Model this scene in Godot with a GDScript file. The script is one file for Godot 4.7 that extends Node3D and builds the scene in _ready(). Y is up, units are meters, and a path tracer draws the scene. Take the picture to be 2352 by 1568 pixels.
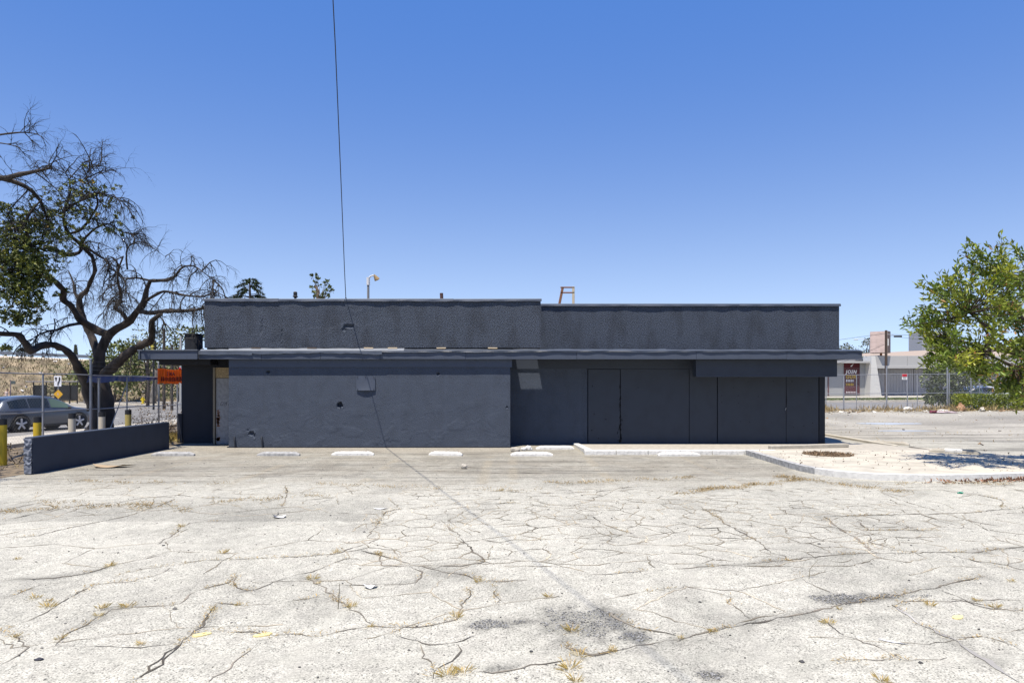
extends Node3D
# A boarded-up slate blue building behind a cracked parking lot. x right, y up, the camera looks down -z; metres.

class MB:
	var v := PackedVector3Array()
	var n := PackedVector3Array()
	var c := PackedColorArray()
	var ix := PackedInt32Array()
	var col := Color(1, 1, 1)

	func vert(p: Vector3, nn: Vector3) -> int:
		v.append(p)
		n.append(nn)
		c.append(col)
		return v.size() - 1

	func tri(a: Vector3, b: Vector3, d: Vector3) -> void:
		var nn := (b - a).cross(d - a).normalized()
		var i := vert(a, nn)
		vert(b, nn)
		vert(d, nn)
		ix.append_array(PackedInt32Array([i, i + 2, i + 1]))

	func quad(a: Vector3, b: Vector3, d: Vector3, e: Vector3) -> void:
		var nn := (d - a).cross(e - b).normalized()
		var i := vert(a, nn)
		vert(b, nn)
		vert(d, nn)
		vert(e, nn)
		ix.append_array(PackedInt32Array([i, i + 2, i + 1, i, i + 3, i + 2]))

	func quad_out(a: Vector3, b: Vector3, d: Vector3, e: Vector3, o: Vector3) -> void:
		if (d - a).cross(e - b).dot((a + b + d + e) / 4.0 - o) < 0.0:
			quad(e, d, b, a)
		else:
			quad(a, b, d, e)

	func tri_out(a: Vector3, b: Vector3, d: Vector3, o: Vector3) -> void:
		if (b - a).cross(d - a).dot((a + b + d) / 3.0 - o) < 0.0:
			tri(d, b, a)
		else:
			tri(a, b, d)

	func box(ce: Vector3, s: Vector3, ba := Basis()) -> void:
		var h := s / 2.0
		for a in 3:
			var b := (a + 1) % 3
			var d := (a + 2) % 3
			for sg: float in [-1.0, 1.0]:
				var q: Array[Vector3] = []
				for k: Array in [[-1, -1], [1, -1], [1, 1], [-1, 1]]:
					var p := Vector3()
					p[a] = sg * h[a]
					p[b] = k[0] * h[b]
					p[d] = k[1] * h[d]
					q.append(ce + ba * p)
				quad_out(q[0], q[1], q[2], q[3], ce)

	func span(x0: float, x1: float, y0: float, y1: float, z0: float, z1: float) -> void:
		box(Vector3(x0 + x1, y0 + y1, z0 + z1) / 2.0, Vector3(absf(x1 - x0), absf(y1 - y0), absf(z1 - z0)))

	# a box with chamfered edges
	func bev(ce: Vector3, s: Vector3, r: float, ba := Basis()) -> void:
		var h := s / 2.0
		for a in 3:
			var b := (a + 1) % 3
			var d := (a + 2) % 3
			for sg: float in [-1.0, 1.0]:
				var q: Array[Vector3] = []
				for k: Array in [[-1, -1], [1, -1], [1, 1], [-1, 1]]:
					var p := Vector3()
					p[a] = sg * h[a]
					p[b] = k[0] * (h[b] - r)
					p[d] = k[1] * (h[d] - r)
					q.append(ce + ba * p)
				quad_out(q[0], q[1], q[2], q[3], ce)
			for k: Array in [[-1, -1], [1, -1], [1, 1], [-1, 1]]:
				var q: Array[Vector3] = []
				for m: Array in [[-1, 0], [1, 0], [1, 1], [-1, 1]]:
					var p := Vector3()
					p[a] = m[0] * (h[a] - r)
					p[b] = k[0] * (h[b] - (r if m[1] == 1 else 0.0))
					p[d] = k[1] * (h[d] - (0.0 if m[1] == 1 else r))
					q.append(ce + ba * p)
				quad_out(q[0], q[1], q[2], q[3], ce)
		for sx: float in [-1.0, 1.0]:
			for sy: float in [-1.0, 1.0]:
				for sz: float in [-1.0, 1.0]:
					tri_out(ce + ba * Vector3(sx * h.x, sy * (h.y - r), sz * (h.z - r)), ce + ba * Vector3(sx * (h.x - r), sy * h.y, sz * (h.z - r)), ce + ba * Vector3(sx * (h.x - r), sy * (h.y - r), sz * h.z), ce)

	func tube(pts: PackedVector3Array, rad: PackedFloat32Array, sides := 6, cap := false) -> void:
		var m := pts.size()
		var t := (pts[1] - pts[0]).normalized()
		var u := t.cross(Vector3(0.31, 0.27, 0.91)).normalized()
		if u.length() < 0.5:
			u = t.cross(Vector3.UP).normalized()
		var first := v.size()
		for i in m:
			t = (pts[mini(i + 1, m - 1)] - pts[maxi(i - 1, 0)]).normalized()
			u = (u - t * u.dot(t)).normalized()
			var w := t.cross(u)
			for k in sides:
				var an := TAU * k / sides
				var nn := u * cos(an) + w * sin(an)
				vert(pts[i] + nn * rad[i], nn)
		for i in m - 1:
			for k in sides:
				var a := first + i * sides + k
				var b := first + i * sides + (k + 1) % sides
				ix.append_array(PackedInt32Array([a, a + sides, b, b, a + sides, b + sides]))
		if cap:
			for e: int in [0, m - 1]:
				var o := pts[1] if e == 0 else pts[m - 2]
				for k in range(1, sides - 1):
					tri_out(v[first + e * sides], v[first + e * sides + k], v[first + e * sides + k + 1], o)

	func cyl(p: Vector3, q: Vector3, r0: float, r1: float, sides := 12) -> void:
		tube(PackedVector3Array([p, q]), PackedFloat32Array([r0, r1]), sides, true)

	# outline in (x, z) raised from y0 to y1
	func prism(o: PackedVector2Array, y0: float, y1: float, top := true) -> void:
		var ce := Vector3()
		for p in o:
			ce += Vector3(p.x, (y0 + y1) / 2.0, p.y) / o.size()
		if top:
			var t := Geometry2D.triangulate_polygon(o)
			for k in range(0, t.size(), 3):
				for yy: Array in [[y1, -99.0], [y0, 99.0]]:
					tri_out(Vector3(o[t[k]].x, yy[0], o[t[k]].y), Vector3(o[t[k + 1]].x, yy[0], o[t[k + 1]].y), Vector3(o[t[k + 2]].x, yy[0], o[t[k + 2]].y), Vector3(ce.x, yy[1], ce.z))
		var cw := Geometry2D.is_polygon_clockwise(o)
		for k in o.size():
			var a := o[k]
			var b := o[(k + 1) % o.size()]
			if cw:
				var s := a
				a = b
				b = s
			quad(Vector3(b.x, y0, b.y), Vector3(a.x, y0, a.y), Vector3(a.x, y1, a.y), Vector3(b.x, y1, b.y))

	# a front facing +z with relief: f(x, y) is how far it stands out
	func relief(x0: float, x1: float, y0: float, y1: float, z: float, step: float, f: Callable) -> void:
		var nx := int(ceil((x1 - x0) / step))
		var ny := int(ceil((y1 - y0) / step))
		var h := PackedFloat32Array()
		for j in ny + 1:
			for i in nx + 1:
				h.append(f.call(lerpf(x0, x1, float(i) / nx), lerpf(y0, y1, float(j) / ny)))
		var sx := (x1 - x0) / nx
		var sy := (y1 - y0) / ny
		var first := v.size()
		for j in ny + 1:
			for i in nx + 1:
				var gx := (h[j * (nx + 1) + mini(i + 1, nx)] - h[j * (nx + 1) + maxi(i - 1, 0)]) / (2.0 * sx)
				var gy := (h[mini(j + 1, ny) * (nx + 1) + i] - h[maxi(j - 1, 0) * (nx + 1) + i]) / (2.0 * sy)
				vert(Vector3(x0 + sx * i, y0 + sy * j, z + h[j * (nx + 1) + i]), Vector3(-gx, -gy, 1).normalized())
		for j in ny:
			for i in nx:
				var a := first + j * (nx + 1) + i
				ix.append_array(PackedInt32Array([a, a + nx + 2, a + 1, a, a + nx + 1, a + nx + 2]))

	func leaf(p: Vector3, dir: Vector3, side: Vector3, l: float, w: float) -> void:
		var up := side.cross(dir).normalized()
		var q := p + dir * l * 0.55 + up * l * 0.07
		tri(p, q + side * w * 0.5, p + dir * l)
		tri(p, p + dir * l, q - side * w * 0.5)

	func mesh() -> ArrayMesh:
		var a := []
		a.resize(Mesh.ARRAY_MAX)
		a[Mesh.ARRAY_VERTEX] = v
		a[Mesh.ARRAY_NORMAL] = n
		a[Mesh.ARRAY_COLOR] = c
		a[Mesh.ARRAY_INDEX] = ix
		var m := ArrayMesh.new()
		m.add_surface_from_arrays(Mesh.PRIMITIVE_TRIANGLES, a)
		return m


var M := {}
var used := {}
var R := RandomNumberGenerator.new()
var fn := FastNoiseLite.new()
var fn2 := FastNoiseLite.new()
var slab := FastNoiseLite.new()


func lin(r: float, g: float, b: float) -> Color:
	return Color(r, g, b).linear_to_srgb()


func mat(r: float, g: float, b: float, rough := 0.85, metal := 0.0) -> StandardMaterial3D:
	var m := StandardMaterial3D.new()
	m.albedo_color = lin(r, g, b)
	m.roughness = rough
	m.metallic = metal
	return m


func vmat(rough := 0.85) -> StandardMaterial3D:
	var m := StandardMaterial3D.new()
	m.vertex_color_use_as_albedo = true
	m.roughness = rough
	return m


func numbered(parent: Node, called: String) -> String:
	var key := str(parent.get_instance_id()) + called
	used[key] = used.get(key, -1) + 1
	return called if used[key] == 0 else "%s_%03d" % [called, used[key]]


func tag(o: Node, label: String, category: String, group := "") -> void:
	o.set_meta("label", label)
	o.set_meta("category", category)
	if group:
		o.set_meta("group", group)


func thing(called: String, label: String, category: String, at := Vector3(), group := "") -> Node3D:
	var o := Node3D.new()
	o.name = numbered(self, called)
	add_child(o, true)
	o.position = at
	tag(o, label, category, group)
	return o


# a mesh in world axes under a thing (or at top level)
func part(parent: Node, called: String, b: MB, m: Material, label := "") -> MeshInstance3D:
	return part_mesh(parent, called, b.mesh(), m, label)


func part_mesh(parent: Node, called: String, me: Mesh, m: Material, label := "") -> MeshInstance3D:
	var o := MeshInstance3D.new()
	o.name = numbered(parent, called)
	o.mesh = me
	o.material_override = m
	parent.add_child(o, true)
	if parent != self and parent.get_parent() == self:
		o.position = -(parent as Node3D).position
	if label:
		o.set_meta("label", label)
	return o


func struct(called: String, b: MB, m: Material, kind := "structure") -> MeshInstance3D:
	var o := part(self, called, b, m)
	o.set_meta("kind", kind)
	return o


func scatter(parent: Node, called: String, me: Mesh, m: Material, where: Array[Transform3D], tints := PackedColorArray()) -> MultiMeshInstance3D:
	var mm := MultiMesh.new()
	mm.transform_format = MultiMesh.TRANSFORM_3D
	mm.use_colors = tints.size() > 0
	mm.mesh = me
	mm.instance_count = where.size()
	for i in where.size():
		mm.set_instance_transform(i, where[i])
		if tints.size() > 0:
			mm.set_instance_color(i, tints[i])
	var o := MultiMeshInstance3D.new()
	o.name = numbered(parent, called)
	o.multimesh = mm
	o.material_override = m
	parent.add_child(o, true)
	if parent != self and parent.get_parent() == self:
		o.position = -(parent as Node3D).position
	o.set_meta("kind", "stuff")
	return o


func dup(o: Node3D, label: String, at: Vector3, turn := 0.0) -> Node3D:
	var r: Node3D = o.duplicate()
	r.name = numbered(self, String(o.name).rstrip("0123456789_") if String(o.name).right(1).is_valid_int() else String(o.name))
	add_child(r, true)
	r.position = at
	r.rotation.y = turn
	r.set_meta("label", label)
	return r


# the point at distance d that lies that far right of and below the surveyed frame's centre line
func pt(px: float, py: float, d: float) -> Vector3:
	return Vector3((px - 1176.0) / 1568.0 * d, 2.1 + (880.0 - py) / 1568.0 * d, -d)


func rv() -> Vector3:
	return Vector3(R.randf_range(-1, 1), R.randf_range(-1, 1), R.randf_range(-1, 1))


# height of the land: the lot is level, the streets behind it climb to the right
func gh(x: float, z: float) -> float:
	return 0.0075 * clampf(x, -60.0, 60.0) * smoothstep(20.0, 45.0, -z)


func grey_texture(size: int, f: FastNoiseLite, lo: float, hi: float, curve := 1.0) -> ImageTexture:
	var im := f.get_seamless_image(size, size)
	var d := im.get_data()
	for i in d.size():
		d[i] = int(clampf(lerpf(lo, hi, pow(d[i] / 255.0, curve)), 0.0, 1.0) * 255.0)
	return ImageTexture.create_from_image(Image.create_from_data(size, size, false, Image.FORMAT_L8, d))


func noise(kind: int, freq: float, octaves := 1, sd := 1) -> FastNoiseLite:
	var f := FastNoiseLite.new()
	f.noise_type = kind
	f.frequency = freq
	f.seed = sd
	f.fractal_type = FastNoiseLite.FRACTAL_FBM if octaves > 1 else FastNoiseLite.FRACTAL_NONE
	f.fractal_octaves = octaves
	return f


func tri_uv(m: StandardMaterial3D, period: float) -> void:
	m.uv1_triplanar = true
	m.uv1_world_triplanar = true
	m.uv1_scale = Vector3.ONE / period


func bump(m: StandardMaterial3D, t: Texture2D, cm: float) -> void:
	m.heightmap_enabled = true
	m.heightmap_texture = t
	m.heightmap_scale = cm


func materials() -> void:
	fn.noise_type = FastNoiseLite.TYPE_SIMPLEX_SMOOTH
	fn.frequency = 1.0
	fn.seed = 11
	fn.fractal_octaves = 4
	slab.noise_type = FastNoiseLite.TYPE_CELLULAR
	slab.cellular_return_type = FastNoiseLite.RETURN_CELL_VALUE
	slab.frequency = 0.4
	slab.seed = 4
	fn2.noise_type = FastNoiseLite.TYPE_SIMPLEX_SMOOTH
	fn2.frequency = 1.0
	fn2.seed = 29
	fn2.fractal_type = FastNoiseLite.FRACTAL_NONE
	# stone chips of worn asphalt: every cell a chip of its own tone, a few of them dark
	var cell := noise(FastNoiseLite.TYPE_CELLULAR, 0.36, 1, 5)
	cell.cellular_return_type = FastNoiseLite.RETURN_CELL_VALUE
	var ci := cell.get_seamless_image(1024, 1024).get_data()
	var ni := noise(FastNoiseLite.TYPE_SIMPLEX, 0.012, 4, 8).get_seamless_image(1024, 1024).get_data()
	var chips := PackedByteArray()
	chips.resize(ci.size())
	R.seed = 3
	for i in ci.size():
		var t := ci[i] / 255.0
		var k := 0.74 + 0.26 * t
		if t < 0.09 + 0.14 * (ni[i] / 255.0 - 0.5):
			k = 0.52 + 1.2 * t
		k *= 0.90 + 0.14 * (ni[i] / 255.0) + R.randf_range(-0.08, 0.08)
		chips[i] = int(clampf(k, 0.0, 1.0) * 255.0)
	var chip_t := ImageTexture.create_from_image(Image.create_from_data(1024, 1024, false, Image.FORMAT_L8, chips))
	var stucco := grey_texture(1024, noise(FastNoiseLite.TYPE_SIMPLEX, 0.045, 4, 21), 0.0, 1.0)
	var lace := grey_texture(1024, noise(FastNoiseLite.TYPE_SIMPLEX, 0.038, 3, 22), 0.0, 1.0)
	var pits := grey_texture(1024, noise(FastNoiseLite.TYPE_SIMPLEX, 0.04, 3, 25), 0.25, 1.6)
	var grain := grey_texture(1024, noise(FastNoiseLite.TYPE_SIMPLEX, 0.045, 3, 28), 0.55, 1.4)
	var even := grey_texture(512, noise(FastNoiseLite.TYPE_SIMPLEX, 0.014, 5, 27), 0.93, 1.05)
	var soft := grey_texture(512, noise(FastNoiseLite.TYPE_SIMPLEX, 0.012, 6, 26), 0.86, 1.08)
	M.soft = soft
	var streak := grey_texture(512, noise(FastNoiseLite.TYPE_SIMPLEX, 0.012, 5, 23), 0.80, 1.14)
	var mottle := grey_texture(512, noise(FastNoiseLite.TYPE_SIMPLEX, 0.02, 5, 24), 0.72, 1.1)
	M.mottle = mottle
	M.ground = vmat(0.95)
	M.ground.albedo_texture = chip_t
	bump(M.ground, chip_t, 0.12)
	tri_uv(M.ground, 3.6)
	M.crack = vmat(1.0)
	# the blue paint: rough stucco, lace stucco, boards
	var paint := func(r: float, g: float, b: float, t: Texture2D, cm: float, period: float, rough: float) -> StandardMaterial3D:
		var m := mat(r, g, b, rough)
		if t:
			bump(m, t, cm)
		tri_uv(m, period)
		m.detail_enabled = true
		m.detail_blend_mode = BaseMaterial3D.BLEND_MODE_MUL
		m.detail_albedo = even
		m.detail_uv_layer = BaseMaterial3D.DETAIL_UV_2
		m.uv2_triplanar = true
		m.uv2_world_triplanar = true
		m.uv2_scale = Vector3(0.21, 0.17, 0.21)
		return m
	M.stucco = paint.call(0.051, 0.067, 0.099, lace, 0.7, 1.5, 0.8)
	M.stucco.albedo_texture = grain
	M.lace = paint.call(0.053, 0.069, 0.100, lace, 1.4, 1.9, 0.85)
	M.lace.albedo_texture = pits
	M.lace.detail_albedo = streak
	M.lace.uv2_scale = Vector3(0.21, 0.075, 0.21)
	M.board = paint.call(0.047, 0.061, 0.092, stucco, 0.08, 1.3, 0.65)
	M.shaded_ply = paint.call(0.021, 0.030, 0.048, stucco, 0.05, 0.9, 0.65)  # same paint as the stucco, the overhang's shade put into the colour
	M.dark_shaded_paint = paint.call(0.010, 0.014, 0.024, stucco, 0.06, 0.9, 0.75)  # blue paint with shade darkened into it, also used on dark metal
	M.shaded_wall_blue = paint.call(0.022, 0.031, 0.052, stucco, 0.06, 0.9, 0.75)  # low wall's blue, darkened in the colour for its shaded face
	M.flash = paint.call(0.062, 0.075, 0.10, stucco, 0.2, 1.1, 0.45)
	M.silver = paint.call(0.17, 0.19, 0.22, stucco, 0.4, 1.4, 0.5)
	M.block_end = mat(0.15, 0.165, 0.20)
	M.coping = mat(0.10, 0.12, 0.15, 0.5, 0.2)
	M.hole = mat(0.008, 0.009, 0.012, 1.0)
	M.concrete = mat(0.40, 0.37, 0.31, 0.92)
	M.concrete.albedo_texture = soft
	bump(M.concrete, stucco, 0.25)
	tri_uv(M.concrete, 1.7)
	M.cream = mat(0.465, 0.432, 0.358, 0.9)
	M.cream.albedo_texture = soft
	tri_uv(M.cream, 6.0)
	M.white_paint = mat(0.66, 0.65, 0.61, 0.8)
	M.white_paint.albedo_texture = soft
	bump(M.white_paint, stucco, 0.1)
	tri_uv(M.white_paint, 0.9)
	M.worn_white = mat(0.42, 0.42, 0.41, 0.85)
	M.worn_white.albedo_texture = mottle
	bump(M.worn_white, stucco, 0.1)
	tri_uv(M.worn_white, 1.9)
	M.road = mat(0.19, 0.185, 0.175, 0.95)
	M.road.albedo_texture = soft
	tri_uv(M.road, 9.0)
	M.walk = mat(0.42, 0.39, 0.33, 0.95)
	M.walk.albedo_texture = soft
	tri_uv(M.walk, 7.0)
	M.steel = mat(0.33, 0.34, 0.36, 0.45, 0.55)
	M.wire = mat(0.17, 0.175, 0.18, 0.55, 0.2)
	M.black = mat(0.012, 0.012, 0.014, 0.5)
	M.bark = vmat(0.95)
	bump(M.bark, stucco, 2.0)
	tri_uv(M.bark, 0.9)
	M.leaf = vmat(0.5)
	M.leaf.backlight_enabled = true
	M.leaf.backlight = Color(0.34, 0.38, 0.2)
	M.straw = vmat(0.9)
	M.straw.backlight_enabled = true
	M.straw.backlight = Color(0.4, 0.38, 0.3)
	M.vc = vmat(0.85)
	M.rust = mat(0.28, 0.13, 0.07, 0.9)
	M.rust.albedo_texture = mottle
	tri_uv(M.rust, 0.25)


func _ready() -> void:
	var cam := Camera3D.new()
	cam.name = "camera"
	add_child(cam)
	cam.position = Vector3(0, 2.1, 0)
	cam.set_frustum(0.1, Vector2(0, 0.00612), 0.1, 3000.0)
	cam.current = true
	var env := Environment.new()
	var sky_m := ProceduralSkyMaterial.new()
	sky_m.sky_top_color = lin(0.078, 0.228, 0.675)
	sky_m.sky_horizon_color = lin(0.83, 1.06, 1.33)
	sky_m.sky_curve = 0.112
	sky_m.ground_horizon_color = lin(0.45, 0.45, 0.42)
	sky_m.ground_bottom_color = lin(0.3, 0.29, 0.27)
	sky_m.sun_angle_max = 1.0
	var sky := Sky.new()
	sky.sky_material = sky_m
	env.background_mode = Environment.BG_SKY
	env.sky = sky
	env.background_energy_multiplier = 0.617
	env.tonemap_mode = Environment.TONE_MAPPER_LINEAR
	env.tonemap_exposure = 1.62
	env.sdfgi_enabled = true
	env.ssao_enabled = true
	env.ssil_enabled = true
	var we := WorldEnvironment.new()
	we.name = "environment"
	we.environment = env
	add_child(we)
	var sun := DirectionalLight3D.new()
	sun.name = "sun"
	sun.light_color = Color(1.0, 0.965, 0.915)
	sun.light_energy = 1.5
	sun.light_angular_distance = 0.5
	sun.shadow_enabled = true
	add_child(sun)
	sun.look_at_from_position(Vector3(-17, 100, 32), Vector3.ZERO, Vector3.FORWARD)

	materials()
	ground()
	streets()
	cracks()
	island()
	building()
	roof_things()
	lot_things()
	left_fence()
	right_fence()
	left_street()
	far_left()
	far_right()
	big_tree()
	right_tree()
	litter()
	grass()


func patch_tone(x: float, z: float) -> float:
	var k := 1.0
	# bare patches where the stone chips are gone: x, z, half sizes, depth of tone
	for p: Array in [[-0.21, -5.97, 0.2, 0.17, 0.42], [0.62, -6.02, 0.42, 0.42, 0.36], [3.23, -6.66, 0.3, 0.22, 0.5], [1.03, -5.66, 0.16, 0.12, 0.6], [1.42, -4.9, 0.1, 0.08, 0.6], [-0.07, -5.05, 0.1, 0.05, 0.5], [0.06, -6.0, 0.06, 0.05, 0.7], [3.5, -6.72, 0.4, 0.09, 0.5], [2.6, -6.1, 0.9, 0.12, 0.16]]:
		var q := Vector2((x - p[0]) / p[2], (z - p[1]) / p[3]).length() + 0.7 * fn.get_noise_2d(x * 4.0, z * 4.0)
		k = minf(k, 1.0 - p[4] * (1.0 - smoothstep(0.7, 1.15, q)))
	return k


func ground_color(x: float, z: float) -> Color:
	var d := -z
	var big := fn.get_noise_2d(x * 0.16, z * 0.16)
	var mid := fn.get_noise_2d(x * 0.7 + 40.0, z * 0.7)
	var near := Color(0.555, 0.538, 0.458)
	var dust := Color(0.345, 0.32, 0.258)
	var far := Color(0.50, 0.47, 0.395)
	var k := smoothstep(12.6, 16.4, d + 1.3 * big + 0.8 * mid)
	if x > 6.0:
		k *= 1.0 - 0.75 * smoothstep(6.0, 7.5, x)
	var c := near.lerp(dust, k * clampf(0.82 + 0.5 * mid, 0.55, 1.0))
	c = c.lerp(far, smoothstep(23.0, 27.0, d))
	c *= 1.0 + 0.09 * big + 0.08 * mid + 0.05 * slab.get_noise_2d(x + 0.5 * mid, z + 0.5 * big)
	# worn seal coat strips with straight edges, tyre-dark streaks along the kerb
	if x < -2.1 + 0.05 * mid and d > 10.38 + 0.02 * x * 0.3 and d < 13.0:
		c *= lerpf(0.77, 1.0, smoothstep(11.2, 13.0, d + 0.4 * big)) + 0.05 * mid
	var st := fn.get_noise_2d(x * 0.12 + 7.0, z * 2.4)
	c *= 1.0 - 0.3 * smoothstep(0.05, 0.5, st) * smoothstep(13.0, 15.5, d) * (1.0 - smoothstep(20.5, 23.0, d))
	c *= 1.0 - 0.16 * smoothstep(0.1, 0.45, fn.get_noise_2d(x * 0.5 + 90.0, z * 0.35))
	if x > 12.0 and d > 20.0:
		c *= 1.0 - 0.2 * smoothstep(0.0, 0.35, fn2.get_noise_2d(x * 0.22, z * 1.3)) - 0.12 * mid
		c *= 1.0 - 0.3 * smoothstep(0.0, 0.4, fn.get_noise_2d(x * 0.09, z * 0.8 + 50.0))
	# dust along the foot of the wall
	if d > 20.2 and d < 22.4 and x < 0.3:
		c = c.lerp(Color(0.40, 0.36, 0.29), 0.5 * smoothstep(20.2, 21.5, d))
	# ghosts of old stall lines
	for gx: float in [-8.6, -5.9, -3.2, -0.62, 0.0, 2.1, 4.8]:
		var lx: float = gx + 0.02 * mid
		if absf(x - lx) < 0.09 and d > 14.2 and d < 19.6 and mid > -0.25:
			c = c.lerp(Color(0.42, 0.37, 0.27), 0.45)
	if d < 15.0 and d > 4.0 and absf(x) < 9.0:
		c *= 1.0 - 0.3 * smoothstep(0.16, 0.0, grime(x, z) + 0.12 * fn.get_noise_2d(x * 3.0, z * 3.0)) * smoothstep(-0.3, 0.3, fn2.get_noise_2d(x * 0.7, z * 0.7))
	c *= patch_tone(x, z)
	c.a = 1.0
	return c


func lines(fine0: float, fine1: float, step: float, lo: float, hi: float) -> PackedFloat32Array:
	var a := PackedFloat32Array()
	var s := step
	var p := fine0
	while p > lo:
		s *= 1.35
		p -= s
		a.insert(0, p)
	p = fine0
	while p <= fine1:
		a.append(p)
		p += step
	s = step
	while p < hi:
		a.append(p)
		s *= 1.35
		p += s
	a.append(p)
	return a


func ground() -> void:
	for l: Array in crack_lines():
		if l[0] > 0.0175:
			var p := PackedVector2Array()
			for k in range(1, l.size(), 2):
				p.append(Vector2(l[k], l[k + 1]))
			wide.append(p)
	var xs := lines(-14.0, 16.0, 0.11, -900.0, 900.0)
	var zs := lines(-30.0, -4.0, 0.11, -1500.0, 60.0)
	var b := MB.new()
	for z in zs:
		for x in xs:
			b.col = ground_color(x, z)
			b.vert(Vector3(x, gh(x, z), z), Vector3(-0.0075 * (1.0 if z < -45.0 and absf(x) < 60.0 else 0.0), 1, 0).normalized())
	var w := xs.size()
	for j in zs.size() - 1:
		for i in w - 1:
			var a := j * w + i
			b.ix.append_array(PackedInt32Array([a, a + 1, a + w, a + 1, a + w + 1, a + w]))
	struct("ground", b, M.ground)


# a sheet that follows the land between two edges z0(x) and z1(x)
func sheet(x0: float, x1: float, z0: Callable, z1: Callable, lift: float, nx := 60, nz := 12) -> MB:
	var b := MB.new()
	for j in nz + 1:
		for i in nx + 1:
			var x := lerpf(x0, x1, float(i) / nx)
			var z := lerpf(z0.call(x), z1.call(x), float(j) / nz)
			b.vert(Vector3(x, gh(x, z) + lift, z), Vector3.UP)
	for j in nz:
		for i in nx:
			var a := j * (nx + 1) + i
			b.ix.append_array(PackedInt32Array([a, a + nx + 1, a + 1, a + 1, a + nx + 1, a + nx + 2]))
	return b


func far_kerb(x: float) -> float:
	return -(70.3 - 0.103 * x)


func streets() -> void:
	struct("road", sheet(-140.0, 150.0, func(_x): return -49.6, func(x): return far_kerb(x), 0.006, 80, 20), M.road)
	struct("road", sheet(-35.0, -18.6, func(_x): return 40.0, func(_x): return -49.6, 0.006, 8, 60), M.road)
	# gutters, kerbs and pavements
	var b := MB.new()
	for i in 60:
		var x0 := -140.0 + i * 290.0 / 60.0
		var x1 := x0 + 290.0 / 60.0
		for q: Array in [[0.0, 0.0, 0.45, 0.012], [-0.45, 0.13, 0.0, 0.13]]:
			pass
		var f0 := far_kerb(x0)
		var f1 := far_kerb(x1)
		b.quad(Vector3(x0, gh(x0, f0) + 0.012, f0 + 0.5), Vector3(x1, gh(x1, f1) + 0.012, f1 + 0.5), Vector3(x1, gh(x1, f1) + 0.012, f1), Vector3(x0, gh(x0, f0) + 0.012, f0))
		b.quad(Vector3(x0, gh(x0, f0), f0), Vector3(x1, gh(x1, f1), f1), Vector3(x1, gh(x1, f1) + 0.14, f1), Vector3(x0, gh(x0, f0) + 0.14, f0))
		b.quad(Vector3(x0, gh(x0, f0) + 0.14, f0), Vector3(x1, gh(x1, f1) + 0.14, f1), Vector3(x1, gh(x1, f1) + 0.14, f1 - 5.0), Vector3(x0, gh(x0, f0) + 0.14, f0 - 5.0))
		b.quad(Vector3(x0, gh(x0, f0) + 0.14, f0 - 5.0), Vector3(x1, gh(x1, f1) + 0.14, f1 - 5.0), Vector3(x1, gh(x1, f1) + 0.2, f1 - 30.0), Vector3(x0, gh(x0, f0) + 0.2, f0 - 30.0))
	struct("far_pavement", b, M.walk)
	b = MB.new()
	b.bev(Vector3(-17.4, 0.0, -14.0), Vector3(2.3, 0.26, 72.0), 0.02)
	struct("side_pavement", b, M.walk)
	# painted lane lines
	b = MB.new()
	for k in 9:
		var x := 16.0 + k * 6.0
		b.quad(Vector3(x, gh(x, -57) + 0.011, -56.9), Vector3(x + 3.2, gh(x + 3.2, -57) + 0.011, -56.9), Vector3(x + 3.2, gh(x + 3.2, -57) + 0.011, -57.08), Vector3(x, gh(x, -57) + 0.011, -57.08))
	for k in 7:
		var z := -12.0 - k * 6.0
		b.quad(Vector3(-26.0, gh(-26, z) + 0.011, z), Vector3(-25.85, gh(-26, z) + 0.011, z), Vector3(-25.85, gh(-26, z - 3) + 0.011, z - 3.0), Vector3(-26.0, gh(-26, z - 3) + 0.011, z - 3.0))
	struct("lane_marking", b, M.white_paint)
	b = MB.new()
	b.col = Color(0.10, 0.13, 0.03)
	for k in 900:
		var p := Vector3(R.randf_range(30.0, 43.0), 0, 0)
		p.z = far_kerb(p.x) - R.randf_range(1.2, 2.6)
		p.y = gh(p.x, p.z) + 0.13
		b.col = Color(0.10, 0.13, 0.03) * R.randf_range(0.7, 1.5)
		b.leaf(p, (Vector3.UP + rv() * 0.5).normalized(), Vector3.RIGHT, 0.28, 0.16)
	struct("verge_grass", b, M.straw, "stuff")


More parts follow.
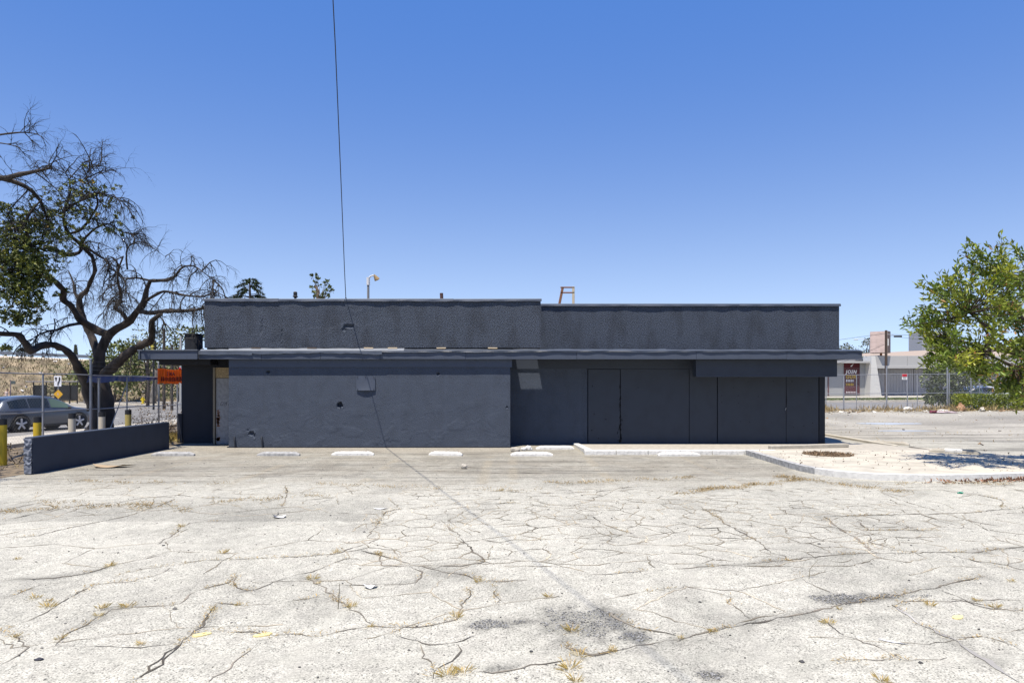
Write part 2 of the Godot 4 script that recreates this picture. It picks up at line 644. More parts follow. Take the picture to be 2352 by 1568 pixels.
func ribbon(b: MB, pts: PackedVector2Array, w: float, tone: Color, y: float, fade := true) -> void:
	# a crack: a jagged strip whose width wanders and dies away at the ends
	var q := PackedVector2Array()
	for i in pts.size() - 1:
		var m := maxi(2, int(pts[i].distance_to(pts[i + 1]) / 0.07))
		for k in m:
			q.append(pts[i].lerp(pts[i + 1], float(k) / m))
	q.append(pts[pts.size() - 1])
	var last := -1
	for i in q.size():
		var p := q[i]
		var t := (q[mini(i + 1, q.size() - 1)] - q[maxi(i - 1, 0)]).normalized()
		var s := Vector2(-t.y, t.x)
		p += s * (0.035 * fn.get_noise_2d(p.x * 1.7, p.y * 1.7) + 0.024 * fn2.get_noise_2d(p.x * 7.0, p.y * 7.0) + R.randf_range(-0.006, 0.006))
		var e := minf(1.0, minf(i, q.size() - 1 - i) / 4.0 + 0.25) if fade else 0.85
		var ww := w * e * clampf(0.75 + 0.9 * fn2.get_noise_2d(p.x * 3.1 + 50.0, p.y * 3.1) + R.randf_range(-0.25, 0.25), 0.2, 2.0)
		b.col = tone * clampf(1.0 + 0.8 * fn2.get_noise_2d(p.x * 1.3, p.y * 1.3 + 70.0), 0.4, 2.0)
		b.col.a = 1.0
		var a := p + s * ww * 0.5
		var c := p - s * ww * 0.5
		b.vert(Vector3(a.x, y, a.y), Vector3.UP)
		var k := b.vert(Vector3(c.x, y, c.y), Vector3.UP)
		if last >= 0:
			b.ix.append_array(PackedInt32Array([last - 1, last, k - 1, last, k, k - 1]))
		last = k


var wide: Array[PackedVector2Array] = []
var main_cracks: Array[PackedVector2Array] = []


func cracks() -> void:
	R.seed = 77
	var b := MB.new()
	for l: Array in crack_lines():
		var p := PackedVector2Array()
		for k in range(1, l.size(), 2):
			p.append(Vector2(l[k], l[k + 1]))
		main_cracks.append(p)
		ribbon(b, p, l[0] * 0.8 + 0.003 + 0.012 * smoothstep(-7.5, -11.0, p[0].y), Color(0.15, 0.132, 0.105) if l[0] < 0.04 else Color(0.27, 0.26, 0.24), 0.005)
	# long seams across the dusty strip
	for q: Array in [[-11.0, -16.6, 1.5, -15.9], [-10.5, -15.4, -3.0, -15.8], [-6.0, -18.6, 2.0, -18.2], [0.5, -17.2, 6.8, -16.9], [-9.5, -20.6, -4.0, -20.9], [-3.0, -17.4, 3.5, -16.2], [2.0, -19.4, 7.0, -18.9]]:
		var p := PackedVector2Array()
		for k in 9:
			p.append(Vector2(lerpf(q[0], q[2], k / 8.0), lerpf(q[1], q[3], k / 8.0) + R.randfn(0, 0.12)))
		ribbon(b, p, 0.035, Color(0.17, 0.15, 0.12), 0.004)
	# the net of fine cracks: edges between the cells of scattered points, close together where the lot has crazed
	for zone: Array in [[-2.2, 7.0, -13.5, -7.4, 0.47, 0.75], [-1.0, 6.0, -12.5, -8.0, 0.9, 0.9], [-9.0, 11.0, -16.0, -4.4, 1.3, 0.4], [7.0, 14.0, -14.0, -7.0, 0.9, 0.6], [-11.0, -2.5, -14.5, -10.0, 0.9, 0.5], [13.0, 30.0, -46.0, -20.0, 2.2, 0.75]]:
		var pts := PackedVector2Array()
		var z: float = zone[2]
		while z < zone[3]:
			var x: float = zone[0]
			while x < zone[1]:
				pts.append(Vector2(x, z) + Vector2(R.randf_range(-0.42, 0.42), R.randf_range(-0.42, 0.42)) * zone[4])
				x += zone[4]
			z += zone[4]
		var t := Geometry2D.triangulate_delaunay(pts)
		var edge := {}
		for k in range(0, t.size(), 3):
			var ce := (pts[t[k]] + pts[t[k + 1]] + pts[t[k + 2]]) / 3.0
			for e in 3:
				var i := t[k + e]
				var j := t[k + (e + 1) % 3]
				var key := mini(i, j) * 100000 + maxi(i, j)
				if edge.has(key):
					var o: Vector2 = edge[key]
					if o.distance_to(ce) < zone[4] * 1.6 and fn.get_noise_2d(ce.x * 0.5, ce.y * 0.5) + 1.0 * R.randf() < 0.25 + zone[5]:
						ribbon(b, PackedVector2Array([o, ce]), R.randf_range(0.011, 0.026) * (0.8 if zone[4] > 1.0 else 1.0), Color(0.25, 0.22, 0.165) * R.randf_range(0.75, 1.5), 0.004 + gh(ce.x, ce.y), false)
				else:
					edge[key] = ce
	struct("pavement_cracks", b, M.crack, "stuff")
	# loose straw and dead grass lodged in the main cracks
	var s := MB.new()
	for p in main_cracks:
		for i in p.size() - 1:
			var l := p[i].distance_to(p[i + 1])
			for k in int(l * 70.0):
				var q := p[i].lerp(p[i + 1], R.randf())
				if fn.get_noise_2d(q.x * 1.1 + 5.0, q.y * 1.1) < 0.1:
					continue
				q += Vector2(R.randfn(0, 0.03), R.randfn(0, 0.03))
				s.col = Color(0.52, 0.38, 0.15) * R.randf_range(0.45, 1.05)
				var a := R.randf() * TAU
				s.leaf(Vector3(q.x, 0.006, q.y), Vector3(cos(a), R.randf_range(0.1, 0.7), sin(a)).normalized(), Vector3(-sin(a), 0, cos(a)), R.randf_range(0.02, 0.06), 0.006)
	# bands of dry weeds: x0, z0, x1, z1, count
	for w: Array in [[3.1, -13.0, 6.2, -14.6, 900], [0.7, -14.2, 4.2, -15.2, 500], [-4.0, -14.0, 0.5, -13.2, 350], [6.0, -15.2, 7.5, -13.2, 650], [-9.0, -11.0, -3.5, -12.6, 700], [-8.5, -12.2, -5.2, -11.2, 300], [7.6, -14.2, 11.5, -14.3, 350], [-9.5, -14.6, -6.0, -14.2, 250]]:
		for k in int(w[4] * 1.5):
			var t := R.randf()
			if fn2.get_noise_2d(t * 9.0, w[0]) < -0.1:
				continue
			var q := Vector2(lerpf(w[0], w[2], t), lerpf(w[1], w[3], t)) + Vector2(R.randfn(0, 0.12), R.randfn(0, 0.08))
			q.y += 0.22 * fn2.get_noise_2d(q.x * 1.2, 3.0)
			s.col = Color(0.50, 0.36, 0.15) * R.randf_range(0.4, 1.1)
			var a := R.randf() * TAU
			s.leaf(Vector3(q.x, 0.005, q.y), Vector3(cos(a), R.randf_range(0.1, 1.2), sin(a)).normalized(), Vector3(-sin(a), 0, cos(a)), R.randf_range(0.03, 0.10), 0.007)
	struct("dry_straw", s, M.straw, "stuff")
	# loose grit and pebbles
	var g := MB.new()
	g.box(Vector3(), Vector3.ONE * 0.8)
	var where: Array[Transform3D] = []
	var tint := PackedColorArray()
	for k in 1500:
		var p := Vector3(R.randf_range(-11, 12), 0.004, -4.6 - 14.0 * pow(R.randf(), 1.3))
		var sz := R.randf_range(0.006, 0.02) * (1.0 if R.randf() < 0.93 else 2.0)
		where.append(Transform3D(Basis(rv().normalized(), R.randf() * 3.0).scaled(Vector3(sz, sz * 0.6, sz)), p))
		tint.append(Color(0.05, 0.05, 0.05).lerp(Color(0.5, 0.47, 0.42), pow(R.randf(), 2.0)))
	for q: Array in [[-0.21, -5.97, 0.17, 0.15, 260], [0.62, -6.02, 0.34, 0.36, 700], [3.23, -6.66, 0.28, 0.2, 420], [1.03, -5.66, 0.14, 0.1, 160], [1.42, -4.9, 0.1, 0.08, 90], [0.06, -6.0, 0.05, 0.04, 30], [3.6, -6.74, 0.5, 0.06, 160]]:
		for k: int in q[4]:
			var sz := R.randf_range(0.006, 0.016)
			where.append(Transform3D(Basis(rv().normalized(), R.randf() * 3.0).scaled(Vector3(sz, sz * 0.5, sz)), grit_at(q)))
			tint.append(Color(0.10, 0.10, 0.097) * R.randf_range(0.5, 3.2))
	scatter(self, "loose_grit", g.mesh(), M.vc, where, tint)


func grit_at(q: Array) -> Vector3:
	for t in 40:
		var u := Vector2(R.randf_range(-1.1, 1.1), R.randf_range(-1.1, 1.1))
		var p := Vector3(q[0] + u.x * q[2], 0.003, q[1] + u.y * q[3])
		if u.length() + 0.7 * fn.get_noise_2d(p.x * 4.0, p.z * 4.0) < 0.95:
			return p
	return Vector3(q[0], 0.003, q[1])


# how near the wide seams run, for the grime that gathers along them
func grime(x: float, z: float) -> float:
	var p := Vector2(x, z)
	var d := 9.0
	for w in wide:
		for i in w.size() - 1:
			d = minf(d, p.distance_to(Geometry2D.get_closest_point_to_segment(p, w[i], w[i + 1])))
	return d


func crack_lines() -> Array:
	return [
	[0.02, -5.44, -7.25, -5.2, -7.32, -4.94, -7.35, -4.76, -7.47, -4.66, -7.65, -4.59, -7.9, -4.47, -8.07, -4.32, -8.27, -4.21, -8.34],
	[0.012, -4.31, -7.42, -4.18, -7.71, -3.87, -7.9, -3.63, -8.1, -3.35, -8.13, -2.9, -8.2, -2.53, -8.27, -2.23, -8.38, -2.06, -8.6],
	[0.012, -4.94, -6.7, -4.92, -6.96, -4.94, -7.14],
	[0.012, -4.3, -5.73, -4.3, -5.88, -4.28, -6.11, -4.31, -6.39, -4.33, -6.84, -4.36, -7.09, -4.2, -7.17, -4.02, -7.25, -3.9, -7.45, -3.89, -7.77],
	[0.012, -3.82, -5.09, -3.82, -5.25, -3.86, -5.42, -4.17, -5.71, -4.31, -5.74],
	[0.018, -3.66, -5.47, -3.74, -5.74, -3.72, -5.92, -3.71, -6.11, -3.7, -6.31, -3.66, -6.35, -3.47, -6.41, -3.29, -6.44, -3.18, -6.5, -3.2, -6.84, -3.12, -6.99, -2.99, -7.2, -3, -7.42, -2.97, -7.25, -2.82, -6.99, -2.64, -6.91],
	[0.012, -3.18, -6.5, -2.91, -6.52, -2.76, -6.84, -2.62, -6.96, -2.51, -7.2, -2.37, -7.45, -2.28, -7.53, -2.18, -7.74, -1.98, -8.24],
	[0.02, -2.23, -7.36, -1.97, -7.04, -1.77, -6.75, -1.54, -6.43],
	[0.012, -2.91, -6.52, -2.53, -6.45, -2.21, -6.54, -1.85, -6.72],
	[0.026, -2.81, -6.43, -2.73, -6.18, -2.69, -5.88, -2.67, -5.68, -2.66, -5.48, -2.66, -5.27, -2.63, -5, -2.67, -4.82],
	[0.018, -2.69, -4.79, -2.65, -4.98, -2.68, -5.23, -2.67, -5.55],
	[0.012, -3.74, -5.36, -3.65, -5.45, -3.42, -5.44, -3.21, -5.44, -2.95, -5.42, -2.77, -5.48, -2.7, -5.58],
	[0.012, -2.55, -5.76, -2.2, -5.76, -2, -5.66, -1.85, -5.71, -1.61, -5.68, -1.39, -5.8],
	[0.012, -2.04, -5.61, -2.08, -5.3, -2.09, -5.03, -2.12, -4.79],
	[0.012, -6.83, -9.26, -6.54, -9.4, -6.43, -9.93, -6.3, -10.24, -6.14, -10.58, -6.07, -10.94, -6.08, -11.59, -6.05, -11.73, -6.13, -12.41],
	[0.012, -8.39, -11.19, -8.34, -11.95, -7.71, -11.59, -7.66, -11.19, -7.75, -10.64],
	[0.012, -7.89, -10.52, -7.72, -10.69, -7.56, -11.32, -7.37, -11.73, -6.93, -12.02, -6.76, -12.49, -6.3, -12.82, -5.71, -12.49, -5.14, -12.49, -4.76, -12.49],
	[0.012, -4.62, -8.84, -4.69, -9.44, -4.82, -9.98, -4.84, -10.24, -4.46, -10.41],
	[0.012, -4.11, -6.22, -3.88, -6.26, -3.74, -6.33],
	[0.012, -4.56, -6.65, -4.29, -6.31],
	[0.012, -3.92, -11.59, -4.22, -12.82, -4.63, -13.92],
	[0.012, -2.25, -8.34, -2.15, -8.45, -2.03, -8.72, -1.92, -8.88, -1.8, -9.17, -1.96, -9.26, -2.01, -10.13, -2.05, -11.19, -1.95, -11.32, -1.61, -11.52, -1.18, -11.73, -0.76, -11.87, 0.01, -11.95, 0.52, -11.66, 0.78, -11.45, 1.14, -11.52, 1.45, -11.59, 1.73, -11.32],
	[0.02, -1.91, -8.53, -1.66, -8.38, -1.44, -8.17, -1.17, -7.9, -0.91, -7.71, -0.7, -7.56, -0.53, -7.5, -0.29, -7.25, -0.07, -7.22, 0.17, -7.28],
	[0.012, -1.08, -10.46, -0.82, -9.63, -0.64, -9.09, -0.49, -8.53, -0.32, -8.1, -0.37, -7.97, -0.59, -7.84, -0.81, -7.84, -0.91, -7.68],
	[0.012, -1.64, -8.45, -1.51, -7.84, -1.16, -7.81, -1.01, -7.59, -0.98, -7.36, -1.02, -7.2, -1.27, -7.09, -1.77, -7.12, -1.91, -7.06],
	[0.018, -1.85, -6.84, -1.62, -6.52, -1.41, -6.22, -1.22, -5.96],
	[0.012, -1.54, -5.69, -1.43, -5.8, -1.23, -5.88, -0.98, -5.88, -0.7, -5.92, -0.51, -6.07, -0.46, -6.31, -0.48, -6.47, -0.41, -6.7, -0.45, -6.99],
	[0.012, -1.01, -5.73, -0.83, -5.58, -0.72, -5.52, -0.6, -5.5, -0.44, -5.52, -0.36, -5.61, -0.29, -5.68],
	[0.012, -0.72, -5.48, -0.72, -5.33, -0.68, -5.22, -0.61, -5.14, -0.58, -5],
	[0.012, -0.43, -5.48, -0.4, -5.36, -0.46, -5.16, -0.57, -5, -0.58, -4.85],
	[0.02, -0.3, -4.94, -0.07, -4.96, 0.06, -5.03, 0.23, -5.12, 0.45, -5.19],
	[0.012, 0.39, -5.64, 0.49, -5.71, 0.52, -5.78],
	[0.035, 0.43, -5.55, 0.44, -5.42, 0.53, -5.35, 0.62, -5.26, 0.76, -5.33, 1.01, -5.45, 1.18, -5.52, 1.34, -5.6],
	[0.025, 0.75, -6.47, 0.87, -6.31, 0.96, -6.03, 1.06, -5.85, 1.22, -5.76, 1.37, -5.69],
	[0.012, -0.19, -7.09, -0.18, -6.79, -0.12, -6.61, -0.14, -6.35],
	[0.012, 1.22, -10.94, 1.34, -10.24, 1.5, -9.83, 1.67, -9.54],
	[0.012, 0.82, -7.47, 1.07, -7.5, 1.33, -7.59, 1.59, -7.65, 1.85, -7.71],
	[0.012, 0.86, -6.58, 1.04, -6.72, 1.27, -6.86, 1.68, -6.99],
	[0.012, -0.71, -13.35, -0.21, -13.26, 0.44, -12.99, 1.59, -13.17, 2.58, -13.92],
	[0.012, 3.2, -11.73, 3.22, -10.94, 3.2, -10.13, 3.23, -9.63, 3.28, -9.17, 3.23, -8.72, 3.22, -8.45, 3.31, -8.27, 3.27, -8.07],
	[0.012, 2.48, -10.35, 2.76, -9.88, 3.2, -9.93],
	[0.012, 2.7, -9.31, 3.24, -9.17],
	[0.022, 1.85, -7.71, 2.21, -7.81, 2.67, -7.9, 3.01, -8.03, 3.16, -8.07, 3.29, -8.1, 3.58, -8.24, 4.1, -8.38, 4.39, -8.45, 4.76, -8.42, 5.26, -8.49, 5.54, -8.49, 5.79, -8.45, 6.23, -8.68, 6.54, -8.72],
	[0.025, 4.91, -10.75, 4.75, -9.93, 4.68, -9.35, 4.62, -8.96, 4.51, -8.6, 4.52, -8.45],
	[0.022, 4.91, -10.75, 5.79, -10.87, 6.66, -10.94, 7.45, -11.06, 8.12, -11.32, 8.41, -11.39],
	[0.012, 8.76, -13.08, 8.8, -12.65, 8.82, -12.33, 8.66, -12.02, 8.17, -11.39],
	[0.012, 5.26, -8.49, 5.39, -8.27, 5.52, -7.93, 5.6, -7.74, 5.67, -7.56],
	[0.012, 1.68, -6.99, 1.79, -7.09, 1.95, -6.89, 2.15, -6.7, 2.07, -6.52, 2.12, -6.31, 2.13, -6.09],
	[0.025, 1.33, -5.55, 1.59, -5.71, 1.92, -5.88, 2.23, -6.03, 2.47, -6.13, 2.73, -6.26, 2.9, -6.35, 3.09, -6.45, 3.45, -6.61, 3.71, -6.7, 4.07, -6.89, 4.33, -6.99, 4.65, -7.2, 5.16, -7.42],
	[0.012, 3.11, -7.47, 3.13, -7.2, 3.16, -6.99, 3.25, -6.79],
	[0.012, 3.62, -6.47, 3.78, -6.56, 4.01, -6.58, 4.22, -6.58, 4.95, -6.61],
	[0.05, 3.62, -6.47, 3.58, -6.18, 3.55, -5.96, 3.57, -5.74, 3.62, -5.61, 3.59, -5.39, 3.59, -5.16, 3.58, -4.95, 3.57, -4.79],
	[0.012, 2.71, -6.22, 2.77, -5.92, 2.78, -5.68, 2.91, -5.47, 2.94, -5.3, 2.96, -5.19, 3.03, -5.16],
	[0.012, 2.42, -5.15, 2.93, -5.19, 3.33, -5.19],
	[0.012, 4.33, -6.99, 4.38, -6.72, 4.4, -6.47, 4.45, -6.33, 4.74, -6.33],
	[0.012, 3.67, -5.63, 3.89, -5.66, 3.98, -5.55, 4.02, -5.36],
	[0.012, 5.3, -10.46, 5.06, -9.73, 5.5, -9.73, 6.13, -9.73],
	[0.012, 4.93, -9.44, 4.74, -9, 4.86, -8.6],
	[0.012, 6.54, -10.94, 6.53, -10.35, 6.62, -9.83],
	[0.012, 7, -10.81, 6.97, -10.35, 7.19, -10.03],
	]


func island() -> void:
	# sidewalk in front of the boarded wall, falling gently to its foot, with a white kerb on its left and front
	var b := MB.new()
	b.quad(Vector3(2.16, 0.13, -20.08), Vector3(12.4, 0.13, -20.08), Vector3(12.4, 0.035, -23.4), Vector3(2.3, 0.035, -23.4))
	b.quad(Vector3(2.16, -0.05, -20.08), Vector3(12.4, -0.05, -20.08), Vector3(12.4, 0.13, -20.08), Vector3(2.16, 0.13, -20.08))
	b.quad(Vector3(2.3, -0.05, -23.4), Vector3(2.16, -0.05, -20.08), Vector3(2.16, 0.13, -20.08), Vector3(2.3, 0.035, -23.4))
	b.quad(Vector3(12.4, -0.05, -20.08), Vector3(12.4, -0.05, -23.4), Vector3(12.4, 0.035, -23.4), Vector3(12.4, 0.13, -20.08))
	struct("sidewalk", b, M.concrete)
	for k in 6:
		b = MB.new()
		var x0 := 2.13 + k * 0.94
		b.bev(Vector3(x0 + 0.466, 0.052, -20.1 + R.randf_range(-0.006, 0.006)), Vector3(0.93, 0.175, 0.19), 0.02)
		var o := struct("front_kerb", b, M.white_paint)
	b = MB.new()
	b.bev(Vector3(2.22, 0.035, -21.75), Vector3(0.19, 0.15, 3.05), 0.02, Basis(Vector3.UP, 0.035) * Basis(Vector3.RIGHT, -0.027))
	struct("side_kerb", b, M.white_paint)
	b = MB.new()
	b.bev(Vector3(9.15, 0.16, -21.0), Vector3(2.85, 0.12, 0.16), 0.015, Basis(Vector3.UP, 0.28))
	struct("planter_kerb", b, M.concrete)
	# the raised island with its kerb
	var outer := PackedVector2Array()
	for q: Array in [[6.85, -20.02], [6.85, -18.4], [6.85, -16.9], [6.88, -16.3], [6.99, -15.75], [7.2, -15.3], [7.52, -14.97], [7.95, -14.72], [8.5, -14.6], [9.2, -14.56], [10.2, -14.68], [11.2, -14.9], [13.0, -15.1], [16.0, -15.5], [20.0, -16.0]]:
		outer.append(Vector2(q[0], q[1]))
	var inner := PackedVector2Array()
	for i in outer.size():
		var t := (outer[mini(i + 1, outer.size() - 1)] - outer[maxi(i - 1, 0)]).normalized()
		inner.append(outer[i] + Vector2(-t.y, t.x) * -0.17 if Vector2(-t.y, t.x).dot(Vector2(10, -18) - outer[i]) < 0 else outer[i] + Vector2(-t.y, t.x) * 0.17)
	var top := inner.duplicate()
	for q: Array in [[20.0, -19.4], [13.9, -18.7], [12.9, -19.5], [12.45, -21.4], [12.38, -20.06], [9.0, -20.04]]:
		if q[0] != 12.38 and q[0] != 9.0:
			top.append(Vector2(q[0], q[1]))
	top.append(Vector2(12.42, -20.06))
	top.append(Vector2(7.05, -20.06))
	var isl := MB.new()
	isl.prism(top, -0.05, 0.135)
	struct("island_paving", isl, M.cream)
	for i in outer.size() - 1:
		var k := MB.new()
		k.prism(PackedVector2Array([outer[i], outer[i + 1], inner[i + 1], inner[i]]), -0.05, 0.142)
		struct("island_kerb", k, M.worn_white if i < 4 else M.white_paint)
	# far edge kerb of the walk beside the building
	b = MB.new()
	b.bev(Vector3(12.55, 0.03, -26.6), Vector3(0.16, 0.12, 8.6), 0.02)
	struct("walk_kerb", b, M.cream)
	# tree well of mulch
	b = MB.new()
	var disc := PackedVector2Array()
	for k in 26:
		disc.append(Vector2(8.74, -18.85) + Vector2(cos(TAU * k / 26.0) * 0.66, sin(TAU * k / 26.0) * 0.66) * (1.0 + R.randf_range(-0.05, 0.03)))
	b.prism(disc, 0.0, 0.142)
	var well := thing("tree_well", "round empty tree well of brown bark mulch in the cream island", "planter", Vector3(8.74, 0.135, -18.85))
	part(well, "soil", b, mat(0.12, 0.085, 0.05, 1.0))
	var s := MB.new()
	for k in 900:
		var a := R.randf() * TAU
		var r := 0.66 * sqrt(R.randf())
		s.col = Color(0.22, 0.15, 0.09) * R.randf_range(0.35, 1.5)
		s.leaf(Vector3(8.74 + cos(a) * r, 0.145, -18.85 + sin(a) * r), (rv() + Vector3.UP * 0.4).normalized(), rv().normalized(), R.randf_range(0.03, 0.08), 0.03)
	part(well, "mulch", s, M.straw).set_meta("kind", "stuff")


func block_relief(x: float, y: float) -> float:
	var h := 0.003 * fn.get_noise_2d(x * 0.9, y * 0.9)
	# trowelled repairs, rougher low down
	var low := smoothstep(2.0, 0.3, y)
	h += (0.002 + 0.006 * low) * smoothstep(0.02, 0.3, fn.get_noise_2d(x * 0.8 + 31.0, y * 1.3))
	h += 0.005 * low * fn2.get_noise_2d(x * 8.0, y * 10.0) * smoothstep(-0.1, 0.4, fn.get_noise_2d(x * 0.6, 9.0 + y))
	# holes: centre, half sizes, depth
	for p: Array in [[-5.62, 1.39, 0.085, 0.08, 0.16], [-8.50, 0.47, 0.085, 0.055, 0.07], [-8.41, 0.40, 0.03, 0.08, 0.05], [-8.64, 0.56, 0.06, 0.012, 0.03], [-7.96, 2.47, 0.05, 0.04, 0.1], [-2.41, 2.40, 0.05, 0.035, 0.1], [-0.16, 1.32, 0.03, 0.025, 0.06]]:
		var q := Vector2((x - p[0]) / p[2], (y - p[1]) / p[3]).length() + 0.35 * fn2.get_noise_2d(x * 14.0, y * 14.0)
		if q < 2.6:
			h += 0.014 * smoothstep(2.4, 1.2, q) * (0.5 + fn2.get_noise_2d(x * 18.0, y * 18.0))
			h -= p[4] * smoothstep(1.1, 0.75, q)
	return h


func parapet_relief(x: float, y: float) -> float:
	var h := 0.004 * fn.get_noise_2d(x * 0.7 + 15.0, y * 0.8)
	# edges of earlier patches
	h += 0.005 * smoothstep(0.0, 0.03, fn.get_noise_2d(x * 0.45 + 3.0, y * 0.9 + 8.0)) * smoothstep(-2.0, -4.5, x)
	h += 0.004 * smoothstep(0.1, 0.14, fn2.get_noise_2d(x * 0.8, y * 1.1)) * smoothstep(-3.0, -5.0, x)
	for p: Array in [[-5.32, 3.96, 0.16, 0.05, 0.07], [-5.45, 3.86, 0.05, 0.06, 0.05], [-8.15, 3.86, 0.025, 0.3, 0.02], [-7.5, 3.6, 0.012, 0.25, 0.02]]:
		var q := Vector2((x - p[0]) / p[2], (y - p[1]) / p[3]).length() + 0.5 * fn2.get_noise_2d(x * 9.0, y * 9.0)
		h -= p[4] * smoothstep(1.1, 0.7, q)
		h += 0.012 * smoothstep(2.6, 1.2, q) * smoothstep(0.9, 1.2, q)
	return h


# a strip of sheet metal or felt with a ragged lower edge, standing 1.2 cm thick
func ragged(x0: float, x1: float, y0: float, y1: float, z: float, wave: float, sd: float) -> MB:
	var b := MB.new()
	var m := maxi(2, int((x1 - x0) / 0.09))
	for i in m:
		var q: Array[Vector3] = []
		for k in 2:
			var x := lerpf(x0, x1, float(i + k) / m)
			var lo := y0 + wave * fn2.get_noise_2d(x * 0.8 + sd, sd) + 0.4 * wave * fn2.get_noise_2d(x * 3.0 + sd, 2.0)
			var out := 0.012 * fn2.get_noise_2d(x * 1.6 + sd, 8.0)
			q.append_array([Vector3(x, lo, z + out + 0.012), Vector3(x, y1, z), Vector3(x, lo, z - 0.008 + out), Vector3(x, y1, z - 0.012)])
		b.quad(q[0], q[4], q[5], q[1])
		b.quad(q[6], q[2], q[3], q[7])
		b.quad(q[2], q[6], q[4], q[0])
		b.quad(q[1], q[5], q[7], q[3])
	return b


func building() -> void:
	var t := thing("commercial_building", "single storey slate blue building, boarded up, with flat stucco parapets", "building", Vector3(0, 0, -23))
	var b := MB.new()
	# core of the house
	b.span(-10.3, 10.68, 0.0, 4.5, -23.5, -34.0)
	part(t, "core_wall", b, M.dark_shaded_paint)
	# the projecting block: a relief front on a box
	b = MB.new()
	b.relief(-9.24, -0.057, 0.03, 2.9, -22.25, 0.03, block_relief)
	b.span(-9.24, -0.057, 0.0, 2.9, -22.42, -23.5)
	b.quad(Vector3(-9.24, 0.0, -23.4), Vector3(-9.24, 0.0, -22.25), Vector3(-9.24, 2.9, -22.25), Vector3(-9.24, 2.9, -23.4))
	b.quad(Vector3(-0.057, 0.0, -22.25), Vector3(-0.057, 0.0, -23.4), Vector3(-0.057, 2.9, -23.4), Vector3(-0.057, 2.9, -22.25))
	part(t, "front_wall", b, M.stucco)
	b = MB.new()
	b.span(-9.3, -0.03, -0.02, 0.032, -22.243, -22.6)
	part(t, "footing", b, M.dark_shaded_paint)
	b = MB.new()
	b.span(-9.22, 0.0, 2.625, 2.895, -22.215, -22.3)
	part(t, "header_board", b, M.board)
	# left parapet over the block, set forward of the right one and thin, so that the sun clears it
	b = MB.new()
	b.relief(-10.01, 0.935, 3.255, 4.81, -22.2, 0.04, parapet_relief)
	b.span(-10.01, 0.935, 3.252, 4.81, -22.30, -22.36)
	b.quad(Vector3(-10.01, 3.255, -22.33), Vector3(-10.01, 3.255, -22.2), Vector3(-10.01, 4.81, -22.2), Vector3(-10.01, 4.81, -22.33))
	b.quad(Vector3(0.935, 3.255, -22.2), Vector3(0.935, 3.255, -22.33), Vector3(0.935, 4.81, -22.33), Vector3(0.935, 4.81, -22.2))
	b.quad(Vector3(-10.01, 3.255, -22.33), Vector3(0.935, 3.255, -22.33), Vector3(0.935, 3.255, -22.2), Vector3(-10.01, 3.255, -22.2))
	b.span(-10.0, -9.9, 3.14, 4.8, -22.361, -26.0)
	b.span(-10.0, 0.05, 3.14, 3.3, -22.362, -22.42)  # added strip behind the slot, keeps light from leaking through
	part(t, "parapet", b, M.lace)
	b = MB.new()
	b.relief(0.945, 11.25, 3.23, 4.79, -23.45, 0.05, func(x, y): return 0.006 * fn.get_noise_2d(x * 0.6, y * 0.8))
	b.span(0.945, 11.25, 3.2, 4.79, -23.5, -23.9)
	b.span(10.9, 11.25, 3.2, 4.79, -23.9, -33.0)
	b.quad(Vector3(11.25, 3.23, -23.45), Vector3(11.25, 3.23, -23.6), Vector3(11.25, 4.79, -23.6), Vector3(11.25, 4.79, -23.45))
	part(t, "parapet", b, M.lace)
	# copings, in lengths, none quite in line
	var xs := [-10.04, -7.6, -5.45, -1.9, 0.965]
	for k in 4:
		b = MB.new()
		b.bev(Vector3((xs[k] + xs[k + 1]) / 2.0, 4.826 + R.randf_range(-0.004, 0.004), -22.265), Vector3(xs[k + 1] - xs[k] - 0.004, 0.05, 0.20 + R.randf_range(-0.01, 0.01)), 0.012, Basis(Vector3.BACK, R.randf_range(-0.003, 0.003)))
		part(t, "coping", b, M.coping)
		part(t, "drip_edge", ragged(xs[k], xs[k + 1], 4.765, 4.81, -22.16, 0.018, k * 3.0), M.board)
	xs = [0.99, 4.5, 7.8, 11.29]
	for k in 3:
		b = MB.new()
		b.bev(Vector3((xs[k] + xs[k + 1]) / 2.0, 4.808, -23.66), Vector3(xs[k + 1] - xs[k] - 0.004, 0.05, 0.50 + R.randf_range(-0.02, 0.0)), 0.01)
		part(t, "coping", b, M.coping)
		part(t, "drip_edge", ragged(xs[k], xs[k + 1], 4.745, 4.80, -23.405, 0.008, k * 5.0), M.board)
	b = MB.new()
	b.bev(Vector3(11.1, 4.808, -28.6), Vector3(0.46, 0.05, 9.3), 0.01)
	part(t, "coping", b, M.coping)
	# overhanging roof deck with the hole that lets the sun through beside the block
	b = MB.new()
	b.span(-10.13, 0.09, 2.9, 3.14, -22.12, -23.6)
	b.span(0.86, 11.32, 2.9, 3.14, -22.12, -23.6)
	b.span(0.09, 0.86, 2.9, 3.14, -22.12, -22.34)
	b.span(0.09, 0.86, 2.9, 3.14, -23.31, -23.6)
	b.span(10.7, 11.32, 2.9, 3.14, -23.6, -33.5)
	part(t, "roof_deck", b, M.dark_shaded_paint)
	# fascia boards and their felt
	xs = [-10.14, -8.11, -6.2, -4.27, -1.5, 2.1, 5.97, 8.9, 11.34]
	for k in 8:
		b = MB.new()
		b.bev(Vector3((xs[k] + xs[k + 1]) / 2.0, 3.005 + R.randf_range(-0.004, 0.004), -22.1 + R.randf_range(-0.008, 0.004)), Vector3(xs[k + 1] - xs[k] - 0.005, 0.26, 0.04), 0.006, Basis(Vector3.BACK, R.randf_range(-0.002, 0.002)))
		part(t, "fascia_board", b, M.board)
	part(t, "felt_edge", ragged(-10.14, -8.4, 3.02, 3.15, -22.055, 0.02, 1.0), M.flash)
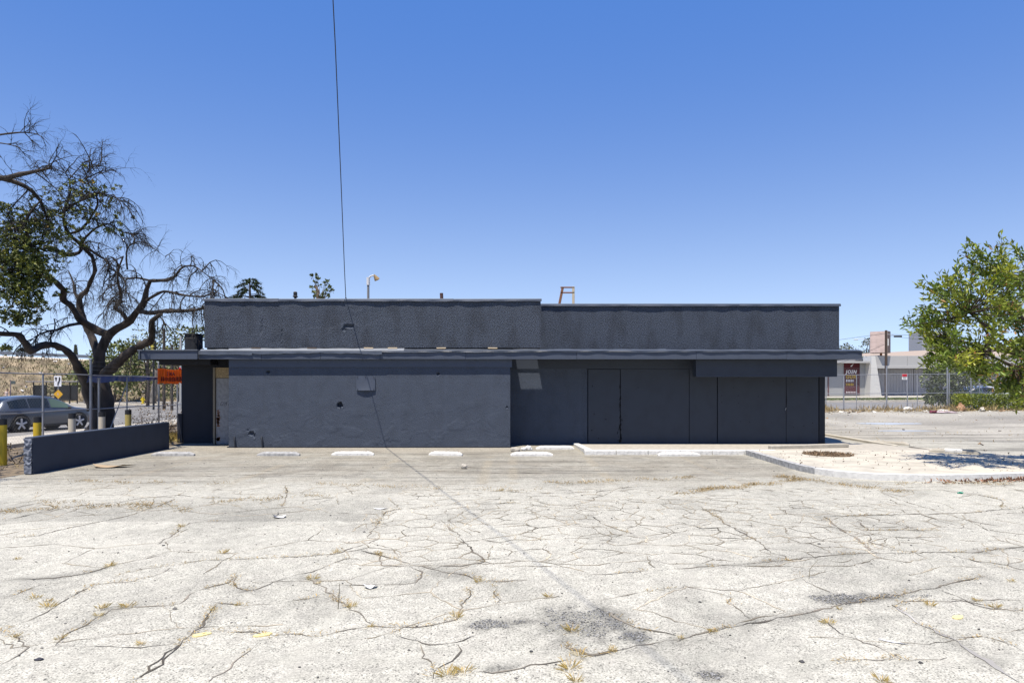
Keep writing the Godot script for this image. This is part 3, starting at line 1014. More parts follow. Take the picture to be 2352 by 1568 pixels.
	part(t, "felt_edge", ragged(-8.4, -4.2, 3.05, 3.15, -22.05, 0.045, 7.0), M.flash)
	part(t, "felt_edge", ragged(-4.2, 0.6, 3.11, 3.15, -22.055, 0.02, 9.0), M.flash)
	part(t, "felt_edge", ragged(0.6, 11.34, 3.118, 3.15, -22.057, 0.012, 15.0), M.flash)
	for q: Array in [[-10.1, -9.2, 0.055], [-9.2, -3.5, 0.085], [-3.5, 5.0, 0.06], [5.0, 11.3, 0.045]]:
		b = MB.new()
		var m := 24
		for i in m:
			var x0 := lerpf(q[0], q[1], float(i) / m)
			var x1 := lerpf(q[0], q[1], float(i + 1) / m)
			var h0: float = q[2] + 0.012 * fn2.get_noise_2d(x0 * 1.3, 4.0)
			var h1: float = q[2] + 0.012 * fn2.get_noise_2d(x1 * 1.3, 4.0)
			b.quad(Vector3(x0, 3.148, -22.045), Vector3(x1, 3.148, -22.045), Vector3(x1, 3.148 + h1, -22.18), Vector3(x0, 3.148 + h0, -22.18))
			if x1 < 0.0 or x0 > 0.95:
				b.quad(Vector3(x0, 3.148 + h0, -22.18), Vector3(x1, 3.148 + h1, -22.18), Vector3(x1, 3.142 + h1, -22.36 if x1 < 0.0 else -23.4), Vector3(x0, 3.142 + h0, -22.36 if x1 < 0.0 else -23.4))
		part(t, "roof_edge", b, M.silver if q[1] < 0.0 else M.flash)
	# rafter ends in the slot under the left parapet, three of them bare wood
	for q: Array in [[-8.32, 0], [-6.5, 0], [-4.66, 1], [-3.88, 1], [-2.3, 1], [-0.63, 1]]:
		b = MB.new()
		b.box(Vector3(q[0], 3.243, -22.28), Vector3(0.3, 0.034, 0.28), Basis(Vector3.BACK, R.randf_range(-0.02, 0.02)))
		part(t, "rafter_end", b, mat(0.62, 0.5, 0.33) if q[1] == 1 else mat(0.10, 0.075, 0.055), "bare pale wood rafter end" if q[1] == 1 else "")
	# recessed wall on the right: header, stucco, sheets of board
	b = MB.new()
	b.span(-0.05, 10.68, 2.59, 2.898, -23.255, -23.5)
	part(t, "header_board", b, M.shaded_ply)
	b = MB.new()
	b.relief(-0.056, 2.575, 0.0, 2.59, -23.3, 0.06, func(x, y): return 0.004 * fn.get_noise_2d(x * 1.1, y * 1.1))
	part(t, "stucco_wall", b, M.stucco)
	var seams := [2.585, 3.70, 6.05, 7.01, 9.35, 10.46]
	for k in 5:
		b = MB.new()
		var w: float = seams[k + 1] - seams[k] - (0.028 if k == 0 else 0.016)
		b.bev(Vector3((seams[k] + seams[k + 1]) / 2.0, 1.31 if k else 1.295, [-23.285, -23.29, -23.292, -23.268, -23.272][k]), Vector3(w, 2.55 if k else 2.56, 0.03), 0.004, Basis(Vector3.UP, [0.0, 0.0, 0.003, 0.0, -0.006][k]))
		part(t, "boarded_door" if k == 0 else "wall_board", b, M.shaded_ply)
	b = MB.new()
	b.bev(Vector3(10.58, 1.32, -23.30), Vector3(0.2, 2.6, 0.09), 0.01)
	part(t, "corner_trim", b, M.dark_shaded_paint)
	# bolt heads, hinge stubs and chips
	for q: Array in [[2.75, 2.0], [2.8, 1.05], [2.72, 0.5], [2.95, 0.22], [3.2, 0.87], [4.3, 1.95], [7.15, 2.32], [7.72, 2.31], [7.55, 1.95], [7.15, 1.68], [7.72, 1.68], [7.15, 1.45], [7.72, 1.42], [8.05, 2.15], [8.92, 2.17], [8.4, 1.65], [9.55, 2.16], [10.1, 1.8], [8.1, 0.78], [8.85, 0.76], [10.25, 0.75], [9.95, 0.65], [9.6, 0.6], [7.8, 0.8]]:
		b = MB.new()
		b.cyl(Vector3(q[0], q[1], -23.30), Vector3(q[0], q[1], -23.248), R.randf_range(0.016, 0.03), 0.014, 7)
		part(t, "bolt_head", b, M.hole)
	for y: float in [1.98, 1.32]:
		b = MB.new()
		b.bev(Vector3(3.682, y, -23.262), Vector3(0.03, 0.13, 0.02), 0.003)
		part(t, "hinge_stub", b, M.hole)
	b = MB.new()
	for k in 46:
		var y := 0.1 + 1.9 * pow(R.randf(), 1.9)
		var p := Vector3(3.695 + R.randfn(0, 0.02 + 0.02 * (1.0 if y < 0.8 else 0.0)), y, -23.266)
		b.box(p, Vector3(R.randf_range(0.008, 0.03), R.randf_range(0.02, 0.1), 0.008), Basis(Vector3.BACK, R.randf_range(-0.4, 0.4)))
	part(t, "splintered_edge", b, M.hole).set_meta("kind", "stuff")
	b = MB.new()
	b.tube(PackedVector3Array([Vector3(9.35, 2.1, -23.262), Vector3(9.36, 1.5, -23.255), Vector3(9.338, 1.0, -23.262)]), PackedFloat32Array([0.004, 0.016, 0.004]), 5)
	part(t, "split_seam", b, M.hole)
	b = MB.new()
	b.bev(Vector3(9.325, 1.22, -23.24), Vector3(0.02, 0.09, 0.03), 0.005, Basis(Vector3.BACK, -0.25))
	part(t, "pull_handle", b, M.steel)
	# boxed sign band under the overhang
	b = MB.new()
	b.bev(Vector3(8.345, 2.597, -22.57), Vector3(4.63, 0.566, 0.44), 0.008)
	var sb := part(t, "sign_box", b, M.shaded_ply)
	b = MB.new()
	b.span(6.05, 10.64, 2.316, 2.335, -22.34, -22.36)
	part(sb, "bottom_lip", b, M.board)
	# vent plate on the block
	b = MB.new()
	for i in 8:
		for j in 6:
			var q: Array[Vector3] = []
			for k: Array in [[0, 0], [1, 0], [1, 1], [0, 1]]:
				var u: float = (i + k[0]) / 8.0
				var v: float = (j + k[1]) / 6.0
				q.append(Vector3(lerpf(-5.07, -4.46, u), lerpf(1.865, 2.335, v), -22.222 + 0.034 * pow(1.0 - v, 3.0) * (4.0 * u * (1.0 - u)) + 0.012 * (1.0 - v)))
			b.quad(q[0], q[1], q[2], q[3])
			var back := Vector3(0, 0, -0.004)
			b.quad(q[3] + back, q[2] + back, q[1] + back, q[0] + back)
	var vp := part(t, "vent_plate", b, M.board)
	for q: Array in [[-5.03, 1.9], [-4.5, 1.9], [-5.03, 2.3], [-4.5, 2.3], [-4.77, 2.31]]:
		b = MB.new()
		b.cyl(Vector3(q[0], q[1], -22.24), Vector3(q[0], q[1], -22.19), 0.012, 0.01, 7)
		part(vp, "screw", b, M.hole)
	for x: float in [-9.01, -8.12]:
		b = MB.new()
		b.tube(PackedVector3Array([Vector3(x, 0.0, -22.19), Vector3(x - 0.01, 0.2, -22.19), Vector3(x - 0.03, 0.33, -22.195), Vector3(x - 0.05, 0.37, -22.3)]), PackedFloat32Array([0.022, 0.024, 0.026, 0.03]), 8, true)
		part(t, "pipe_stub", b, M.dark_shaded_paint)
	# doorway at the left end
	b = MB.new()
	b.bev(Vector3(-9.7, 1.14, -23.44), Vector3(0.92, 2.26, 0.05), 0.004)
	var door_m := mat(0.30, 0.30, 0.30, 0.6)
	door_m.albedo_texture = M.soft
	tri_uv(door_m, 1.1)
	var door := part(t, "metal_door", b, door_m, "dented grey metal door with a rusted left edge")
	b = MB.new()
	for k in 40:
		var y := 0.85 + R.randfn(0, 0.16) if k < 26 else 0.12 + R.randf() * 0.12
		b.box(Vector3(-10.12 + absf(R.randfn(0, 0.04)), y, -23.412), Vector3(0.05, 0.07, 0.006), Basis(Vector3.BACK, R.randf() * 3.0))
	part(door, "rust_patch", b, M.rust).set_meta("kind", "stuff")
	b = MB.new()
	for q: Array in [[0, 0, 0.05, 0.12], [0.05, 0.12, 0.12, 0.1], [0.12, 0.1, 0.1, 0.0], [0.1, 0.0, 0.0, 0.0], [0.16, 0.0, 0.16, 0.13], [0.16, 0.07, 0.22, 0.07], [0.22, 0.0, 0.22, 0.13], [0.28, 0.0, 0.31, 0.12], [0.31, 0.12, 0.34, 0.0], [0.38, 0.1, 0.42, 0.03], [0.46, 0.1, 0.4, -0.04], [0.48, 0, 0.48, 0.1], [0.48, 0.1, 0.55, 0.07]]:
		b.tube(PackedVector3Array([Vector3(-10.02 + q[0], 1.36 + q[1] - q[0] * 0.12, -23.412), Vector3(-10.02 + q[2], 1.36 + q[3] - q[2] * 0.12, -23.412)]), PackedFloat32Array([0.005, 0.005]), 4)
	part(door, "scrawl", b, mat(0.05, 0.05, 0.055))
	b = MB.new()
	b.bev(Vector3(-9.72, 2.46, -23.43), Vector3(1.06, 0.36, 0.04), 0.004)
	var wood := mat(0.44, 0.33, 0.18)
	wood.albedo_texture = M.mottle
	tri_uv(wood, 0.8)
	part(t, "plywood_header", b, wood, "bare tan plywood over the door")
	b = MB.new()
	b.bev(Vector3(-10.21, 1.32, -23.42), Vector3(0.07, 2.64, 0.12), 0.006)
	part(t, "door_frame", b, mat(0.22, 0.19, 0.14))
	# screen wall and the roof over the left end
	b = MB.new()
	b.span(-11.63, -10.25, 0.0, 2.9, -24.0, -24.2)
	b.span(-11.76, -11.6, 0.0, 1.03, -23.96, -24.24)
	part(t, "screen_wall", b, M.dark_shaded_paint)
	b = MB.new()
	b.span(-12.0, -10.13, 2.9, 3.13, -22.1, -27.5)
	b.span(-11.85, -10.13, 2.72, 2.9, -22.9, -24.3)
	part(t, "roof_deck", b, M.dark_shaded_paint)
	b = MB.new()
	b.bev(Vector3(-11.1, 3.005, -22.01), Vector3(1.98, 0.27, 0.05), 0.006, Basis(Vector3.UP, -0.07))
	part(t, "fascia_board", b, M.board)
	b = MB.new()
	b.bev(Vector3(-11.1, 3.158, -22.0), Vector3(2.02, 0.045, 0.09), 0.008, Basis(Vector3.UP, -0.07))
	part(t, "roof_edge", b, M.flash)
	b = MB.new()
	b.bev(Vector3(-12.03, 3.0, -24.7), Vector3(0.05, 0.27, 5.4), 0.006)
	part(t, "fascia_board", b, M.board)


func roof_things() -> void:
	var b := MB.new()
	b.bev(Vector3(-11.66, 3.53, -25.0), Vector3(0.45, 0.72, 0.5), 0.02)
	b.span(-11.9, -11.42, 3.86, 3.90, -24.72, -25.28)
	var t := thing("rooftop_cabinet", "dark tall metal cabinet on the low roof beside the left parapet", "cabinet", Vector3(-11.66, 3.13, -25.0))
	part(t, "cabinet_body", b, M.dark_shaded_paint)
	b = MB.new()
	b.bev(Vector3(-11.66, 3.5, -24.74), Vector3(0.33, 0.5, 0.02), 0.006)
	part(t, "cabinet_door", b, M.black)
	b = MB.new()
	b.cyl(Vector3(-11.98, 3.1, -25.0), Vector3(-11.98, 3.95, -25.0), 0.018, 0.018, 6)
	tag(part(self, "conduit_pole", b, M.black), "thin black pole standing left of the rooftop cabinet", "pole")
	t = thing("vent_pipe", "short black capped vent pipe above the left parapet", "vent", Vector3(-8.26, 4.4, -26.0))
	b = MB.new()
	b.cyl(Vector3(-8.26, 4.4, -26.0), Vector3(-8.26, 5.35, -26.0), 0.045, 0.045, 10)
	part(t, "pipe", b, M.black)
	b = MB.new()
	b.bev(Vector3(-8.26, 5.47, -26.0), Vector3(0.13, 0.24, 0.13), 0.03)
	b.bev(Vector3(-8.26, 5.40, -26.0), Vector3(0.16, 0.04, 0.16), 0.01)
	part(t, "cap", b, M.black)
	b = MB.new()
	b.tube(PackedVector3Array([Vector3(-2.64, 4.4, -26.0), Vector3(-2.69, 5.53, -26.0)]), PackedFloat32Array([0.065, 0.065]), 10, true)
	tag(part(self, "rusty_pipe", b, mat(0.09, 0.045, 0.035)), "rusty brown leaning pipe end above the middle of the roofline", "pipe")
	# the head of a rusted ladder over the roof
	t = thing("roof_ladder", "rusted white and orange ladder head rising behind the right parapet", "ladder", Vector3(2.3, 4.5, -30.0))
	for s: Array in [[2.0, 2.22], [2.7, 2.7]]:
		b = MB.new()
		b.bev(Vector3((s[0] + s[1]) / 2.0 - 0.06 * (1.0 if s[0] < 2.5 else 0.0), 5.4, -30.0), Vector3(0.11, 1.9, 0.05), 0.01, Basis(Vector3.BACK, -atan((s[1] - s[0]) * 0.9)))
		part(t, "side_rail", b, M.rust if s[0] < 2.5 else mat(0.55, 0.47, 0.33))
	for y: float in [6.08, 6.31]:
		b = MB.new()
		b.bev(Vector3(2.44, y, -30.0), Vector3(0.62, 0.06, 0.05), 0.008)
		part(t, "rung", b, M.rust)
	b = MB.new()
	b.tube(PackedVector3Array([Vector3(-5.42, 4.86, -22.25), Vector3(-5.01, 5.48, -20.4), Vector3(-4.01, 6.79, -16.0), Vector3(-3.12, 8.02, -12.05), Vector3(-2.9, 8.3, -11.05), Vector3(-1.75, 9.9, -6.0), Vector3(0.9, 13.5, 6.0)]), PackedFloat32Array([0.012, 0.011, 0.010, 0.009, 0.0085, 0.008, 0.008]), 6)
	t = thing("overhead_cable", "thin black service cable dropping from the sky to the left parapet", "cable", Vector3(-5.47, 4.9, -22.5))
	part(t, "cable", b, M.black)
	b = MB.new()
	b.cyl(Vector3(-5.42, 4.8, -22.3), Vector3(-5.42, 4.9, -22.24), 0.03, 0.02, 8)
	part(t, "anchor", b, M.steel)


# a concrete wheel stop along x, its ends chamfered and chipped
func stop_mesh(sd: int, l: float) -> MB:
	R.seed = sd
	var b := MB.new()
	var m := 14
	var row: Array = []
	for i in m + 1:
		var u := float(i) / m
		var x := (u - 0.5) * l
		var e := clampf(minf(u, 1.0 - u) * 9.0, 0.0, 1.0)
		var h := 0.115 * lerpf(0.45, 1.0, e) + R.randf_range(-0.004, 0.004)
		var wd := 0.085 * lerpf(0.8, 1.0, e) + R.randf_range(-0.004, 0.003)
		row.append([Vector3(x, 0, wd), Vector3(x, h * 0.55, wd * 0.98), Vector3(x, h, wd * 0.62), Vector3(x, h, -wd * 0.62), Vector3(x, h * 0.55, -wd * 0.98), Vector3(x, 0, -wd)])
	for i in m:
		for k in 5:
			b.quad(row[i][k], row[i + 1][k], row[i + 1][k + 1], row[i][k + 1])
	for e: int in [0, m]:
		for k in range(1, 5):
			b.tri_out(row[e][0], row[e][k], row[e][k + 1], Vector3.ZERO)
	return b


func lot_things() -> void:
	var stops := [
		[-9.82, -19.78, 0.0, "worn", "greyish wheel stop just right of the low blue wall"],
		[-6.77, -19.8, 0.0, "worn", "wheel stop with a grey left half below the two pipe stubs"],
		[-4.64, -19.9, 0.03, "white", "white wheel stop below the dark hole in the front wall"],
		[-1.93, -19.85, -0.22, "white", "crooked white wheel stop turned towards the lot"],
		[0.57, -19.75, 0.0, "white", "white wheel stop in front of the broken concrete pieces"],
		[1.37, -21.7, 0.0, "white", "white wheel stop lying close to the recessed wall"],
		[4.82, -19.72, 0.0, "white", "white wheel stop set against the front kerb of the sidewalk"],
		[12.45, -19.2, -0.62, "plain", "bare wheel stop with a white painted middle beside the tree's shade"],
		[12.95, -23.4, -0.75, "plain", "bare concrete wheel stop lying right of the building's corner"]]
	var k := 0
	for s: Array in stops:
		var o := part(self, "wheel_stop", stop_mesh(100 + k, 1.22 if k != 3 else 1.0), {"worn": M.worn_white, "white": M.white_paint, "plain": M.concrete}[s[3]])
		o.position = Vector3(s[0], 0.134 if k == 7 else 0.0, s[1])
		o.rotation.y = s[2]
		var pin := MB.new()
		if k == 7:
			pin.bev(Vector3(-0.02, 0.062, 0), Vector3(0.46, 0.118, 0.172), 0.03)
			part(o, "white_band", pin, M.white_paint).position = Vector3.ZERO
		for px: float in [-0.38, 0.38]:
			pin = MB.new()
			pin.cyl(Vector3(px, 0.06, 0), Vector3(px, 0.122, 0.004), 0.016, 0.014, 8)
			var pm := part(o, "rebar_pin", pin, M.rust)
			pm.position = Vector3.ZERO
		tag(o, s[4], "wheel stop", "wheel stops on the lot")
		k += 1
	R.seed = 9
	for q: Array in [[0.1, -21.0, 0.24, "grey broken concrete lump at the corner of the front wall", 0], [0.36, -21.25, 0.15, "small white painted concrete fragment beside the grey lump", 1], [0.52, -21.4, 0.2, "curled white concrete fragment nearest the recessed wall", 1], [-1.18, -16.75, 0.13, "lone concrete chunk lying out on the dusty asphalt", 0]]:
		var b := MB.new()
		var c := Vector3(q[0], q[2] * 0.33, q[1])
		for i in 3:
			b.bev(c + rv() * q[2] * 0.2, Vector3(q[2], q[2] * 0.6, q[2] * 0.8) * R.randf_range(0.7, 1.1), q[2] * 0.15, Basis(rv().normalized(), R.randf() * 1.0))
		tag(part(self, "concrete_chunk", b, M.white_paint if q[4] else M.concrete), q[3], "rubble", "broken concrete on the lot")
	# low wall
	var t := thing("low_wall", "low dark blue block wall running from the lot towards the building", "wall", Vector3(-11.1, 0, -18.8))
	var b := MB.new()
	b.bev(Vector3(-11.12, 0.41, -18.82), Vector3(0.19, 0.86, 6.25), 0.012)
	part(t, "wall_body", b, M.shaded_wall_blue)
	b = MB.new()
	for i in 11:
		b.bev(Vector3(-11.12, 0.842, -15.98 - i * 0.568), Vector3(0.205, 0.035, 0.566), 0.01, Basis(Vector3.RIGHT, R.randf_range(-0.006, 0.006)))
	part(t, "cap_course", b, M.board)
	for i in 4:
		b = MB.new()
		b.relief(-11.21, -11.035, 0.02 + i * 0.205, 0.215 + i * 0.205, -15.66, 0.02, func(x, y): return 0.028 * fn2.get_noise_2d(x * 9.0, y * 11.0 + i * 7.0) * (1.0 if i > 0 else 0.3))
		part(t, "split_face_block", b, M.block_end)
	# bollards
	var bl := [[-13.0, -17.4, 1.19, "yellow", "yellow bollard with a black top cut by the left edge"], [-13.0, -18.68, 1.18, "yellow", "bright yellow bollard with a black top behind the low wall"], [-13.0, -20.15, 1.21, "cream", "cream bollard with a black top left of the big trunk"], [-13.05, -21.7, 1.19, "cream", "cream bollard with a black top in front of the trunk"], [-13.0, -23.1, 1.2, "dull", "dull yellow bollard with a black top nearest the building"]]
	for q: Array in bl:
		var o := thing("bollard", q[4], "bollard", Vector3(q[0], 0, q[1]), "bollards behind the low wall")
		b = MB.new()
		b.cyl(Vector3(q[0], -0.05, q[1]), Vector3(q[0], q[2] - 0.15, q[1]), 0.098, 0.098, 20)
		part(o, "post", b, {"yellow": mat(0.52, 0.36, 0.015, 0.6), "cream": mat(0.5, 0.45, 0.35, 0.7), "dull": mat(0.36, 0.29, 0.09, 0.7)}[q[3]])
		b = MB.new()
		b.tube(PackedVector3Array([Vector3(q[0], q[2] - 0.15, q[1]), Vector3(q[0], q[2] - 0.012, q[1]), Vector3(q[0], q[2], q[1]), Vector3(q[0], q[2] + 0.004, q[1])]), PackedFloat32Array([0.101, 0.101, 0.09, 0.01]), 20)
		part(o, "black_top", b, M.black)


# chain link between posts along a line; at(s) gives the foot at distance s
func chain_link(t: Node3D, a: Vector3, dir: Vector3, l: float, h: float, posts: Array, r := 0.0028, gap := 0.11) -> void:
	var foot := func(s: float) -> Vector3:
		var p := a + dir * s
		return Vector3(p.x, gh(p.x, p.z), p.z)
	for q: Array in posts:
		var b := MB.new()
		var p: Vector3 = foot.call(q[0])
		b.cyl(p, p + Vector3.UP * q[1], q[2], q[2], 8)
		b.bev(p + Vector3.UP * (q[1] + 0.01), Vector3(q[2] * 2.3, 0.03, q[2] * 2.3), 0.01)
		part(t, "post", b, M.steel)
	for y: float in [h, h * 0.475, 0.06]:
		var b := MB.new()
		var pts := PackedVector3Array()
		var rad := PackedFloat32Array()
		for k in 17:
			pts.append(foot.call(l * k / 16.0) + Vector3(0, y + (0.0 if y < 0.1 else 0.012 * sin(k * 2.1)), 0))
			rad.append(0.006 if y < 0.1 else 0.021)
		b.tube(pts, rad, 7)
		part(t, "tension_wire" if y < 0.1 else "rail", b, M.steel)
	var m := MB.new()
	var n := int((l + h) / gap)
	for k in n:
		for way in 2:
			var s0 := k * gap - (h if way == 0 else 0.0)
			var lo := maxf(0.0, -s0) if way == 0 else maxf(0.0, s0 - l)
			var hi := minf(h, l - s0) if way == 0 else minf(h, s0)
			if hi <= lo:
				continue
			var sg := 1.0 if way == 0 else -1.0
			m.tube(PackedVector3Array([foot.call(s0 + sg * lo) + Vector3.UP * lo, foot.call(s0 + sg * hi) + Vector3.UP * hi]), PackedFloat32Array([r, r]), 3)
	part(t, "chain_link_mesh", m, M.wire if r < 0.003 else M.steel).set_meta("kind", "stuff")


func strands(t: Node3D, a: Vector3, b: Vector3, hs: Array) -> void:
	for h: float in hs:
		var w := MB.new()
		var pts := PackedVector3Array()
		var rad := PackedFloat32Array()
		for k in 9:
			pts.append(a.lerp(b, k / 8.0) + Vector3(0, h - 0.05 * sin(PI * k / 8.0), 0))
			rad.append(0.006)
		w.tube(pts, rad, 4)
		part(t, "barbed_wire", w, M.wire)


func left_fence() -> void:
	R.seed = 41
	var a := Vector3(-15.75, 0, -15.0)
	var t := thing("chain_link_fence", "rusting chain link fence between the low wall and the side street", "fence", a)
	chain_link(t, a, Vector3(0, 0, -1), 22.0, 2.42, [[1.5, 2.42, 0.03], [4.7, 2.42, 0.03], [7.9, 2.42, 0.03], [10.5, 3.0, 0.045], [11.0, 2.3, 0.04], [12.9, 2.42, 0.028], [15.4, 3.05, 0.04], [17.1, 2.4, 0.035], [20.0, 2.42, 0.03], [21.9, 2.42, 0.03]], 0.0016, 0.125)
	strands(t, a + Vector3(0, 0, -10.5), a + Vector3(0, 0.0, -22), [2.6, 2.75, 2.92])
	var b := MB.new()
	b.cyl(Vector3(-15.75, 0.1, -26.6), Vector3(-15.75, 1.95, -27.8), 0.018, 0.018, 6)
	part(t, "brace", b, M.steel)
	# orange banner on the fence
	b = MB.new()
	var n := 46
	for side in 2:
		for i in n:
			for j in 5:
				var q: Array[Vector3] = []
				for k: Array in [[0, 0], [1, 0], [1, 1], [0, 1]]:
					var u: float = float(i + k[0]) / n
					var v: float = (j + k[1]) / 5.0
					var rag := 0.05 * fn2.get_noise_1d(u * 9.0) * (1.0 - v)
					var z := -30.15 - u * 2.45
					q.append(Vector3(-15.66 + 0.035 * sin(u * 60.0 + 4.0 * fn2.get_noise_1d(u * 5.0)) * (0.5 + 0.5 * v) + side * -0.004, 2.08 + rag + v * 0.66 + 0.02 * sin(u * 9.0), z))
				b.col = Color(0.95, 0.24, 0.012) * R.randf_range(0.82, 1.05)
				if side:
					b.quad(q[1], q[0], q[3], q[2])
				else:
					b.quad(q[0], q[1], q[2], q[3])
	t = thing("orange_banner", "crumpled orange banner with smeared dark letters tied to the fence", "banner", Vector3(-15.66, 2.4, -31.4))
	var cm := vmat(0.8)
	cm.backlight_enabled = true
	cm.backlight = Color(0.9, 0.9, 0.9)
	part(t, "cloth", b, cm)
	b = MB.new()
	for q: Array in [[0.30, 0.80, 0.30, 0.55], [0.30, 0.80, 0.35, 0.80], [0.30, 0.67, 0.34, 0.67], [0.30, 0.55, 0.35, 0.55], [0.39, 0.55, 0.39, 0.80], [0.39, 0.80, 0.45, 0.55], [0.45, 0.55, 0.45, 0.80], [0.50, 0.55, 0.53, 0.80], [0.53, 0.80, 0.57, 0.55], [0.51, 0.66, 0.56, 0.66]]:
		b.tube(PackedVector3Array([Vector3(-15.61, 2.08 + q[1] * 0.66, -30.15 - q[0] * 2.45), Vector3(-15.61, 2.08 + q[3] * 0.66, -30.15 - q[2] * 2.45)]), PackedFloat32Array([0.016, 0.016]), 4)
	for k in 26:
		var u := 0.08 + k * 0.034
		b.tube(PackedVector3Array([Vector3(-15.61, 2.16 + R.randf() * 0.06, -30.15 - u * 2.45), Vector3(-15.61, 2.36 + R.randf() * 0.05, -30.15 - (u + R.randf_range(-0.015, 0.015)) * 2.45)]), PackedFloat32Array([0.013, 0.013]), 4)
	part(t, "lettering", b, mat(0.10, 0.012, 0.01))
	b = MB.new()
	b.bev(Vector3(-15.6, 2.78, -32.05), Vector3(0.08, 0.12, 0.14), 0.04)
	part(t, "red_knot", b, mat(0.5, 0.01, 0.02))
	# blue tarpaulin rolled along the rail
	b = MB.new()
	for i in 40:
		var q: Array[Vector3] = []
		for k in 2:
			var u := (i + k) / 40.0
			var z := -25.6 - u * 5.2
			var lo := 2.20 - 0.05 * fn2.get_noise_1d(u * 6.0) - 0.08 * (1.0 - u) + 0.05 * u
			q.append_array([Vector3(-15.95 + 0.05 * fn2.get_noise_1d(u * 14.0), lo, z), Vector3(-15.9 + 0.05 * fn2.get_noise_1d(u * 11.0 + 4.0), 2.37, z)])
		b.quad(q[0], q[2], q[3], q[1])
		b.quad(q[2] - Vector3(0.02, 0, 0), q[0] - Vector3(0.02, 0, 0), q[1] - Vector3(0.02, 0, 0), q[3] - Vector3(0.02, 0, 0))
	tag(part(self, "blue_tarp", b, mat(0.008, 0.07, 0.33, 0.5)), "strip of blue tarpaulin tied behind the fence rail by the trunk", "tarp")


func right_fence() -> void:
	R.seed = 43
	var a := Vector3(20.9, 0, -47.7)
	var t := thing("chain_link_fence", "galvanised chain link fence along the far street on the right", "fence", a)
	chain_link(t, a, Vector3(1, 0, 0), 24.0, 2.52, [[1.06, 2.5, 0.03], [2.3, 2.45, 0.045], [3.2, 2.5, 0.025], [5.3, 3.1, 0.05], [6.75, 2.45, 0.035], [7.45, 2.5, 0.025], [9.55, 3.1, 0.05], [9.68, 3.1, 0.04], [11.2, 2.45, 0.04], [11.8, 2.5, 0.025], [15.0, 3.1, 0.05], [18.5, 2.5, 0.03], [22.0, 2.5, 0.03]], 0.0036)
	strands(t, Vector3(20.9, gh(20.9, -47.7), -47.7), Vector3(44.9, gh(44.9, -47.7), -47.7), [2.68, 2.82, 2.97])
	t = thing("warning_sign", "small red and white notice wired to the chain link fence", "sign", Vector3(27.42, 2.6, -47.64))
	var b := MB.new()
	b.bev(Vector3(27.42, 2.55, -47.64), Vector3(0.36, 0.40, 0.01), 0.002)
	part(t, "plate", b, mat(0.7, 0.7, 0.68))
	b = MB.new()
	b.bev(Vector3(27.42, 2.65, -47.632), Vector3(0.34, 0.18, 0.006), 0.001)
	part(t, "red_field", b, mat(0.42, 0.015, 0.03))
	b = MB.new()
	for k in 3:
		b.box(Vector3(27.42, 2.52 - k * 0.055, -47.633), Vector3(0.26 - 0.05 * k, 0.02, 0.003))
	part(t, "print", b, M.black)


func z2(x: float, y: float, d: float) -> Vector3:
	return pt(x / 4.2 / 1.063, (640.0 + y / 4.2) / 1.063, d)


func z1(x: float, y: float, d: float) -> Vector3:
	return pt(x / 4.127 / 1.063, (280.0 + y / 4.127) / 1.063, d)


# smooth curve through the joints of a limb
func limb(b: MB, joints: Array, rad: Array, sides: int, knots := 0.08) -> PackedVector3Array:
	var p := PackedVector3Array()
	var r := PackedFloat32Array()
	var m := joints.size()
	for i in m - 1:
		var a: Vector3 = joints[maxi(i - 1, 0)]
		var q: Vector3 = joints[i]
		var c: Vector3 = joints[i + 1]
		var e: Vector3 = joints[mini(i + 2, m - 1)]
		var steps := maxi(3, int(q.distance_to(c) / 0.22))
		for k in steps:
			var u := float(k) / steps
			p.append(q.cubic_interpolate(c, a, e, u))
			var t := (i + u) / (m - 1.0) * (rad.size() - 1)
			var i0 := mini(int(t), rad.size() - 2)
			r.append(lerpf(rad[i0], rad[i0 + 1], t - i0) * (1.0 + knots * R.randf_range(-1.0, 1.3)))
	p.append(joints[m - 1])
	r.append(rad[rad.size() - 1])
	var first := b.v.size()
	b.tube(p, r, sides, true)
	if sides > 6:
		for i in range(first, b.v.size()):
			var q := b.v[i]
			var k := fn2.get_noise_3d(q.x * 3.2, q.y * 2.2, q.z * 3.2) + 0.6 * fn2.get_noise_3d(q.x * 8.0, q.y * 5.0, q.z * 8.0)
			b.v[i] = q + b.n[i] * 0.28 * rad[0] * 0.5 * k
			b.c[i] = b.col * clampf(0.85 + 0.7 * k, 0.35, 1.6)
	return p


func twig(b: MB, p: Vector3, dir: Vector3, l: float, r: float, lvl: int, droop: float, tips: Array) -> void:
	var pts := PackedVector3Array([p])
	var rad := PackedFloat32Array([r])
	var d := dir
	var n := 5 if lvl > 0 else 4
	for k in n:
		d = (d + rv() * 0.34 + Vector3.DOWN * droop * (0.2 + k * 0.16)).normalized()
		p += d * l / n
		pts.append(p)
		rad.append(r * (1.0 - 0.75 * (k + 1.0) / n))
	b.tube(pts, rad, 4 if lvl > 1 else 3)
	if lvl > 0:
		for k in R.randi_range(4, 7):
			var i := R.randi_range(1, n)
			twig(b, pts[i], (d + rv() * 1.1).normalized(), l * R.randf_range(0.35, 0.6), rad[i] * 0.75 + 0.001, lvl - 1, droop, tips)
	else:
		tips.append(p)


func rosette(b: MB, p: Vector3, n: int, l: float, w: float, base: Color, spread := 1.0) -> void:
	for k in n:
		var d := (rv() * spread + Vector3(0, 0.45, 0)).normalized()
		var s := d.cross(rv()).normalized()
		b.col = base * R.randf_range(0.6, 1.35)
		b.col.a = 1.0
		b.leaf(p + rv() * l * 0.25, d, s, l * R.randf_range(0.7, 1.15), w)


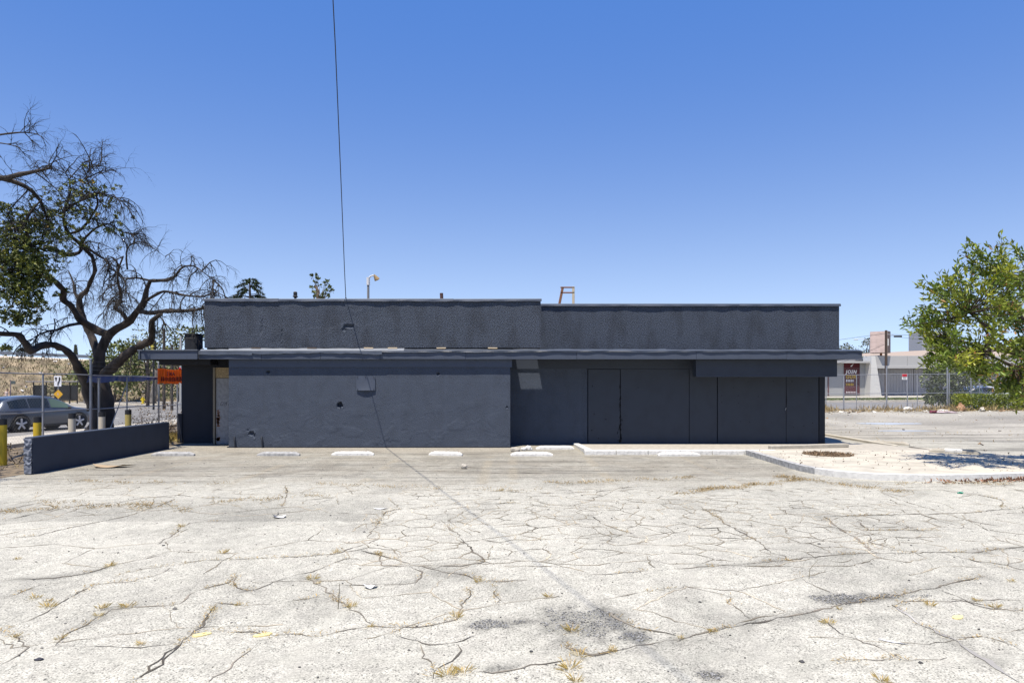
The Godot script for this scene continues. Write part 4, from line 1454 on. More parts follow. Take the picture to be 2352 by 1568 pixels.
func big_tree() -> void:
	R.seed = 20
	var base := Vector3(-17.0, -0.1, -28.0)
	var t := thing("half_dead_tree", "huge half dead tree with black twisting limbs behind the left fence", "tree", base)
	var bark := Color(0.06, 0.049, 0.042)
	var b := MB.new()
	b.col = bark
	var g := MB.new()
	g.col = Color(0.03, 0.025, 0.022)
	var tips: Array = []
	var d := 28.0
	# the trunk and its stems
	limb(b, [Vector3(-17.05, -0.3, -28), z2(1050, 1560, d), z2(1045, 1350, d), z2(1010, 1150, d), z2(1020, 1000, d), z2(1030, 880, d)], [0.54, 0.39, 0.32, 0.26, 0.21, 0.20], 14, 0.05)
	var limbs: Array = [
		[[z2(960, 1500, d), z2(880, 1260, 27.6), z2(820, 1120, 27.0), z2(760, 1010, 26.5), z2(690, 920, 26.0), z2(560, 850, 25.5), z2(430, 850, 25.0), z2(310, 910, 24.5), z2(240, 800, 24.2), z2(150, 740, 24.0), z2(0, 730, 23.6), z2(-200, 700, 23.2)], [0.28, 0.2, 0.17, 0.15, 0.135, 0.125, 0.12, 0.115, 0.10, 0.085, 0.08, 0.07], 10, 0.1],
		[[z2(1030, 900, d), z2(1100, 760, d), z2(1180, 690, d), z2(1300, 620, 27.8), z2(1390, 520, 27.6), z2(1470, 420, 27.4), z2(1500, 280, 27.2), z2(1540, 190, 27.0)], [0.21, 0.19, 0.165, 0.15, 0.13, 0.115, 0.09, 0.075], 10, 0.4],
		[[z2(1300, 600, 27.8), z2(1250, 520, 26.4), z2(1180, 470, 25.0), z2(1230, 400, 23.6), z2(1230, 300, 22.4), z2(1200, 180, 21.6), z2(1215, 60, 21.0), z2(1260, -60, 20.6)], [0.09, 0.075, 0.065, 0.058, 0.048, 0.038, 0.03, 0.014], 8, 1.0],
		[[z2(-200, 700, 23.2), Vector3(-16.4, 6.0, -20.0), Vector3(-15.2, 6.9, -17.0), Vector3(-14.2, 7.3, -14.2), Vector3(-13.0, 7.6, -12.0)], [0.07, 0.06, 0.05, 0.04, 0.015], 7, 1.6],
		[[z2(1420, 500, 27.6), z2(1540, 520, 26.8), z2(1700, 500, 26.0), z2(1850, 500, 25.3), z2(2000, 490, 24.6), z2(2090, 465, 24.2), z2(2180, 440, 24.0)], [0.09, 0.085, 0.08, 0.07, 0.055, 0.045, 0.02], 8, 1.0],
		[[z2(1500, 390, 27.3), z2(1600, 330, 26.8), z2(1700, 300, 26.2), z2(1900, 340, 25.4), z2(2080, 350, 24.8), z2(2200, 310, 24.4), z2(2330, 360, 24.2)], [0.06, 0.055, 0.05, 0.04, 0.03, 0.018, 0.008], 7, 1.2],
		[[z2(1540, 190, 27.0), z2(1720, 180, 26.4), z2(1800, 130, 26.0), z2(1870, 50, 25.6), z2(1990, 40, 25.3), z2(2100, 120, 25.0), z2(2180, 180, 24.8)], [0.07, 0.06, 0.05, 0.035, 0.022, 0.014, 0.006], 7, 1.4],
		[[z2(1540, 190, 27.0), z2(1400, 160, 27.6), z2(1290, 165, 28.2), z2(1180, 120, 28.6)], [0.05, 0.04, 0.03, 0.012], 6, 1.0],
		[[z2(1090, 740, d), z2(980, 690, d), z2(880, 630, 27.6), z2(800, 570, 27.3), z2(730, 450, 27.0), z2(650, 390, 26.6), z2(640, 280, 26.2), z2(560, 200, 25.6), z2(480, 130, 25.2), z2(380, 0, 24.8)], [0.19, 0.16, 0.14, 0.125, 0.115, 0.12, 0.10, 0.09, 0.08, 0.065], 10, 0.5],
		[[z2(1000, 980, d), z2(960, 830, 28.2), z2(900, 690, 28.4), z2(840, 560, 28.5), z2(810, 430, 28.5), z2(820, 350, 28.3), z2(890, 290, 28.0), z2(920, 200, 27.6), z2(970, 80, 27.3), z2(940, -60, 27.0)], [0.17, 0.15, 0.135, 0.125, 0.12, 0.10, 0.085, 0.075, 0.065, 0.055], 10, 0.6],
		[[z2(815, 400, 28.5), z2(760, 310, 28.7), z2(750, 220, 28.9), z2(700, 90, 29.0)], [0.07, 0.055, 0.045, 0.02], 7, 1.0],
		[[z2(830, 625, 27.5), z2(690, 650, 26.5), z2(590, 690, 26.0), z2(480, 710, 25.5), z2(380, 750, 25.0), z2(320, 800, 24.8)], [0.07, 0.055, 0.045, 0.035, 0.022, 0.008], 7, 1.3],
		[[z2(1060, 1160, d), z2(1200, 1030, 27.4), z2(1320, 930, 27.0), z2(1450, 850, 26.6), z2(1540, 800, 26.3), z2(1560, 700, 26.0), z2(1560, 600, 25.6), z2(1650, 530, 25.2)], [0.24, 0.19, 0.17, 0.15, 0.135, 0.115, 0.10, 0.06], 10, 0.5],
		[[z1(-160, 560, 23.6), z1(0, 640, 24.0), z1(200, 600, 24.0), z1(400, 560, 24.0), z1(520, 530, 24.0)], [0.12, 0.10, 0.075, 0.05, 0.03], 8, 1.6],
		[[z1(0, 640, 24.0), z1(180, 690, 24.3), z1(330, 780, 24.6), z1(420, 900, 25.0), z1(450, 1000, 25.4)], [0.09, 0.08, 0.065, 0.05, 0.03], 8, 1.6],
		[[z2(940, -60, 27.0), z1(800, 1300, 26.8), z1(690, 1200, 26.5), z1(640, 1080, 26.2), z1(640, 960, 26.0), z1(700, 800, 25.8), z1(690, 650, 25.6), z1(640, 560, 25.5)], [0.075, 0.07, 0.065, 0.06, 0.05, 0.035, 0.022, 0.008], 8, 2.2],
		[[z1(690, 1200, 26.5), z1(820, 1150, 26.4), z1(930, 1000, 26.2), z1(980, 850, 26.0), z1(860, 640, 25.9), z1(930, 540, 25.9), z1(1010, 480, 25.9)], [0.055, 0.045, 0.035, 0.028, 0.018, 0.012, 0.006], 7, 2.0],
		[[z2(380, 0, 24.8), z1(300, 1300, 24.5), z1(250, 1100, 24.3), z1(330, 950, 24.2), z1(420, 850, 24.2)], [0.065, 0.06, 0.05, 0.035, 0.02], 8, 1.6],
		[[z1(640, 960, 26.0), z1(800, 870, 25.8), z1(950, 800, 25.6), z1(1100, 810, 25.5), z1(1200, 860, 25.4), z1(1250, 900, 25.4)], [0.045, 0.04, 0.03, 0.02, 0.012, 0.006], 7, 2.0],
		[[z1(800, 1300, 26.8), z1(950, 1150, 26.4), z1(1100, 1100, 26.0), z1(1220, 1180, 25.8), z1(1350, 1210, 25.7)], [0.05, 0.04, 0.03, 0.015, 0.006], 7, 2.0],
		[[z1(440, 1330, 26.0), z1(540, 1350, 26.3), z1(650, 1410, 26.6), z1(790, 1390, 27.0), z1(830, 1300, 27.0)], [0.09, 0.085, 0.085, 0.07, 0.05], 8, 1.2],
		[[z1(830, 1300, 27.0), z1(960, 1400, 26.8), z1(1080, 1480, 26.5), z1(1090, 1568, 26.3)], [0.06, 0.05, 0.04, 0.03], 7, 1.6],
		[[z1(1280, 1560, 26.0), z1(1270, 1440, 25.9), z1(1290, 1330, 25.8), z1(1400, 1280, 25.6), z1(1520, 1330, 25.4), z1(1660, 1430, 25.2)], [0.035, 0.03, 0.024, 0.018, 0.012, 0.005], 6, 2.2],
		[[z1(-100, 215, 23.0), z1(0, 200, 23.0), z1(120, 185, 23.0), z1(240, 178, 23.0), z1(380, 200, 23.0), z1(470, 272, 23.0)], [0.04, 0.034, 0.03, 0.024, 0.014, 0.006], 6, 0.9],
		[[z1(240, 178, 23.0), z1(310, 250, 23.1), z1(380, 320, 23.2)], [0.016, 0.012, 0.005], 5, 1.0],
		[[z1(-60, 280, 23.0), z1(60, 295, 23.0), z1(180, 330, 23.1), z1(240, 400, 23.2), z1(350, 490, 23.3)], [0.025, 0.02, 0.015, 0.01, 0.004], 5, 1.2],
		[[z1(860, 650, 25.8), z1(930, 560, 25.8), z1(1015, 480, 25.8)], [0.02, 0.013, 0.006], 5, 0.4],
		[[z1(890, 690, 25.8), z1(960, 620, 25.8), z1(1060, 575, 25.8), z1(1180, 560, 25.8)], [0.02, 0.013, 0.009, 0.004], 5, 0.5],
		[[z1(730, 640, 25.6), z1(660, 540, 25.6), z1(575, 445, 25.6)], [0.018, 0.01, 0.004], 5, 0.3]]
	for l: Array in limbs:
		var p := limb(b, l[0], l[1], l[2])
		var rr: Array = l[1]
		for k in int(p.size() * (0.34 if p[p.size() - 1].y > 6.0 else 0.34) * minf(l[3], 1.6)):
			var i := R.randi_range(int(p.size() * 0.3), p.size() - 1)
			var dir := (p[mini(i + 1, p.size() - 1)] - p[maxi(i - 1, 0)]).normalized()
			if rr[0] < 0.042:
				break
			twig(g, p[i], (dir * 0.7 + rv() + Vector3(0, 0.15, 0)).normalized(), R.randf_range(0.8, 1.6), 0.026 * R.randf_range(0.7, 1.2), 2, 0.62 if p[i].y < 9.5 else 0.25, tips)
		var n := int(p.size() * 0.9 * l[3])
		for k in n:
			var i := R.randi_range(int(p.size() * 0.3), p.size() - 1)
			var dir := (p[mini(i + 1, p.size() - 1)] - p[maxi(i - 1, 0)]).normalized()
			var high := p[i].y > 6.0
			twig(g, p[i], (dir * 0.5 + rv() + Vector3(0, 0.35 if high else 0.1, 0)).normalized(), R.randf_range(0.45, 1.15), 0.013 * R.randf_range(0.7, 1.2), 1, 0.5 if p[i].y < 9.0 else 0.22, tips)
	part(t, "trunk", b, M.bark)
	# living leaf rosettes, thickest on the left
	var f := MB.new()
	var clusters: Array = [[z1(120, 1130, 24.4), 1.0, 0.8, 95], [z1(350, 1330, 24.8), 1.3, 1.0, 170], [z1(100, 1430, 24.2), 1.1, 1.0, 170], [z1(400, 1080, 25.0), 1.0, 0.6, 70], [z1(850, 780, 25.6), 0.8, 0.4, 40], [z1(620, 950, 25.6), 1.2, 0.8, 55], [z1(950, 1050, 25.6), 0.9, 0.7, 32], [z1(830, 1300, 26.0), 0.35, 0.3, 8], [z2(150, 80, 24.0), 1.0, 0.7, 150], [z2(320, 130, 24.2), 0.75, 0.6, 95], [z2(120, 300, 23.8), 0.9, 0.6, 120], [z2(300, 290, 24.0), 0.5, 0.4, 32], [z2(370, 450, 24.0), 0.42, 0.25, 32], [z2(90, 560, 23.8), 0.55, 0.35, 42], [z2(250, 570, 23.9), 0.5, 0.35, 42], [z2(50, 870, 23.6), 0.25, 0.12, 8], [z2(600, 340, 26.2), 0.2, 0.1, 5], [z2(430, 190, 24.4), 0.4, 0.3, 22], [z2(690, 290, 26.2), 0.15, 0.1, 3], [z1(20, 960, 24.0), 0.25, 0.3, 10], [Vector3(-14.4, 7.3, -14.6), 1.1, 0.5, 60], [Vector3(-13.4, 7.7, -13.0), 0.9, 0.5, 40]]
	for q: Array in [[1130, 850], [1060, 740], [1150, 760], [1080, 930], [1170, 1040], [1200, 1160], [1230, 1220], [1340, 1050], [1190, 1340], [1210, 1100], [1100, 1180], [1190, 715], [930, 690], [850, 520], [1120, 880]]:
		clusters.append([z1(q[0], q[1], 25.5), 0.1, 0.07, 2])
	for c: Array in clusters:
		var o: Vector3 = c[0]
		for k in int(c[3] * 1.9):
			var w := rv()
			while w.length() > 1.0:
				w = rv()
			var p := o + Vector3(w.x * c[1], w.y * c[2], w.z * c[1])
			if k % 3 == 0:
				g.tube(PackedVector3Array([o + w * 0.15, o.lerp(p, 0.6) + rv() * 0.06, p]), PackedFloat32Array([0.012, 0.008, 0.004]), 3)
			var green := Color(0.045, 0.068, 0.012).lerp(Color(0.24, 0.25, 0.035), R.randf() * R.randf() * 1.3)
			if R.randf() < 0.015:
				green = Color(0.26, 0.17, 0.02)
			rosette(f, p, R.randi_range(8, 13), 0.10, 0.05, green)
	part(t, "twigs", g, M.bark).set_meta("kind", "stuff")
	part(t, "leaves", f, M.leaf).set_meta("kind", "stuff")


func zr(x: float, y: float, d: float) -> Vector3:
	return pt((2000.0 + x / 3.136) / 1.063, (540.0 + y / 3.136) / 1.063, d)


func right_tree() -> void:
	R.seed = 52
	var base := Vector3(14.5, 0, -17.2)
	var t := thing("leafy_tree", "leafy green tree with orange berry clusters at the right edge", "tree", base)
	var b := MB.new()
	b.col = Color(0.09, 0.07, 0.05)
	var f := MB.new()
	limb(b, [base + Vector3(0, -0.2, 0), base + Vector3(0.05, 0.8, 0), base + Vector3(-0.1, 1.7, 0.05), base + Vector3(-0.05, 2.6, 0)], [0.19, 0.15, 0.135, 0.11], 10)
	var hubs: Array = [[zr(1600, 900, 17.2), []], [zr(1330, 620, 17.0), []], [zr(1150, 700, 16.6), []], [zr(1000, 900, 17.3), []], [zr(1700, 500, 17.4), []], [zr(1250, 1000, 16.4), []], [zr(1500, 1150, 16.2), []], [zr(1450, 400, 17.0), []], [zr(1560, 700, 18.2), []], [zr(1300, 880, 18.3), []], [zr(1750, 1000, 16.2), []]]
	for h: Array in hubs:
		var o: Vector3 = h[0]
		var s := base + Vector3(-0.05, R.randf_range(1.5, 2.6), 0)
		limb(b, [s, s.lerp(o, 0.45) + Vector3(0, 0.1, 0) + rv() * 0.12, o], [0.07, 0.05, 0.026], 7)
	# shoots: the tips that make the outline, then many more inside it
	var shoots: Array = []
	for q: Array in [[1120, 150, 3], [1170, 175, 2], [1400, 112, 3], [1340, 190, 3], [1480, 160, 2], [1530, 200, 3], [1060, 240, 3], [1220, 260, 2], [970, 390, 3], [925, 415, 2], [810, 440, 4], [860, 470, 3], [760, 480, 3], [930, 500, 3], [620, 745, 4], [640, 790, 3], [720, 740, 3], [735, 655, 3], [770, 700, 2], [690, 830, 3], [780, 1040, 3], [800, 1100, 2], [830, 960, 3], [800, 880, 3], [1290, 300, 3], [1050, 330, 2], [1000, 560, 3], [880, 590, 3], [800, 620, 2], [900, 720, 3], [1250, 1240, 4], [1330, 1270, 3], [1400, 1320, 4], [1470, 1300, 3], [1200, 1210, 2], [1100, 1120, 3], [960, 1060, 3], [1020, 1120, 2], [1540, 1380, 4], [1520, 1430, 3], [1460, 1350, 3]]:
		shoots.append([zr(q[0], q[1], R.randf_range(16.4, 17.9)), q[2]])
	# the crown's left edge by height
	var edge := PackedVector2Array([Vector2(1100, 180), Vector2(1050, 300), Vector2(930, 450), Vector2(780, 500), Vector2(800, 620), Vector2(720, 720), Vector2(640, 780), Vector2(800, 860), Vector2(790, 1050), Vector2(1000, 1130), Vector2(1240, 1230), Vector2(1400, 1340), Vector2(1500, 1450), Vector2(2300, 1450), Vector2(2300, 200), Vector2(1600, 200), Vector2(1400, 150), Vector2(1290, 330), Vector2(1210, 330), Vector2(1150, 200)])
	var tries := 0
	while shoots.size() < 235 and tries < 5000:
		tries += 1
		var q := Vector2(R.randf_range(650, 2300), R.randf_range(180, 1450))
		if not Geometry2D.is_point_in_polygon(q, edge):
			continue
		# windows of sky in the crown
		if q.distance_to(Vector2(1230, 590)) < 90.0 or q.distance_to(Vector2(1130, 430)) < 40.0 or q.distance_to(Vector2(860, 700)) < 45.0 or q.distance_to(Vector2(1350, 560)) < 60.0 or q.distance_to(Vector2(1200, 800)) < 50.0 or q.distance_to(Vector2(960, 830)) < 45.0 or q.distance_to(Vector2(1480, 560)) < 45.0:
			continue
		shoots.append([zr(q.x, q.y, 16.8 + R.randf_range(-2.1, 1.8) * smoothstep(600.0, 1100.0, q.x)), R.randi_range(2, 4)])
	for s: Array in shoots:
		var tip: Vector3 = s[0]
		var o: Vector3 = hubs[0][0]
		for h: Array in hubs:
			if tip.distance_to(h[0]) < tip.distance_to(o):
				o = h[0]
		var mid := o.lerp(tip, 0.55) + Vector3(0, -0.12, 0) + rv() * 0.12
		var pts := PackedVector3Array()
		for k in 7:
			var u := k / 6.0
			pts.append(o.lerp(mid, u).lerp(mid.lerp(tip, u), u))
		b.tube(pts, PackedFloat32Array([0.02, 0.017, 0.014, 0.011, 0.008, 0.006, 0.003]), 4)
		var warm := R.randf()
		var tone := Color(0.10, 0.155, 0.016).lerp(Color(0.36, 0.36, 0.035), R.randf() * R.randf())
		var leng := minf(o.distance_to(tip), 0.28 * s[1])
		for sub in 3:
			# side sprays
			var along := (tip - mid).normalized()
			var e := tip if sub == 0 else tip - along * R.randf_range(0.12, 0.5) * leng * 1.3 + rv() * 0.17
			var st := e - along * leng * 0.75
			var cnt := 24 if sub == 0 else 15
			for k in cnt:
				var u := R.randf()
				var p := st.lerp(e, u) + rv() * 0.05
				var d := (along * 0.55 + rv() * 0.95 + Vector3(0, 0.25, 0)).normalized()
				f.col = tone * R.randf_range(0.6, 1.45)
				if R.randf() < 0.012:
					f.col = Color(0.32, 0.17, 0.04)
				f.col.a = 1.0
				f.leaf(p, d, d.cross(rv()).normalized(), R.randf_range(0.12, 0.20), 0.052)
	part(t, "trunk", b, M.bark)
	var airy := vmat(0.45)
	airy.backlight_enabled = true
	airy.backlight = Color(0.6, 0.62, 0.3)
	part(t, "leaves", f, airy).set_meta("kind", "stuff")
	# berry clusters
	var bm := MB.new()
	bm.bev(Vector3(), Vector3.ONE * 0.024, 0.007)
	var where: Array[Transform3D] = []
	for q: Array in [[1350, 1180], [1440, 1160], [1560, 1220], [1280, 870], [1320, 900], [1380, 970], [1500, 640], [1480, 690], [1550, 800], [860, 570], [960, 740], [1420, 850], [1550, 1120], [900, 700]]:
		var o := zr(q[0], q[1], 15.9 if q[0] > 1000 else 17.0)
		for k in 12:
			where.append(Transform3D(Basis(), o + Vector3(R.randfn(0, 0.085), R.randfn(0, 0.06), R.randfn(0, 0.08))))
	scatter(t, "berries", bm.mesh(), mat(0.36, 0.17, 0.06, 0.7), where)


# a skin over rows of points, smooth where rows are near each other
func loft(b: MB, rows: Array, flip := false) -> void:
	var m: int = rows[0].size()
	var first := b.v.size()
	for i in rows.size():
		for k in m:
			var du: Vector3 = rows[mini(i + 1, rows.size() - 1)][k] - rows[maxi(i - 1, 0)][k]
			var dv: Vector3 = rows[i][mini(k + 1, m - 1)] - rows[i][maxi(k - 1, 0)]
			var nn := dv.cross(du).normalized()
			b.vert(rows[i][k], -nn if flip else nn)
	for i in rows.size() - 1:
		for k in m - 1:
			var a := first + i * m + k
			if flip:
				b.ix.append_array(PackedInt32Array([a, a + 1, a + m, a + 1, a + m + 1, a + m]))
			else:
				b.ix.append_array(PackedInt32Array([a, a + m, a + 1, a + 1, a + m, a + m + 1]))


func car_row(s: Array) -> Array:
	var half := [Vector2(s[1] * 0.9, s[2]), Vector2(s[1] * 0.985, s[2] + 0.1), Vector2(s[1], lerpf(s[2], s[3], 0.5)), Vector2(s[1] * 0.985, lerpf(s[2], s[3], 0.86)), Vector2(s[1] * 0.955, s[3]), Vector2(lerpf(s[1] * 0.955, s[5], 0.5), lerpf(s[3], s[4], 0.52)), Vector2(s[5], s[4] - 0.035), Vector2(s[5] * 0.86, s[4]), Vector2(s[5] * 0.4, s[4] + 0.015)]
	var row: Array = []
	for p: Vector2 in half:
		row.append(Vector3(p.x, p.y, s[0]))
	for k in range(half.size() - 1, -1, -1):
		row.append(Vector3(-half[k].x, half[k].y, s[0]))
	return row


func car_section(z: float) -> Array:
	var st: Array = [[2.36, 0.66, 0.48, 0.84, 0.90, 0.55], [2.28, 0.84, 0.34, 0.97, 1.08, 0.68], [1.95, 0.92, 0.27, 1.03, 1.40, 0.64], [1.3, 0.945, 0.25, 1.02, 1.56, 0.63], [0.4, 0.95, 0.24, 1.0, 1.60, 0.64], [-0.3, 0.95, 0.24, 0.985, 1.53, 0.65], [-0.8, 0.95, 0.24, 0.98, 1.33, 0.69], [-1.25, 0.94, 0.24, 0.97, 1.08, 0.78], [-1.85, 0.92, 0.26, 0.92, 0.97, 0.76], [-2.22, 0.82, 0.3, 0.78, 0.82, 0.66], [-2.37, 0.62, 0.4, 0.62, 0.65, 0.5]]
	for i in st.size() - 1:
		if z <= st[i][0] and z >= st[i + 1][0]:
			var u: float = (st[i][0] - z) / (st[i][0] - st[i + 1][0])
			var a: Array = st[maxi(i - 1, 0)]
			var e: Array = st[mini(i + 2, st.size() - 1)]
			var r: Array = [z]
			for k in range(1, 6):
				r.append(lerpf(cubic_interpolate(st[i][k], st[i + 1][k], a[k], e[k], u), lerpf(st[i][k], st[i + 1][k], u), 0.35))
			return r
	return st[0]


func make_car(label: String, paint: Color, at: Vector3, turn: float, group := "") -> void:
	var t := thing("parked_car" if group else "car", label, "car", Vector3(), group)
	var pm := StandardMaterial3D.new()
	pm.albedo_color = paint.linear_to_srgb()
	pm.roughness = 0.35
	pm.metallic = 0.3
	pm.clearcoat_enabled = true
	pm.clearcoat = 0.8
	pm.clearcoat_roughness = 0.08
	var glass := mat(0.012, 0.016, 0.018, 0.06)
	var tint := mat(0.09, 0.14, 0.10, 0.1)
	var rows: Array = []
	for k in 61:
		rows.append(car_row(car_section(lerpf(2.36, -2.37, k / 60.0))))
	var b := MB.new()
	loft(b, rows)
	for e: int in [0, 60]:
		for k in range(1, rows[e].size() - 1):
			b.tri_out(rows[e][0], rows[e][k], rows[e][k + 1], Vector3(0, 0.8, 0))
	var body := part(t, "body", b, pm)
	# side glass, windscreen, rear window lie a little proud of the skin
	for sx: float in [-1.0, 1.0]:
		for q: Array in [[1.85, 1.02, 0], [0.96, 0.02, 0], [-0.05, -0.93, 1]]:
			b = MB.new()
			var w: Array = []
			for k in 9:
				var s := car_section(lerpf(q[0], q[1], k / 8.0))
				var lo := Vector3(s[1] * 0.955 * sx, s[3], s[0])
				var hi := Vector3(s[5] * sx, s[4] - 0.035, s[0])
				var out := Vector3(sx * 0.018, 0.012, 0)
				w.append([lo.lerp(hi, 0.1) + out, lo.lerp(hi, 0.5) + out * 1.2, lo.lerp(hi, 0.86) + out])
			loft(b, w, sx < 0.0)
			part(body, "side_window", b, tint if q[2] else glass)
		b = MB.new()
		b.bev(Vector3(sx * 1.0, 1.02, -0.88), Vector3(0.16, 0.12, 0.1), 0.03)
		part(t, "mirror", b, M.black)
		for z: float in [0.85, -0.2]:
			b = MB.new()
			b.bev(Vector3(sx * 0.945, 0.86, z), Vector3(0.02, 0.03, 0.2), 0.008)
			part(body, "door_handle", b, pm)
		b = MB.new()
		b.bev(Vector3(sx * 0.6, 0.74, -2.27), Vector3(0.34, 0.09, 0.14), 0.02, Basis(Vector3.UP, sx * 0.55))
		part(t, "headlight", b, mat(0.6, 0.62, 0.65, 0.15))
		b = MB.new()
		b.bev(Vector3(sx * 0.62, 0.93, 2.3), Vector3(0.36, 0.1, 0.08), 0.02, Basis(Vector3.UP, -sx * 0.4))
		part(t, "tail_light", b, mat(0.3, 0.01, 0.01, 0.2))
		b = MB.new()
		b.bev(Vector3(sx * 0.9, 0.27, 0.0), Vector3(0.1, 0.1, 2.1), 0.02)
		part(t, "sill", b, M.black)
		for z: float in [1.4, -1.42]:
			b = MB.new()
			b.cyl(Vector3(sx * 0.6, 0.385, z), Vector3(sx * 0.962, 0.385, z), 0.425, 0.425, 26)
			part(t, "wheel_arch", b, M.black)
			var wheel := MB.new()
			var prof: Array = [[0.76, 0.23], [0.76, 0.345], [0.80, 0.368], [0.93, 0.368], [0.975, 0.345], [0.975, 0.255], [0.967, 0.245]]
			var pts := PackedVector3Array()
			var rad := PackedFloat32Array()
			for p: Array in prof:
				pts.append(Vector3(sx * p[0], 0.368, z))
				rad.append(p[1])
			for k in pts.size() - 1:
				if pts[k] == pts[k + 1]:
					pts[k + 1].x += sx * 0.001
			wheel.tube(pts, rad, 26)
			var wm := part(t, "wheel", wheel, mat(0.02, 0.02, 0.02, 0.8))
			b = MB.new()
			b.cyl(Vector3(sx * 0.955, 0.368, z), Vector3(sx * 0.966, 0.368, z), 0.25, 0.25, 24)
			part(wm, "hub_disc", b, M.black)
			b = MB.new()
			for k in 5:
				var a := TAU * k / 5.0 + 0.3
				var dir := Vector3(0, sin(a), cos(a))
				b.bev(Vector3(sx * 0.975, 0.368, z) + dir * 0.13, Vector3(0.03, 0.24, 0.085), 0.01, Basis(Vector3(1, 0, 0), PI / 2.0 - a))
			b.cyl(Vector3(sx * 0.955, 0.368, z), Vector3(sx * 0.995, 0.368, z), 0.05, 0.045, 12)
			part(wm, "rim", b, mat(0.6, 0.6, 0.62, 0.3, 0.4))
	b = MB.new()
	for rows_q: Array in [[-0.45, -1.18], [1.65, 2.22]]:
		var w: Array = []
		for k in 7:
			var s := car_section(lerpf(rows_q[0], rows_q[1], k / 6.0))
			var line: Array = []
			for j in 7:
				var u := j / 6.0 * 2.0 - 1.0
				line.append(Vector3(u * s[5] * 0.84, s[4] + 0.022 - 0.012 * u * u, s[0]))
			w.append(line)
		loft(b, w, rows_q[0] > 0.0)
	part(body, "windscreen", b, glass)
	t.position = at
	t.rotation.y = turn


func leafy_tree(called: String, label: String, base: Vector3, h: float, lobes: Array, n: int, leaf: float, tone: Color, sd: int, group := "") -> Node3D:
	# lobes: offset from the foot, half sizes; leaf clumps fill their outer shells with gaps between
	R.seed = sd
	var t := thing(called, label, "bush" if h < 4.5 else "tree", base, group)
	var b := MB.new()
	b.col = Color(0.07, 0.055, 0.045)
	limb(b, [base + Vector3(0, -0.3, 0), base + Vector3(0.1, h * 0.3, 0), base + Vector3(-0.05, h * 0.6, 0.1)], [h * 0.022, h * 0.018, h * 0.01], 8)
	for l: Array in lobes:
		var o: Vector3 = base + l[0]
		limb(b, [base + Vector3(0, h * 0.3, 0), (base + Vector3(0, h * 0.35, 0)).lerp(o, 0.6) + rv() * 0.2, o], [h * 0.012, h * 0.008, h * 0.004], 5)
	part(t, "trunk", b, M.bark)
	var f := MB.new()
	for k in n:
		var l: Array = lobes[R.randi() % lobes.size()]
		var w := rv().normalized() * pow(R.randf(), 0.4)
		var p: Vector3 = base + l[0] + Vector3(w.x * l[1].x, w.y * l[1].y, w.z * l[1].z)
		if fn2.get_noise_3d(p.x * 1.1 / leaf * 0.25, p.y * 1.1 / leaf * 0.25, p.z * 1.1 / leaf * 0.25) < -0.12:
			continue
		f.col = tone * R.randf_range(0.5, 1.5)
		f.col.a = 1.0
		var d := (w + rv() * 0.9).normalized()
		f.leaf(p, d, d.cross(rv()).normalized(), leaf * R.randf_range(0.7, 1.3), leaf * 0.55)
	part(t, "crown", f, M.leaf).set_meta("kind", "stuff")
	return t


func fan_palm(base: Vector3, h: float, label: String, sd: int) -> void:
	R.seed = sd
	var t := thing("fan_palm", label, "palm", base, "far palms behind the embankment")
	var b := MB.new()
	b.col = Color(0.10, 0.08, 0.06)
	b.tube(PackedVector3Array([base, base + Vector3(0.2, h * 0.5, 0), base + Vector3(0.1, h, 0)]), PackedFloat32Array([0.25, 0.2, 0.18]), 7)
	part(t, "trunk", b, M.bark)
	var f := MB.new()
	for k in 70:
		var d := (rv() + Vector3(0, 0.25, 0)).normalized()
		var o := base + Vector3(0.1, h, 0) + d * 0.7
		for j in 5:
			f.col = Color(0.075, 0.09, 0.035) * R.randf_range(0.6, 1.3)
			var e := (d + rv() * 0.45).normalized()
			f.leaf(o, e, e.cross(Vector3.UP).normalized(), 0.9, 0.2)
	part(t, "crown", f, M.leaf).set_meta("kind", "stuff")


func pole(called: String, label: String, cat: String, foot: Vector3, h: float, r: float, m: Material) -> Node3D:
	var t := thing(called, label, cat, foot)
	var b := MB.new()
	b.tube(PackedVector3Array([foot - Vector3(0, 0.2, 0), foot + Vector3(0, h, 0)]), PackedFloat32Array([r, r * 0.8]), 10, true)
	part(t, "pole", b, m)
	return t


